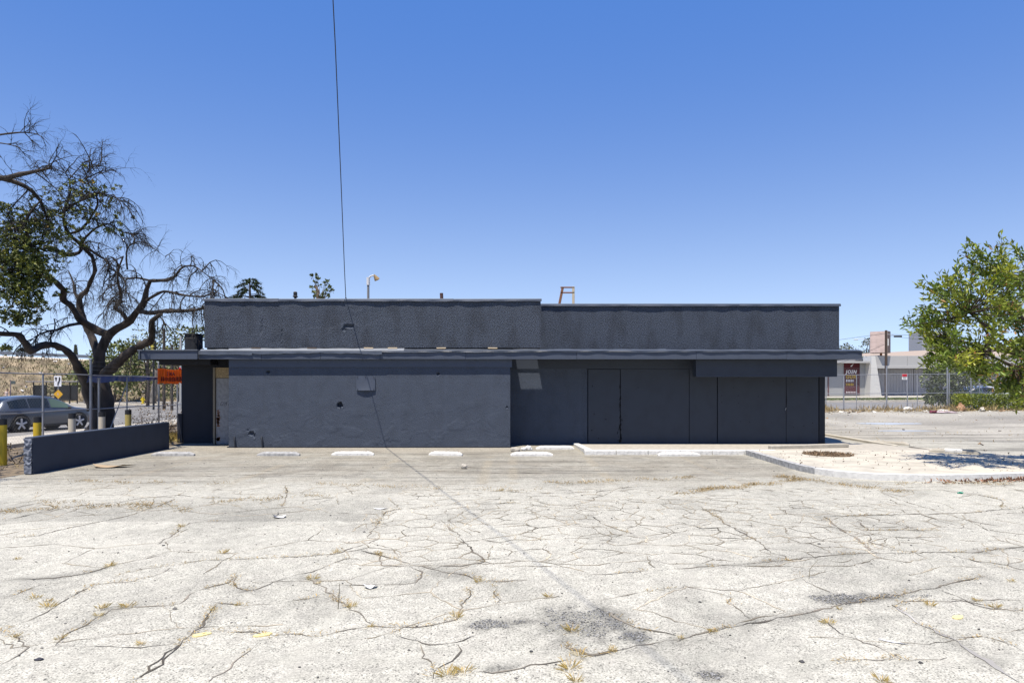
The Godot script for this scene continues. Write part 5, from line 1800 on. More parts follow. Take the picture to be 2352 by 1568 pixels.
func left_street() -> void:
	make_car("grey crossover car passing behind the left fence", Color(0.075, 0.09, 0.115), Vector3(-22.0, gh(-22, -31.5) + 0.008, -31.5), -0.298)
	# dry bushes by the left end of the building
	for q: Array in [[-13.3, -26.3, 1.35, "brown dead bush with curled leaves between fence and building"], [-14.7, -27.6, 1.2, "thin brown weed thicket against the fence below the banner"], [-13.6, -17.2, 0.55, "low dry weeds behind the near end of the low wall"]]:
		R.seed = int(absf(q[0] * 100.0))
		var base := Vector3(q[0], 0, q[1])
		var t := thing("dry_bush", q[3], "bush", base, "dry bushes along the left fence")
		var g := MB.new()
		g.col = Color(0.13, 0.085, 0.05)
		var tips: Array = []
		for k in 26:
			var d := (Vector3(R.randf_range(-1, 1), 1.1, R.randf_range(-1, 1))).normalized()
			twig(g, base + Vector3(R.randfn(0, 0.3), 0, R.randfn(0, 0.35)), d, q[2] * R.randf_range(0.6, 1.05), 0.012, 1, 0.15, tips)
		part(t, "stems", g, M.bark).set_meta("kind", "stuff")
		var f := MB.new()
		for p: Vector3 in tips:
			for k in 3:
				f.col = Color(0.19, 0.12, 0.055) * R.randf_range(0.4, 1.5)
				var d := rv().normalized()
				f.leaf(p + rv() * 0.08, d, d.cross(rv()).normalized(), 0.07, 0.04)
		part(t, "leaves", f, M.leaf).set_meta("kind", "stuff")
	var s := MB.new()
	R.seed = 5
	for k in 2600:
		var p := Vector3(-12.7 + R.randfn(0, 0.55), 0.0, -25.4 + R.randfn(0, 0.9))
		s.col = Color(0.46, 0.36, 0.12) * R.randf_range(0.4, 1.1)
		var d := (Vector3(R.randfn(0, 0.5), 0.8, R.randfn(0, 0.5))).normalized()
		s.leaf(p, d, d.cross(rv()).normalized(), R.randf_range(0.1, 0.3), 0.014)
	for k in 2200:
		var p := Vector3(R.randf_range(-16.2, -11.6), 0.0, R.randf_range(-24.0, -12.5))
		if fn.get_noise_2d(p.x, p.z) < 0.0:
			continue
		s.col = Color(0.33, 0.25, 0.11) * R.randf_range(0.3, 1.1)
		var d := (Vector3(R.randfn(0, 0.7), 0.5, R.randfn(0, 0.7))).normalized()
		s.leaf(p, d, d.cross(rv()).normalized(), R.randf_range(0.04, 0.16), 0.02)
	struct("dry_grass", s, M.straw, "stuff")
	var soil := MB.new()
	for i in 30:
		var z0 := -10.0 - i * 0.9
		var e0 := -11.3 + 0.12 * fn.get_noise_1d(z0)
		var e1 := -11.3 + 0.12 * fn.get_noise_1d(z0 - 0.9)
		soil.quad(Vector3(-16.3, 0.006, z0), Vector3(e0, 0.006, z0), Vector3(e1, 0.006, z0 - 0.9), Vector3(-16.3, 0.006, z0 - 0.9))
	var sm := mat(0.20, 0.155, 0.10, 1.0)
	sm.albedo_texture = M.mottle
	tri_uv(sm, 2.2)
	struct("bare_soil", soil, sm)


func sdf_person(joints: Array, cell: float) -> MB:
	# bones are tapered capsules [a, b, ra, rb]; surface nets over their smooth union
	var lo := Vector3(99, 99, 99)
	var hi := -lo
	for q: Array in joints:
		for e in 2:
			lo = lo.min(q[e] - Vector3.ONE * (q[2 + e] + 0.06))
			hi = hi.max(q[e] + Vector3.ONE * (q[2 + e] + 0.06))
	var n := Vector3i(((hi - lo) / cell).ceil()) + Vector3i.ONE
	var f := PackedFloat32Array()
	f.resize(n.x * n.y * n.z)
	for z in n.z:
		for y in n.y:
			for x in n.x:
				var p := lo + Vector3(x, y, z) * cell
				var s := 1.0
				for q: Array in joints:
					var ab: Vector3 = q[1] - q[0]
					var h := clampf((p - q[0]).dot(ab) / maxf(ab.length_squared(), 1e-6), 0.0, 1.0)
					var d: float = p.distance_to(q[0] + ab * h) - lerpf(q[2], q[3], h)
					var k := clampf(0.5 + 0.5 * (s - d) / 0.03, 0.0, 1.0)
					s = lerpf(s, d, k) - 0.03 * k * (1.0 - k)
				f[(z * n.y + y) * n.x + x] = s
	var b := MB.new()
	var at := {}
	for z in n.z - 1:
		for y in n.y - 1:
			for x in n.x - 1:
				var sum := Vector3()
				var cnt := 0
				var grad := Vector3()
				var val: Array = []
				for c in 8:
					val.append(f[((z + (c >> 2)) * n.y + y + ((c >> 1) & 1)) * n.x + x + (c & 1)])
				for c in 8:
					for bit: int in [1, 2, 4]:
						if not c & bit:
							var a: float = val[c]
							var e: float = val[c | bit]
							if (a < 0.0) != (e < 0.0):
								var u := a / (a - e)
								var pa := Vector3(c & 1, (c >> 1) & 1, c >> 2)
								var pe := Vector3((c | bit) & 1, ((c | bit) >> 1) & 1, (c | bit) >> 2)
								sum += pa.lerp(pe, u)
								cnt += 1
							if bit == 1: grad.x += e - a
							elif bit == 2: grad.y += e - a
							else: grad.z += e - a
				if cnt:
					at[Vector3i(x, y, z)] = b.vert(lo + (Vector3(x, y, z) + sum / cnt) * cell, grad.normalized())
	for key: Vector3i in at:
		for ax in 3:
			var e := Vector3i()
			e[ax] = 1
			var i0 := (key.z * n.y + key.y) * n.x + key.x
			var q := key + e
			var i1 := (q.z * n.y + q.y) * n.x + q.x
			if (f[i0] < 0.0) == (f[i1] < 0.0):
				continue
			var u := Vector3i()
			var w := Vector3i()
			u[(ax + 1) % 3] = 1
			w[(ax + 2) % 3] = 1
			if not (at.has(key - u) and at.has(key - w) and at.has(key - u - w)):
				continue
			var a: int = at[key]
			var c: int = at[key - u]
			var d: int = at[key - u - w]
			var g: int = at[key - w]
			if f[i0] < 0.0:
				b.ix.append_array(PackedInt32Array([a, d, c, a, g, d]))
			else:
				b.ix.append_array(PackedInt32Array([a, c, d, a, d, g]))
	return b


func far_left() -> void:
	# freeway embankment with dry grass
	R.seed = 61
	var b := MB.new()
	var nx := 240
	var nz := 26
	for j in nz + 1:
		for i in nx + 1:
			var x := lerpf(-230.0, 4.0, float(i) / nx)
			var u := float(j) / nz
			var z := -85.0 - u * 15.0
			var top := 5.55 - 0.042 * (x + 58.0)
			top *= smoothstep(4.0, -14.0, x)
			top = minf(top, 9.0)
			var y := lerpf(gh(x, z) + 0.15, top, smoothstep(0.0, 1.0, u) * 0.5 + u * 0.5)
			y += 0.22 * fn.get_noise_2d(x * 0.35, z * 0.35) * sin(PI * u)
			if j == nz:
				z = -170.0
			var k := 0.85 + 0.5 * fn.get_noise_2d(x * 0.3, z * 0.5) + 0.5 * fn2.get_noise_2d(x * 1.5, z * 2.5)
			b.col = Color(0.23, 0.182, 0.115).lerp(Color(0.14, 0.125, 0.07), clampf(fn.get_noise_2d(x * 0.2 + 80.0, z * 0.4) * 2.0, 0, 1)) * clampf(k, 0.5, 1.5)
			if u > 0.9:
				b.col = Color(0.46, 0.41, 0.34)
			b.col.a = 1.0
			b.vert(Vector3(x, y, z), Vector3(0, 0.92, 0.39))
	for j in nz:
		for i in nx:
			var a := j * (nx + 1) + i
			b.ix.append_array(PackedInt32Array([a, a + nx + 1, a + 1, a + 1, a + nx + 1, a + nx + 2]))
	struct("embankment", b, M.straw)
	var s := MB.new()
	var c := MB.new()
	for k in 9000:
		var x := R.randf_range(-95.0, -20.0)
		var u := R.randf() * 0.9
		var z := -85.0 - u * 15.0
		var y := lerpf(gh(x, z) + 0.15, 5.55 - 0.042 * (x + 58.0), smoothstep(0.0, 1.0, u) * 0.5 + u * 0.5)
		s.col = Color(0.26, 0.205, 0.12) * R.randf_range(0.3, 1.25)
		if fn.get_noise_2d(x * 0.25 + 9.0, z) > 0.22:
			s.col = Color(0.14, 0.15, 0.06) * R.randf_range(0.6, 1.3)
		var d := (Vector3(R.randfn(0, 0.5), 1.0, R.randfn(0, 0.4))).normalized()
		s.leaf(Vector3(x, y - 0.05, z), d, Vector3.RIGHT, R.randf_range(0.2, 0.5), 0.13)
		if k % 70 == 0:
			c.box(Vector3(x, y + 0.12, z), Vector3(R.randf_range(0.15, 0.5), 0.1, 0.2), Basis(rv().normalized(), R.randf()))
	struct("hillside_grass", s, M.straw, "stuff")
	struct("hillside_litter", c, mat(0.62, 0.6, 0.58), "stuff")
	var t := thing("guard_rail", "grey guard rail along the crest of the dry embankment", "guard rail", Vector3(-70, 6.2, -99.6))
	for k in 26:
		var x0 := -118.0 + k * 3.8
		var y0 := 5.55 - 0.042 * (x0 + 58.0)
		var y1 := 5.55 - 0.042 * (x0 + 3.8 + 58.0)
		b = MB.new()
		b.quad(Vector3(x0, y0 + 0.05, -99.5), Vector3(x0 + 3.8, y1 + 0.05, -99.5), Vector3(x0 + 3.8, y1 + 0.5, -99.5), Vector3(x0, y0 + 0.5, -99.5))
		b.quad(Vector3(x0, y0 + 0.5, -99.5), Vector3(x0 + 3.8, y1 + 0.5, -99.5), Vector3(x0 + 3.8, y1 + 0.5, -99.7), Vector3(x0, y0 + 0.5, -99.7))
		part(t, "beam", b, mat(0.14, 0.16, 0.19, 0.5, 0.2))
		b = MB.new()
		b.span(x0, x0 + 0.2, y0 - 0.4, y0 + 0.6, -99.55, -99.8)
		part(t, "post", b, M.black)
	fan_palm(pt(12, 880, 200) + Vector3(0, -2, 0), 11.2, "left fan palm showing over the embankment", 1)
	fan_palm(pt(46, 880, 200) + Vector3(0, -2, 0), 11.0, "middle fan palm showing over the embankment", 2)
	fan_palm(pt(64, 880, 205) + Vector3(0, -2, 0), 10.6, "right fan palm beside the kinked limb over the embankment", 3)
	b = MB.new()
	R.seed = 8
	var base := pt(173, 880, 160) - Vector3(0, 2, 0)
	for k in 500:
		var u := R.randf()
		var a := R.randf() * TAU
		var r := 0.85 * (1.0 - u) + 0.1
		b.col = Color(0.03, 0.045, 0.02) * R.randf_range(0.6, 1.3)
		b.leaf(base + Vector3(cos(a) * r, u * 10.4, sin(a) * r), (Vector3(cos(a) * 0.3, 1, sin(a) * 0.3)).normalized(), Vector3(-sin(a), 0, cos(a)), 0.9, 0.3)
	t = thing("cypress", "slim dark cypress spire left of the big trunk", "tree", base)
	part(t, "crown", b, M.leaf)
	# trees along the far pavement
	var green := Color(0.12, 0.14, 0.035)
	leafy_tree("far_tree", "round green tree right behind the big trunk", pt(262, 922, 83), 8.0, [[Vector3(0, 4.6, 0), Vector3(3.3, 2.4, 2.5)], [Vector3(1.6, 5.9, 0), Vector3(2.2, 1.6, 2)], [Vector3(-2.6, 3.0, 0), Vector3(2.6, 1.7, 2)]], 3600, 0.42, green, 71, "trees across the side street")
	leafy_tree("far_tree", "spreading dark green tree left of the orange banner", pt(334, 925, 79), 7.0, [[Vector3(0, 3.7, 0), Vector3(2.9, 2.2, 2.2)], [Vector3(2.2, 4.6, 0), Vector3(2.3, 1.5, 2)], [Vector3(-1.6, 2.4, 0.4), Vector3(2.0, 1.5, 2)], [Vector3(2.6, 2.2, 0), Vector3(2.2, 1.7, 2)]], 3800, 0.42, green * 0.85, 72, "trees across the side street")
	leafy_tree("far_tree", "low olive bushy tree left of the big trunk", pt(216, 922, 84), 5.0, [[Vector3(0, 3.4, 0), Vector3(2.4, 1.7, 2)], [Vector3(-1.8, 2.3, 0), Vector3(1.6, 1.3, 2)]], 1500, 0.4, green * 0.95, 73, "trees across the side street")
	leafy_tree("far_tree", "tall loose tree rising behind the rooftop cabinet", pt(412, 925, 74), 9.6, [[Vector3(-0.6, 7.3, 0), Vector3(2.6, 1.2, 2)], [Vector3(2.0, 7.5, 0), Vector3(2.2, 0.8, 1.6)], [Vector3(-1.6, 5.2, 0), Vector3(1.7, 1.6, 1.5)], [Vector3(1.0, 5.0, 0.5), Vector3(2.4, 1.8, 1.5)], [Vector3(2.7, 3.6, 0), Vector3(1.6, 2.0, 1.6)]], 2600, 0.36, green * 0.8, 74, "trees across the side street")
	leafy_tree("far_tree", "thin small leaved tree left of the traffic signal", pt(338, 925, 70), 8.2, [[Vector3(0, 6.9, 0), Vector3(1.7, 1.1, 1.4)], [Vector3(1.3, 5.6, 0), Vector3(1.5, 1.0, 1.4)], [Vector3(-1.0, 6.0, 0), Vector3(1.2, 0.8, 1.2)]], 620, 0.32, Color(0.11, 0.12, 0.03), 75, "trees across the side street")
	t = thing("leaning_tree", "leaning smooth grey tree trunk under the far trees", "tree", pt(350, 926, 76))
	b = MB.new()
	b.col = Color(0.22, 0.20, 0.18)
	limb(b, [pt(348, 928, 76), pt(351, 905, 76), pt(357, 880, 76), pt(360, 850, 76)], [0.5, 0.38, 0.33, 0.28], 9, 0.05)
	part(t, "trunk", b, M.bark)
	leafy_tree("roadside_bush", "dark sprawling bush left of the bus shelter's bench", pt(114, 928, 83), 2.6, [[Vector3(0, 1.1, 0), Vector3(1.1, 1.1, 1)], [Vector3(0.3, 2.0, 0), Vector3(0.9, 0.7, 1)]], 420, 0.3, Color(0.10, 0.10, 0.045), 76)
	# street furniture
	var g := gh(-50, -78) + 0.16
	t = thing("bus_shelter", "dark bus shelter with two panels on the far pavement", "bus shelter", Vector3(-52, g, -78))
	b = MB.new()
	b.bev(Vector3(-52.2, g + 2.5, -78.0), Vector3(5.9, 0.12, 1.5), 0.03)
	part(t, "roof", b, mat(0.20, 0.19, 0.2))
	for q: Array in [[-54.75, -53.3], [-52.3, -49.75]]:
		b = MB.new()
		b.bev(Vector3((q[0] + q[1]) / 2.0, g + 1.22, -78.1), Vector3(q[1] - q[0], 1.75, 0.06), 0.01)
		part(t, "panel", b, mat(0.02, 0.018, 0.018, 0.25))
		for x: float in q:
			b = MB.new()
			b.bev(Vector3(x, g + 1.23, -78.05), Vector3(0.11, 2.46, 0.11), 0.01)
			part(t, "post", b, M.black)
	b = MB.new()
	b.bev(Vector3(-50.6, g + 1.23, -78.0), Vector3(0.12, 2.46, 0.1), 0.01)
	part(t, "post", b, M.black)
	b = MB.new()
	b.bev(Vector3(-51.2, g + 0.45, -77.75), Vector3(1.9, 0.08, 0.4), 0.02)
	for x: float in [-52.0, -51.2, -50.4]:
		b.span(x - 0.03, x + 0.03, g, g + 0.42, -77.7, -77.8)
	part(t, "bench", b, M.black)
	t = thing("waste_bin", "grey waste bin right of the bus shelter", "bin", pt(198, 930, 77))
	b = MB.new()
	var o := Vector3(t.position.x, g, -77)
	b.tube(PackedVector3Array([o, o + Vector3(0, 0.15, 0), o + Vector3(0, 0.9, 0), o + Vector3(0, 1.02, 0)]), PackedFloat32Array([0.24, 0.3, 0.33, 0.2]), 14, true)
	part(t, "drum", b, mat(0.16, 0.15, 0.15))
	b = MB.new()
	b.tube(PackedVector3Array([o + Vector3(0, 0.95, 0), o + Vector3(0, 1.1, 0)]), PackedFloat32Array([0.32, 0.28]), 14, true)
	part(t, "lid", b, mat(0.3, 0.3, 0.3))
	o = Vector3(pt(327.5, 929, 76).x, gh(-41, -76) + 0.15, -76)
	t = thing("fire_hydrant", "small yellow fire hydrant on the far kerb", "hydrant", o)
	b = MB.new()
	b.tube(PackedVector3Array([o, o + Vector3(0, 0.06, 0), o + Vector3(0, 0.07, 0), o + Vector3(0, 0.5, 0), o + Vector3(0, 0.6, 0), o + Vector3(0, 0.72, 0)]), PackedFloat32Array([0.2, 0.2, 0.13, 0.13, 0.16, 0.05]), 12, true)
	part(t, "barrel", b, mat(0.62, 0.47, 0.02))
	b = MB.new()
	b.cyl(o + Vector3(-0.24, 0.42, 0), o + Vector3(0.24, 0.42, 0), 0.07, 0.07, 8)
	part(t, "outlet", b, mat(0.62, 0.47, 0.02))
	# keep right sign on the median
	o = Vector3(pt(132.6, 0, 68).x, gh(-45, -68), -68)
	t = pole("keep_right_sign", "white keep right sign above a yellow diamond on one post", "sign", o, 3.15, 0.045, M.steel)
	b = MB.new()
	b.bev(o + Vector3(0, 2.65, 0.06), Vector3(0.72, 1.05, 0.02), 0.004)
	var plate := part(t, "plate", b, mat(0.72, 0.72, 0.74))
	b = MB.new()
	b.tube(PackedVector3Array([o + Vector3(0.02, 2.25, 0.08), o + Vector3(0.05, 2.5, 0.08), o + Vector3(0.16, 2.66, 0.08), o + Vector3(0.19, 2.9, 0.08)]), PackedFloat32Array([0.06, 0.06, 0.06, 0.06]), 6)
	b.tri(o + Vector3(0.07, 2.87, 0.09), o + Vector3(0.31, 2.87, 0.09), o + Vector3(0.19, 3.1, 0.09))
	part(plate, "arrow", b, M.black)
	b = MB.new()
	b.quad(o + Vector3(-0.28, 3.02, 0.075), o + Vector3(-0.2, 2.62, 0.075), o + Vector3(-0.13, 2.62, 0.075), o + Vector3(-0.04, 3.02, 0.075))
	part(plate, "divider_mark", b, M.black)
	b = MB.new()
	b.bev(o + Vector3(0.05, 1.35, 0.06), Vector3(0.66, 0.66, 0.02), 0.004, Basis(Vector3.BACK, PI / 4.0))
	part(t, "yellow_diamond", b, mat(0.62, 0.33, 0.01))
	b = MB.new()
	b.box(o + Vector3(0.03, 1.36, 0.08), Vector3(0.13, 0.26, 0.01), Basis(Vector3.BACK, 0.2))
	part(t, "sticker", b, mat(0.5, 0.35, 0.3))
	b = MB.new()
	b.bev(Vector3(o.x, gh(o.x, -68) + 0.07, -68), Vector3(9, 0.14, 1.6), 0.03)
	struct("median", b, M.walk)
	# post with a small box sign by the person
	o = Vector3(pt(23.3, 0, 76).x, gh(-56, -76) + 0.15, -76)
	t = pole("stop_post", "slim purple grey post with a small green sign at the far left", "sign", o, 2.75, 0.05, mat(0.11, 0.09, 0.13))
	b = MB.new()
	b.bev(o + Vector3(0.3, 2.45, 0), Vector3(0.48, 0.36, 0.05), 0.01)
	part(t, "small_sign", b, mat(0.06, 0.08, 0.08))
	# person
	o = Vector3(pt(13.5, 0, 75).x, gh(-55, -75) + 0.15, -75)
	t = thing("person", "person with dark hair and a pale top on the far pavement", "person", o)
	var bones: Array = [[Vector3(-0.09, 0.95, 0), Vector3(-0.13, 0.5, 0.1), 0.085, 0.055], [Vector3(-0.13, 0.5, 0.1), Vector3(-0.16, 0.07, 0.0), 0.055, 0.04], [Vector3(0.09, 0.95, 0), Vector3(0.2, 0.52, 0.06), 0.085, 0.055], [Vector3(0.2, 0.52, 0.06), Vector3(0.17, 0.07, -0.1), 0.055, 0.04], [Vector3(-0.16, 0.05, 0.0), Vector3(-0.12, 0.04, 0.16), 0.04, 0.035], [Vector3(0.17, 0.05, -0.1), Vector3(0.21, 0.04, 0.06), 0.04, 0.035], [Vector3(0, 0.96, 0), Vector3(0.03, 1.2, 0.0), 0.135, 0.125], [Vector3(0.03, 1.2, 0), Vector3(0.06, 1.38, 0.01), 0.135, 0.12], [Vector3(-0.1, 1.4, 0), Vector3(0.22, 1.4, 0.02), 0.065, 0.065], [Vector3(0.06, 1.4, 0.01), Vector3(0.09, 1.55, 0.03), 0.055, 0.05], [Vector3(0.1, 1.62, 0.04), Vector3(0.11, 1.68, 0.03), 0.088, 0.09], [Vector3(-0.13, 1.38, 0), Vector3(-0.22, 1.12, 0.04), 0.05, 0.04], [Vector3(-0.22, 1.12, 0.04), Vector3(-0.1, 0.95, 0.2), 0.038, 0.03], [Vector3(0.25, 1.38, 0.02), Vector3(0.36, 1.14, 0.06), 0.05, 0.04], [Vector3(0.36, 1.14, 0.06), Vector3(0.45, 0.98, 0.22), 0.038, 0.03], [Vector3(0.12, 1.61, 0.12), Vector3(0.12, 1.6, 0.135), 0.018, 0.012]]
	b = sdf_person(bones, 0.028)
	for i in b.v.size():
		var y := b.v[i].y
		b.c[i] = Color(0.02, 0.02, 0.03) if y < 0.98 and y > 0.4 and absf(b.v[i].x) < 0.3 else Color(0.55, 0.45, 0.40) if y < 1.45 and y > 0.95 and absf(b.v[i].x - 0.04) < 0.2 else Color(0.42, 0.26, 0.19)
		if y < 0.1:
			b.c[i] = Color(0.6, 0.6, 0.6)
		b.v[i] += o
	part(t, "body", b, M.vc)
	b = MB.new()
	var hair: Array = [[Vector3(0.1, 1.68, 0.0), Vector3(0.1, 1.7, 0.02), 0.105, 0.1], [Vector3(0.1, 1.64, -0.04), Vector3(0.08, 1.5, -0.06), 0.09, 0.05]]
	b = sdf_person(hair, 0.025)
	for i in b.v.size():
		b.v[i] += o
	part(t, "hair", b, mat(0.02, 0.014, 0.01))
	# traffic signal over the left roof, utility poles, concrete lamp pole
	o = Vector3(pt(352, 0, 60).x, gh(-31, -60), -60)
	t = pole("traffic_signal", "black traffic signal with three yellow hooded lamps above the left roof", "traffic light", o, 6.2, 0.09, M.black)
	b = MB.new()
	b.bev(o + Vector3(0.15, 5.55, 0.25), Vector3(0.36, 1.02, 0.22), 0.04)
	part(t, "housing", b, M.black)
	for k in 3:
		b = MB.new()
		b.cyl(o + Vector3(0.15, 5.87 - k * 0.32, 0.36), o + Vector3(0.15, 5.85 - k * 0.32, 0.56), 0.13, 0.12, 12)
		part(t, "lamp_hood", b, mat(0.55, 0.45, 0.08))
	b = MB.new()
	b.bev(o + Vector3(0.95, 5.05, 0.1), Vector3(0.95, 0.3, 0.03), 0.01)
	part(t, "street_name_plate", b, mat(0.015, 0.04, 0.2))
	var wood := mat(0.055, 0.045, 0.038, 1.0)
	o = Vector3(pt(376, 0, 60).x, gh(-30, -60), -60)
	pole("utility_pole", "dark wooden utility pole left of the banner's middle", "pole", o, 7.1, 0.13, wood)
	o = Vector3(pt(394, 0, 58).x, gh(-29, -58), -58)
	pole("utility_pole", "second dark wooden pole, nearer the building's screen wall", "pole", o, 5.6, 0.12, wood)
	o = Vector3(pt(414.5, 0, 62).x, gh(-30, -62), -62)
	t = pole("lamp_post", "pale concrete lamp post beside the screen wall", "lamp post", o, 6.6, 0.12, mat(0.4, 0.4, 0.38))
	b = MB.new()
	b.tube(PackedVector3Array([o, o + Vector3(0, 0.5, 0), o + Vector3(0, 0.7, 0)]), PackedFloat32Array([0.3, 0.3, 0.13]), 10)
	part(t, "base", b, mat(0.4, 0.4, 0.38))
	# street lamp and trees that rise behind the roof
	o = Vector3(pt(845.5, 0, 40).x, 0, -40)
	t = pole("street_lamp", "grey street lamp with a bent white arm over the roofline", "lamp post", o, 7.95, 0.085, mat(0.20, 0.20, 0.2))
	b = MB.new()
	b.cyl(o + Vector3(0, 7.85, 0), o + Vector3(0, 8.3, 0), 0.1, 0.095, 12)
	part(t, "white_collar", b, mat(0.6, 0.6, 0.6))
	b = MB.new()
	b.tube(PackedVector3Array([o + Vector3(0, 8.2, 0), o + Vector3(0.12, 8.36, 0), o + Vector3(0.26, 8.41, 0), o + Vector3(0.4, 8.36, 0)]), PackedFloat32Array([0.045, 0.045, 0.045, 0.045]), 8, true)
	part(t, "arm", b, mat(0.6, 0.58, 0.55))
	b = MB.new()
	b.tube(PackedVector3Array([o + Vector3(0.34, 8.46, 0), o + Vector3(0.4, 8.36, 0), o + Vector3(0.52, 8.17, 0), o + Vector3(0.53, 8.15, 0)]), PackedFloat32Array([0.04, 0.09, 0.17, 0.12]), 12, true)
	part(t, "lamp_head", b, mat(0.4, 0.27, 0.13))
	o = Vector3(pt(571, 0, 75).x, 0, -75)
	t = thing("cedar_tree", "dark layered conifer top showing over the left parapet", "tree", o)
	R.seed = 91
	b = MB.new()
	b.col = Color(0.06, 0.05, 0.04)
	b.tube(PackedVector3Array([o, o + Vector3(0.2, 7, 0), o + Vector3(0.1, 13.6, 0)]), PackedFloat32Array([0.4, 0.28, 0.06]), 8)
	var f := MB.new()
	for k in 64:
		var y := R.randf_range(7.0, 13.5)
		var a := R.randf() * TAU
		var l := R.randf_range(0.5, 1.0) * minf(3.2, 0.9 + (13.9 - y) * 1.1)
		var p0 := o + Vector3(0.1, y, 0)
		var p1 := p0 + Vector3(cos(a) * l, -0.25 * l, sin(a) * l)
		var pm := p0.lerp(p1, 0.5) + Vector3(0, 0.18 * l, 0)
		b.tube(PackedVector3Array([p0, pm, p1]), PackedFloat32Array([0.05, 0.03, 0.01]), 4)
		for j in int(60 * l):
			var u := R.randf_range(0.25, 1.0)
			var q := p0.lerp(pm, u).lerp(pm.lerp(p1, u), u)
			f.col = Color(0.035, 0.055, 0.025) * R.randf_range(0.6, 1.7)
			var d := (Vector3(cos(a), -0.35, sin(a)) + rv() * 0.8).normalized()
			f.leaf(q, d, d.cross(Vector3.UP).normalized(), R.randf_range(0.2, 0.42), 0.11)
	part(t, "trunk", b, M.bark)
	part(t, "crown", f, M.leaf).set_meta("kind", "stuff")
	o = Vector3(pt(735, 0, 60).x, 0, -60)
	t = thing("lopped_tree", "lopped tree with sprouting green shoots beside the cable", "tree", o)
	R.seed = 92
	b = MB.new()
	b.col = Color(0.20, 0.15, 0.10)
	limb(b, [o, o + Vector3(0, 5, 0), pt(730, 688, 60), pt(729, 668, 60), pt(722, 655, 60)], [0.3, 0.22, 0.17, 0.14, 0.06], 8)
	f = MB.new()
	for q: Array in [[717, 634, 9], [726, 634, 7], [729, 641, 8], [724, 648, 5], [733, 656, 3], [717, 660, 4], [719, 672, 7], [722, 682, 7], [750, 647, 8], [745, 652, 6], [756, 660, 9], [762, 668, 8], [748, 668, 10], [742, 676, 10], [752, 680, 9], [734, 684, 8], [741, 686, 8]]:
		var p := pt(q[0], q[1], 60)
		var st := pt(728, 664, 60) if q[0] < 733 else pt(738, 690, 60)
		b.tube(PackedVector3Array([st, st.lerp(p, 0.5) + rv() * 0.08, p]), PackedFloat32Array([0.04, 0.025, 0.01]), 4)
		rosette(f, p, q[2] * 2, 0.3, 0.17, Color(0.09, 0.11, 0.025))
	part(t, "trunk", b, M.bark)
	part(t, "shoots", f, M.leaf).set_meta("kind", "stuff")


func text(parent: Node, called: String, s: String, size: float, at: Vector3, m: Material, slant := 0.0, depth := 0.01) -> void:
	var tm := TextMesh.new()
	var fo := SystemFont.new()
	fo.font_names = PackedStringArray(["Droid Sans"])
	fo.font_weight = 700
	tm.font = fo
	tm.text = s
	tm.font_size = 64
	tm.pixel_size = size / 64.0
	tm.depth = depth
	tm.horizontal_alignment = HORIZONTAL_ALIGNMENT_LEFT
	var o := part_mesh(parent, called, tm, m)
	o.position += at
	o.transform.basis = Basis(Vector3(1, 0, 0), Vector3(slant, 1, 0), Vector3(0, 0, 1))


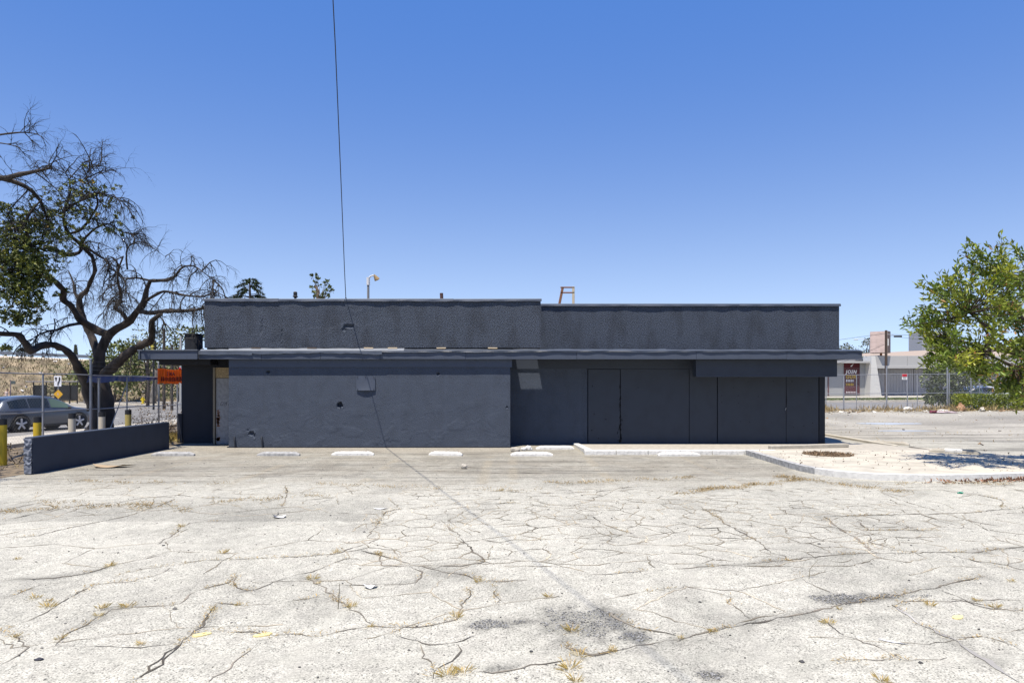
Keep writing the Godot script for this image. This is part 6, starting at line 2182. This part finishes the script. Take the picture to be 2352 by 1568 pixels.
func far_right() -> void:
	R.seed = 81
	var zf := -85.0
	var g := gh(50, zf) + 0.14
	var t := thing("grey_store", "low grey store with a blank fascia band across the street", "building", Vector3(58, g, zf - 6))
	var white := mat(0.37, 0.37, 0.36)
	var grey := mat(0.27, 0.275, 0.29)
	var b := MB.new()
	b.span(36.0, 90.0, g - 0.3, 5.2, zf - 4.0, zf - 24.0)
	part(t, "core_wall", b, grey)
	# fascia band in panels
	for k in 9:
		b = MB.new()
		b.bev(Vector3(47.0 + k * 4.6, 4.9, zf - 0.2), Vector3(4.57, 1.24, 0.4), 0.01)
		part(t, "fascia_panel", b, white)
	b = MB.new()
	b.bev(Vector3(66.0, 4.1, zf - 0.1), Vector3(43.0, 0.36, 0.9), 0.02)
	part(t, "ledge", b, white)
	b = MB.new()
	b.span(44.8, 90.0, 5.1, 5.3, zf - 0.3, zf - 24.0)
	part(t, "roof_deck", b, grey)
	# gently pitched tan roof
	b = MB.new()
	b.quad(Vector3(44.5, 5.5, zf - 0.6), Vector3(90.0, 5.6, zf - 0.6), Vector3(90.0, 8.6, zf - 26.0), Vector3(46.5, 6.2, zf - 14.0))
	part(t, "pitched_roof", b, mat(0.33, 0.265, 0.21))
	# recessed corrugated shutters
	for k in 7:
		b = MB.new()
		var x0 := 46.4 + k * 4.7
		for r in 24:
			b.span(x0 + r * 0.19, x0 + r * 0.19 + 0.11, g, 3.9, zf - 1.6, zf - 1.7)
		b.span(x0, x0 + 4.6, g, 3.9, zf - 1.7, zf - 1.8)
		part(t, "shutter", b, mat(0.38, 0.385, 0.41) if k != 3 else white)
	# left wing with the canopy, buttress and red banner
	b = MB.new()
	b.span(36.0, 44.6, g, 4.6, zf - 0.8, zf - 4.0)
	part(t, "wing_wall", b, mat(0.30, 0.31, 0.31))
	b = MB.new()
	b.span(35.5, 45.0, 4.62, 4.86, zf + 0.2, zf - 3.0)
	part(t, "canopy", b, white)
	for q: Array in [[44.55, 45.4]]:
		b = MB.new()
		b.quad(Vector3(44.35, g, zf + 0.5), Vector3(45.8, g, zf + 0.5), Vector3(45.0, 5.5, zf + 0.5), Vector3(44.55, 5.5, zf + 0.5))
		b.quad(Vector3(45.8, g, zf + 0.5), Vector3(45.8, g, zf - 1.5), Vector3(45.0, 5.5, zf - 1.5), Vector3(45.0, 5.5, zf + 0.5))
		b.quad(Vector3(44.35, g, zf - 1.5), Vector3(44.35, g, zf + 0.5), Vector3(44.55, 5.5, zf + 0.5), Vector3(44.55, 5.5, zf - 1.5))
		part(t, "buttress", b, mat(0.55, 0.55, 0.52))
	b = MB.new()
	b.span(39.7, 39.85, g, 4.6, zf - 0.78, zf - 0.72)
	part(t, "drain_pipe", b, mat(0.10, 0.03, 0.03))
	t = thing("red_banner", "tall dark red banner with white and yellow words on the grey store", "banner", Vector3(42.6, g, zf - 0.7))
	b = MB.new()
	b.bev(Vector3(42.72, 2.65, zf - 0.74), Vector3(2.0, 3.95, 0.04), 0.01)
	part(t, "cloth", b, mat(0.065, 0.004, 0.008))
	var zt := zf - 0.71
	var pale := mat(0.72, 0.72, 0.72)
	var yel := mat(0.55, 0.36, 0.02)
	text(t, "word", "JOIN", 0.62, Vector3(41.95, 3.52, zt), pale, 0.18)
	text(t, "word", "OUR", 0.62, Vector3(41.95, 2.88, zt), yel, 0.0)
	for q: Array in [[2.42, pale, 5], [1.95, yel, 5], [1.0, pale, 7], [0.8, pale, 7]]:
		b = MB.new()
		for k: int in q[2]:
			b.bev(Vector3(42.05 + k * 0.2, q[0], zt), Vector3(0.12, 0.3 if q[0] > 1.5 else 0.1, 0.01), 0.003)
		part(t, "blurred_print", b, q[1])
	b = MB.new()
	b.tri(Vector3(42.5, 4.2, zt), Vector3(42.7, 4.2, zt), Vector3(42.95, 4.58, zt))
	part(t, "emblem", b, pale)
	# blank box sign on the roof edge
	t = thing("blank_box_sign", "blank faded pink box sign standing on the store's roof edge", "sign", Vector3(45.9, 5.6, -84.6))
	b = MB.new()
	var turned := Basis(Vector3.UP, -0.79)
	b.bev(Vector3(46.0, 7.2, -85.2), Vector3(2.05, 2.7, 1.1), 0.03, turned)
	part(t, "cabinet", b, mat(0.14, 0.105, 0.095))
	b = MB.new()
	b.bev(Vector3(46.0, 7.2, -85.2) + turned * Vector3(0, 0, 0.56), Vector3(2.0, 2.62, 0.06), 0.02, turned)
	var fm := mat(0.56, 0.44, 0.39, 0.7)
	fm.albedo_texture = M.soft
	tri_uv(fm, 4.0)
	part(t, "face", b, fm)
	b = MB.new()
	b.span(46.0, 46.2, 5.2, 5.9, -85.1, -85.3)
	part(t, "post", b, M.rust)
	# ribbed tower farther back
	t = thing("ribbed_tower", "grey ribbed metal tower with a pipe frame behind the leafy tree", "tower", Vector3(68.5, 0, -112))
	b = MB.new()
	for k in 12:
		b.span(66.4 + k * 0.46, 66.4 + k * 0.46 + 0.3, 4.0, 10.5, -110.0, -110.2)
	b.span(66.3, 72.0, 4.0, 10.45, -110.2, -114.0)
	part(t, "cladding", b, mat(0.35, 0.36, 0.38))
	for q: Array in [[66.9, 10.4, 66.9, 11.8], [70.2, 10.4, 70.2, 11.8], [66.9, 11.8, 70.2, 11.8]]:
		b = MB.new()
		b.cyl(Vector3(q[0], q[1], -110.5), Vector3(q[2], q[3], -110.5), 0.06, 0.06, 6)
		part(t, "frame_pipe", b, M.steel)
	# utility pole with its lamp and wires
	var o := Vector3(pt(2036, 0, 76).x, gh(41, -76) + 0.14, -76)
	t = pole("utility_pole", "brown wooden utility pole with a hooded lamp right of the building", "pole", o, 7.55, 0.16, mat(0.055, 0.037, 0.027))
	b = MB.new()
	b.bev(o + Vector3(1.15, 6.85, 0.3), Vector3(0.85, 0.2, 0.3), 0.06)
	part(t, "lamp_head", b, M.black)
	b = MB.new()
	b.tube(PackedVector3Array([o + Vector3(0.1, 7.1, 0), o + Vector3(0.5, 7.05, 0.15), o + Vector3(0.9, 6.9, 0.3)]), PackedFloat32Array([0.03, 0.03, 0.03]), 6)
	part(t, "lamp_arm", b, M.steel)
	b = MB.new()
	b.bev(o + Vector3(0.16, 6.2, 0.12), Vector3(0.14, 0.75, 0.1), 0.02)
	part(t, "meter_box", b, mat(0.5, 0.5, 0.48))
	for q: Array in [[Vector3(0, 7.2, 0), Vector3(-25, 4.3, -6)], [Vector3(0.1, 7.1, 0), Vector3(16, 7.4, -4)], [Vector3(-0.1, 6.0, 0), Vector3(-3.4, 3.0, -12)], [Vector3(0.1, 6.95, 0), Vector3(16, 6.1, -4)]]:
		b = MB.new()
		b.tube(PackedVector3Array([o + q[0], o + q[0].lerp(q[1], 0.5) + Vector3(0, -0.25, 0), o + q[1]]), PackedFloat32Array([0.016, 0.016, 0.016]), 4)
		part(t, "wire", b, M.black)
	o = Vector3(pt(1998, 0, 115).x, 0, -115)
	t = pole("cobra_lamp", "distant pale street lamp with a long curved arm over the roof's right end", "lamp post", o, 9.0, 0.1, M.steel)
	b = MB.new()
	b.tube(PackedVector3Array([o + Vector3(0, 8.8, 0), o + Vector3(-0.3, 9.3, 0), o + Vector3(-1.1, 9.55, 0), o + Vector3(-2.0, 9.5, 0)]), PackedFloat32Array([0.06, 0.05, 0.05, 0.05]), 6)
	b.bev(o + Vector3(-2.3, 9.45, 0), Vector3(0.7, 0.16, 0.3), 0.05)
	part(t, "arm", b, mat(0.55, 0.55, 0.55))
	var far_green := Color(0.09, 0.10, 0.05)
	leafy_tree("distant_tree", "distant rounded tree tops just right of the parapet corner", pt(1940, 895, 200), 11.0, [[Vector3(0, 10.2, 0), Vector3(4, 2.2, 3)], [Vector3(5, 9.6, 0), Vector3(3, 1.6, 3)], [Vector3(-6, 10.2, 0), Vector3(4, 2, 3)]], 900, 0.7, far_green, 82, "distant trees on the right")
	leafy_tree("distant_tree", "distant open eucalyptus crowns left of the utility pole", pt(1985, 895, 180), 13.0, [[Vector3(1.2, 12.6, 0), Vector3(1.5, 1.0, 1.5)], [Vector3(-2, 10.4, 0), Vector3(2.2, 1.2, 2)], [Vector3(1.8, 10.0, 0), Vector3(1.8, 1.0, 2)], [Vector3(-5, 11.4, 0), Vector3(1.5, 0.9, 2)]], 620, 0.55, far_green * 0.8, 83, "distant trees on the right")
	# juniper, hedge, white car
	leafy_tree("juniper_bush", "large rough dark juniper behind the right fence", pt(2180, 936, 51), 4.2, [[Vector3(0, 1.5, 0), Vector3(1.5, 1.3, 1.2)], [Vector3(0.9, 2.4, 0), Vector3(1.5, 1.1, 1.2)], [Vector3(-0.8, 2.2, 0), Vector3(1.2, 1.0, 1.0)], [Vector3(2.2, 2.6, -0.4), Vector3(1.4, 0.9, 1.0)], [Vector3(-1.0, 0.9, 0.2), Vector3(0.9, 0.7, 0.9)], [Vector3(0.4, 0.7, 0.3), Vector3(1.0, 0.6, 0.8)]], 6500, 0.24, Color(0.10, 0.125, 0.035), 84)
	make_car("white car half hidden by the hedge and the right fence", Color(0.66, 0.66, 0.66), Vector3(35.6, gh(35, -52.5) + 0.02, -52.5), PI / 2.0 + 0.12)
	R.seed = 85
	t = thing("clipped_hedge", "low clipped green hedge in front of the right fence", "hedge", Vector3(33.5, 0.2, -46.6))
	b = MB.new()
	b.col = Color(0.06, 0.045, 0.03)
	for k in 60:
		var p := Vector3(R.randf_range(30.3, 39.0), gh(33, -46.5), R.randf_range(-46.9, -46.3))
		b.tube(PackedVector3Array([p, p + Vector3(R.randfn(0, 0.1), 0.5, 0), p + Vector3(R.randfn(0, 0.2), 1.0, R.randfn(0, 0.1))]), PackedFloat32Array([0.02, 0.014, 0.006]), 4)
	part(t, "stems", b, M.bark)
	var f := MB.new()
	for k in 15000:
		var p := Vector3(R.randf_range(30.1, 39.2), 0, R.randf_range(-47.1, -46.1))
		p.y = gh(p.x, -46.6) + 1.12 * pow(R.randf(), 0.7) + 0.05 * fn2.get_noise_1d(p.x * 2.0)
		if R.randf() < 0.45:
			p.z = -46.08 + R.randfn(0, 0.05)
		f.col = Color(0.15, 0.20, 0.03).lerp(Color(0.42, 0.44, 0.05), R.randf() * (0.9 if p.x < 31.0 else 0.35)) * R.randf_range(0.5, 1.4)
		f.col.a = 1.0
		var d := (Vector3(R.randfn(0, 0.7), 0.2, 0.9) + rv() * 0.6).normalized()
		f.leaf(p, d, d.cross(rv()).normalized(), R.randf_range(0.07, 0.12), 0.06)
	part(t, "leaves", f, M.leaf).set_meta("kind", "stuff")


func crumple(c: Vector3, s: Vector3, sd: float) -> MB:
	var b := MB.new()
	var rows: Array = []
	for i in 9:
		var row: Array = []
		for k in 13:
			var a := TAU * k / 12.0
			var e := PI * i / 8.0
			var d := Vector3(sin(e) * cos(a), cos(e), sin(e) * sin(a))
			var r := 1.0 + 0.5 * fn2.get_noise_3d(d.x * 1.3 + sd, d.y * 1.3, d.z * 1.3) + 0.45 * fn2.get_noise_3d(d.x * 3.1 + sd, d.y * 3.1, d.z * 3.1)
			var p := c + d * r * s
			p.y = maxf(p.y, c.y - s.y * 0.6)
			row.append(p)
		rows.append(row)
	loft(b, rows, true)
	return b


func litter() -> void:
	R.seed = 33
	# things that lie about: name, label, category, x, z, half size, colour, y lift
	for q: Array in [
		["brown_bag", "crumpled brown sack in the rubbish heap at the fence corner", 30.0, -45.6, Vector3(0.27, 0.28, 0.22), Color(0.30, 0.165, 0.085)],
		["blue_bag", "crumpled blue plastic bag beside the brown sack", 31.6, -46.9, Vector3(0.6, 0.22, 0.3), Color(0.035, 0.05, 0.27)],
		["white_bag", "white plastic bag left of the brown sack", 28.9, -45.7, Vector3(0.3, 0.08, 0.2), Color(0.6, 0.58, 0.55)],
		["pale_carton", "small pale carton right of the brown sack", 30.95, -44.9, Vector3(0.14, 0.16, 0.14), Color(0.5, 0.46, 0.38)],
		["white_rag", "white rag caught under the fence by the leaning weeds", 27.0, -46.6, Vector3(0.26, 0.16, 0.2), Color(0.55, 0.53, 0.48)],
		["blue_cup", "bright blue crushed cup on the lot in front of the hedge", 31.7, -41.2, Vector3(0.16, 0.13, 0.14), Color(0.02, 0.13, 0.5)],
		["blue_wrapper", "pale blue wrapper spread beside the crushed blue cup", 32.9, -40.9, Vector3(0.75, 0.03, 0.25), Color(0.35, 0.5, 0.72)],
		["red_wrapper", "small red wrapper on the right part of the lot", 28.1, -35.6, Vector3(0.28, 0.05, 0.15), Color(0.6, 0.02, 0.04)],
		["pink_sheet", "pale pink sheet with a dark red end by the fence", 27.6, -43.5, Vector3(0.75, 0.06, 0.4), Color(0.66, 0.52, 0.54)],
		["dark_scrap", "dark red scrap at the left end of the pink sheet", 26.75, -43.3, Vector3(0.2, 0.1, 0.18), Color(0.12, 0.01, 0.03)],
		["black_scrap", "torn black plastic scrap on the cracked asphalt at lower left", -3.59, -5.18, Vector3(0.03, 0.01, 0.02), Color(0.03, 0.03, 0.04)],
		["green_cap", "tiny green bottle cap in front of the island kerb", 8.55, -13.0, Vector3(0.05, 0.02, 0.03), Color(0.02, 0.28, 0.18)]]:
		var gy := gh(q[2], q[3])
		var s: Vector3 = q[4]
		tag(part(self, q[0], crumple(Vector3(q[2], gy + s.y * 0.62, q[3]), s, q[2]), mat(q[5].r, q[5].g, q[5].b, 0.6)), q[1], "litter")
	# flat scraps, curled at the edges
	for q: Array in [["paper_scrap", "folded white paper scrap lying on the cracked asphalt", -1.45, -7.0, 0.06, 0.05, Color(0.78, 0.78, 0.76), 0.3, 0.03], ["paper_scrap", "white scrap with a dark flap near the grey seal strip", -3.62, -10.66, 0.09, 0.07, Color(0.7, 0.7, 0.7), 0.9, 0.025], ["dark_flap", "dark flap beside the white scrap on the seal strip", -3.72, -10.72, 0.05, 0.045, Color(0.05, 0.06, 0.09), 0.5, 0.05], ["cardboard_sheet", "bent tan cardboard sheet lying beside the low wall", -10.0, -17.05, 0.42, 0.2, Color(0.36, 0.27, 0.17), 0.1, 0.06], ["white_card", "small white card lying flat beyond the seal strip", -2.2, -11.4, 0.1, 0.05, Color(0.75, 0.75, 0.74), 0.1, 0.01], ["white_strip", "thin white plastic strip at the lower right", 3.1, -5.52, 0.1, 0.012, Color(0.7, 0.7, 0.72), -0.5, 0.008]]:
		var b := MB.new()
		var n := 6
		for i in n:
			for j in 3:
				var p: Array[Vector3] = []
				for k: Array in [[0, 0], [1, 0], [1, 1], [0, 1]]:
					var u: float = float(i + k[0]) / n * 2.0 - 1.0
					var v: float = float(j + k[1]) / 3.0 * 2.0 - 1.0
					var sk: float = u * q[4] * (1.0 - 0.25 * v)
					var w := Vector3(sk, q[8] * (0.25 + u * u * 0.7 + 0.3 * v * u), v * q[5] * (1.0 - 0.3 * absf(u)))
					p.append(Vector3(q[2], 0.006, q[3]) + Basis(Vector3.UP, q[7]) * w)
				b.quad(p[3], p[2], p[1], p[0])
				for k in 4:
					p[k].y -= 0.003
				b.quad(p[0], p[1], p[2], p[3])
		tag(part(self, q[0], b, mat(q[6].r, q[6].g, q[6].b, 0.8)), q[1], "litter")
	# flat chips of yellow road paint
	for q: Array in [[-2.59, -5.69, "left yellow paint chip at the crack junction near the bottom"], [-2.08, -5.69, "right yellow paint chip beside its twin near the bottom"], [4.0, -6.12, "faded yellow paint fleck in the stained asphalt on the right"]]:
		var b := MB.new()
		var o := PackedVector2Array()
		for k in 9:
			var a := TAU * k / 9.0
			o.append(Vector2(q[0] + cos(a) * 0.065 * R.randf_range(0.75, 1.2), q[1] - 0.3 * cos(a) * 0.1 + sin(a) * 0.042 * R.randf_range(0.8, 1.2)))
		b.prism(o, 0.0, 0.009)
		tag(part(self, "paint_chip", b, mat(0.66, 0.56, 0.26)), q[2], "paint chip")
	# lone dry stalks
	for q: Array in [[-1.62, -6.35, 0.24, "single dry stalk standing in the cracked asphalt left of centre"], [3.2, -7.35, 0.2, "single leaning dry stalk in the crazed asphalt right of centre"]]:
		var b := MB.new()
		b.tube(PackedVector3Array([Vector3(q[0], 0, q[1]), Vector3(q[0] + 0.01, q[2] * 0.5, q[1]), Vector3(q[0] + (0.1 if q[0] > 0.0 else 0.015), q[2], q[1])]), PackedFloat32Array([0.004, 0.004, 0.002]), 4)
		tag(part(self, "dry_stalk", b, mat(0.14, 0.12, 0.07)), q[3], "weed")
	# dead leaves along the island kerb and small rubbish far right
	var s := MB.new()
	for k in 1500:
		var x := 8.6 + 6.5 * pow(R.randf(), 0.6)
		var z := lerpf(-14.5, -15.2, clampf((x - 9.2) / 4.0, 0.0, 1.0)) + 0.09 + absf(R.randfn(0, 0.11))
		s.col = Color(0.24, 0.13, 0.08) * R.randf_range(0.35, 1.6)
		s.col.a = 1.0
		s.leaf(Vector3(x, 0.012 + R.randf() * 0.03, z), (rv() + Vector3(0, 0.3, 0)).normalized(), rv().normalized(), R.randf_range(0.05, 0.11), 0.04)
	for k in 420:
		var x := R.randf_range(6.9, 14.0)
		var z := R.randf_range(-19.6, -15.2)
		if x < 7.6 and z > -15.6:
			continue
		s.col = Color(0.12, 0.08, 0.05) * R.randf_range(0.4, 1.6)
		s.leaf(Vector3(x, 0.147, z), (rv() + Vector3(0, 0.3, 0)).normalized(), rv().normalized(), R.randf_range(0.02, 0.07), 0.03)
	struct("leaf_litter", s, M.straw, "stuff")
	var c := MB.new()
	for k in 300:
		var p := Vector3(R.randf_range(20.0, 38.0), 0, -45.8 + R.randfn(0, 0.6))
		if k > 250:
			p = Vector3(R.randf_range(14.0, 34.0), 0, R.randf_range(-44.0, -22.0))
		p.y = gh(p.x, p.z) + 0.03
		c.col = [Color(0.62, 0.6, 0.55), Color(0.3, 0.2, 0.12), Color(0.45, 0.4, 0.3), Color(0.1, 0.08, 0.07)][R.randi() % 4]
		c.box(p, Vector3(R.randf_range(0.04, 0.2), R.randf_range(0.02, 0.07), R.randf_range(0.04, 0.16)) * (0.6 if k > 250 else 1.0), Basis(rv().normalized(), R.randf()))
	struct("scattered_rubbish", c, M.vc, "stuff")
	# dry weeds along the right fence and on the far lot
	s = MB.new()
	for k in 5200:
		var p := Vector3(R.randf_range(19.0, 40.0), 0, -46.4 + R.randfn(0, 0.8))
		var h := R.randf_range(0.08, 0.3)
		if k % 3 == 0:
			p = Vector3(R.randf_range(13.0, 38.0), 0, R.randf_range(-46.0, -24.0))
			if fn.get_noise_2d(p.x * 0.12, p.z * 0.6) < 0.1:
				continue
			h = R.randf_range(0.05, 0.14)
		elif fn.get_noise_1d(p.x * 0.5) > 0.15:
			h *= 2.2
		p.y = gh(p.x, p.z)
		s.col = Color(0.42, 0.32, 0.16) * R.randf_range(0.4, 1.2)
		s.col.a = 1.0
		var d := (Vector3(R.randfn(0, 0.5), 0.9, R.randfn(0, 0.5))).normalized()
		s.leaf(p, d, d.cross(rv()).normalized(), h, 0.02)
	struct("fence_weeds", s, M.straw, "stuff")
	# worn blue paint patches on the far lot
	var bl := MB.new()
	for q: Array in [[18.8, -34.0, 1.7, 0.7], [17.0, -29.5, 1.3, 0.3]]:
		var o := PackedVector2Array()
		for k in 14:
			var a := TAU * k / 14.0
			o.append(Vector2(q[0] + cos(a) * q[2] * R.randf_range(0.7, 1.1), q[1] + sin(a) * q[3] * R.randf_range(0.7, 1.1)))
		var y := gh(q[0] + q[2], q[1])
		bl.prism(o, y - 0.1, y + 0.008)
	struct("blue_stall_paint", bl, mat(0.33, 0.37, 0.42))


func tuft(sd: int) -> ArrayMesh:
	R.seed = sd
	var b := MB.new()
	for k in 44:
		var a := R.randf() * TAU
		var lean := R.randf_range(0.3, 2.4)
		var d := Vector3(cos(a) * lean, 1.0, sin(a) * lean).normalized()
		b.col = Color(0.70, 0.52, 0.18).lerp(Color(0.52, 0.42, 0.16), R.randf()) * R.randf_range(0.7, 1.2)
		b.col.a = 1.0
		b.leaf(Vector3(cos(a), 0, sin(a)) * 0.05 * R.randf(), d, Vector3(-sin(a), 0, cos(a)), R.randf_range(0.03, 0.11), 0.004)
	return b.mesh()


func grass() -> void:
	var kinds: Array = [tuft(1), tuft(2), tuft(3), tuft(4)]
	R.seed = 6
	var at := [-4.61, -7.81, -4.83, -9.98, -3.57, -8.42, -4.65, -6.65, -4.46, -6.56, -4.35, -6.39, -3.82, -6.35, -3.72, -6.15, -2.98, -5.47, -5.89, -8.13, -2.03, -7.14, -2.14, -7.3, -3.6, -6.39, -3.71, -5.61, -4.11, -5.64, -2.75, -6.29, -2.59, -6.45, -0.35, -7.2, 0.36, -6.7, -1.5, -6.39, -1.22, -5.87, -0.5, -6.11, 0.51, -5.78, 0.52, -5.25, 0.79, -5.35, 0.42, -5, 0.45, -4.8, -0.46, -4.9, -0.35, -4.95, -0.22, -13.35, -1.63, -8.38, -2.17, -8.45, 1.7, -5.76, 1.38, -5.61, 3.04, -6.33, 2.76, -5.96, 4.48, -6.57, 4.53, -6.39, 3.94, -6.43, 5.29, -7.22, 2.6, -4.8]
	for k in range(0, at.size(), 2):
		var o := MeshInstance3D.new()
		o.name = numbered(self, "grass_tuft")
		o.mesh = kinds[(k / 2) % 4]
		o.material_override = M.straw
		add_child(o, true)
		o.position = Vector3(at[k], 0.003, at[k + 1])
		var s := R.randf_range(0.4, 0.8) * (1.5 if at[k + 1] < -13.0 or at[k + 1] > -5.1 else 1.0)
		o.scale = Vector3(s * R.randf_range(0.9, 1.4), s, s)
		o.rotation.y = R.randf() * TAU
		tag(o, "small straw yellow grass tuft growing from a crack in the asphalt", "grass tuft", "dry grass tufts in the asphalt cracks")
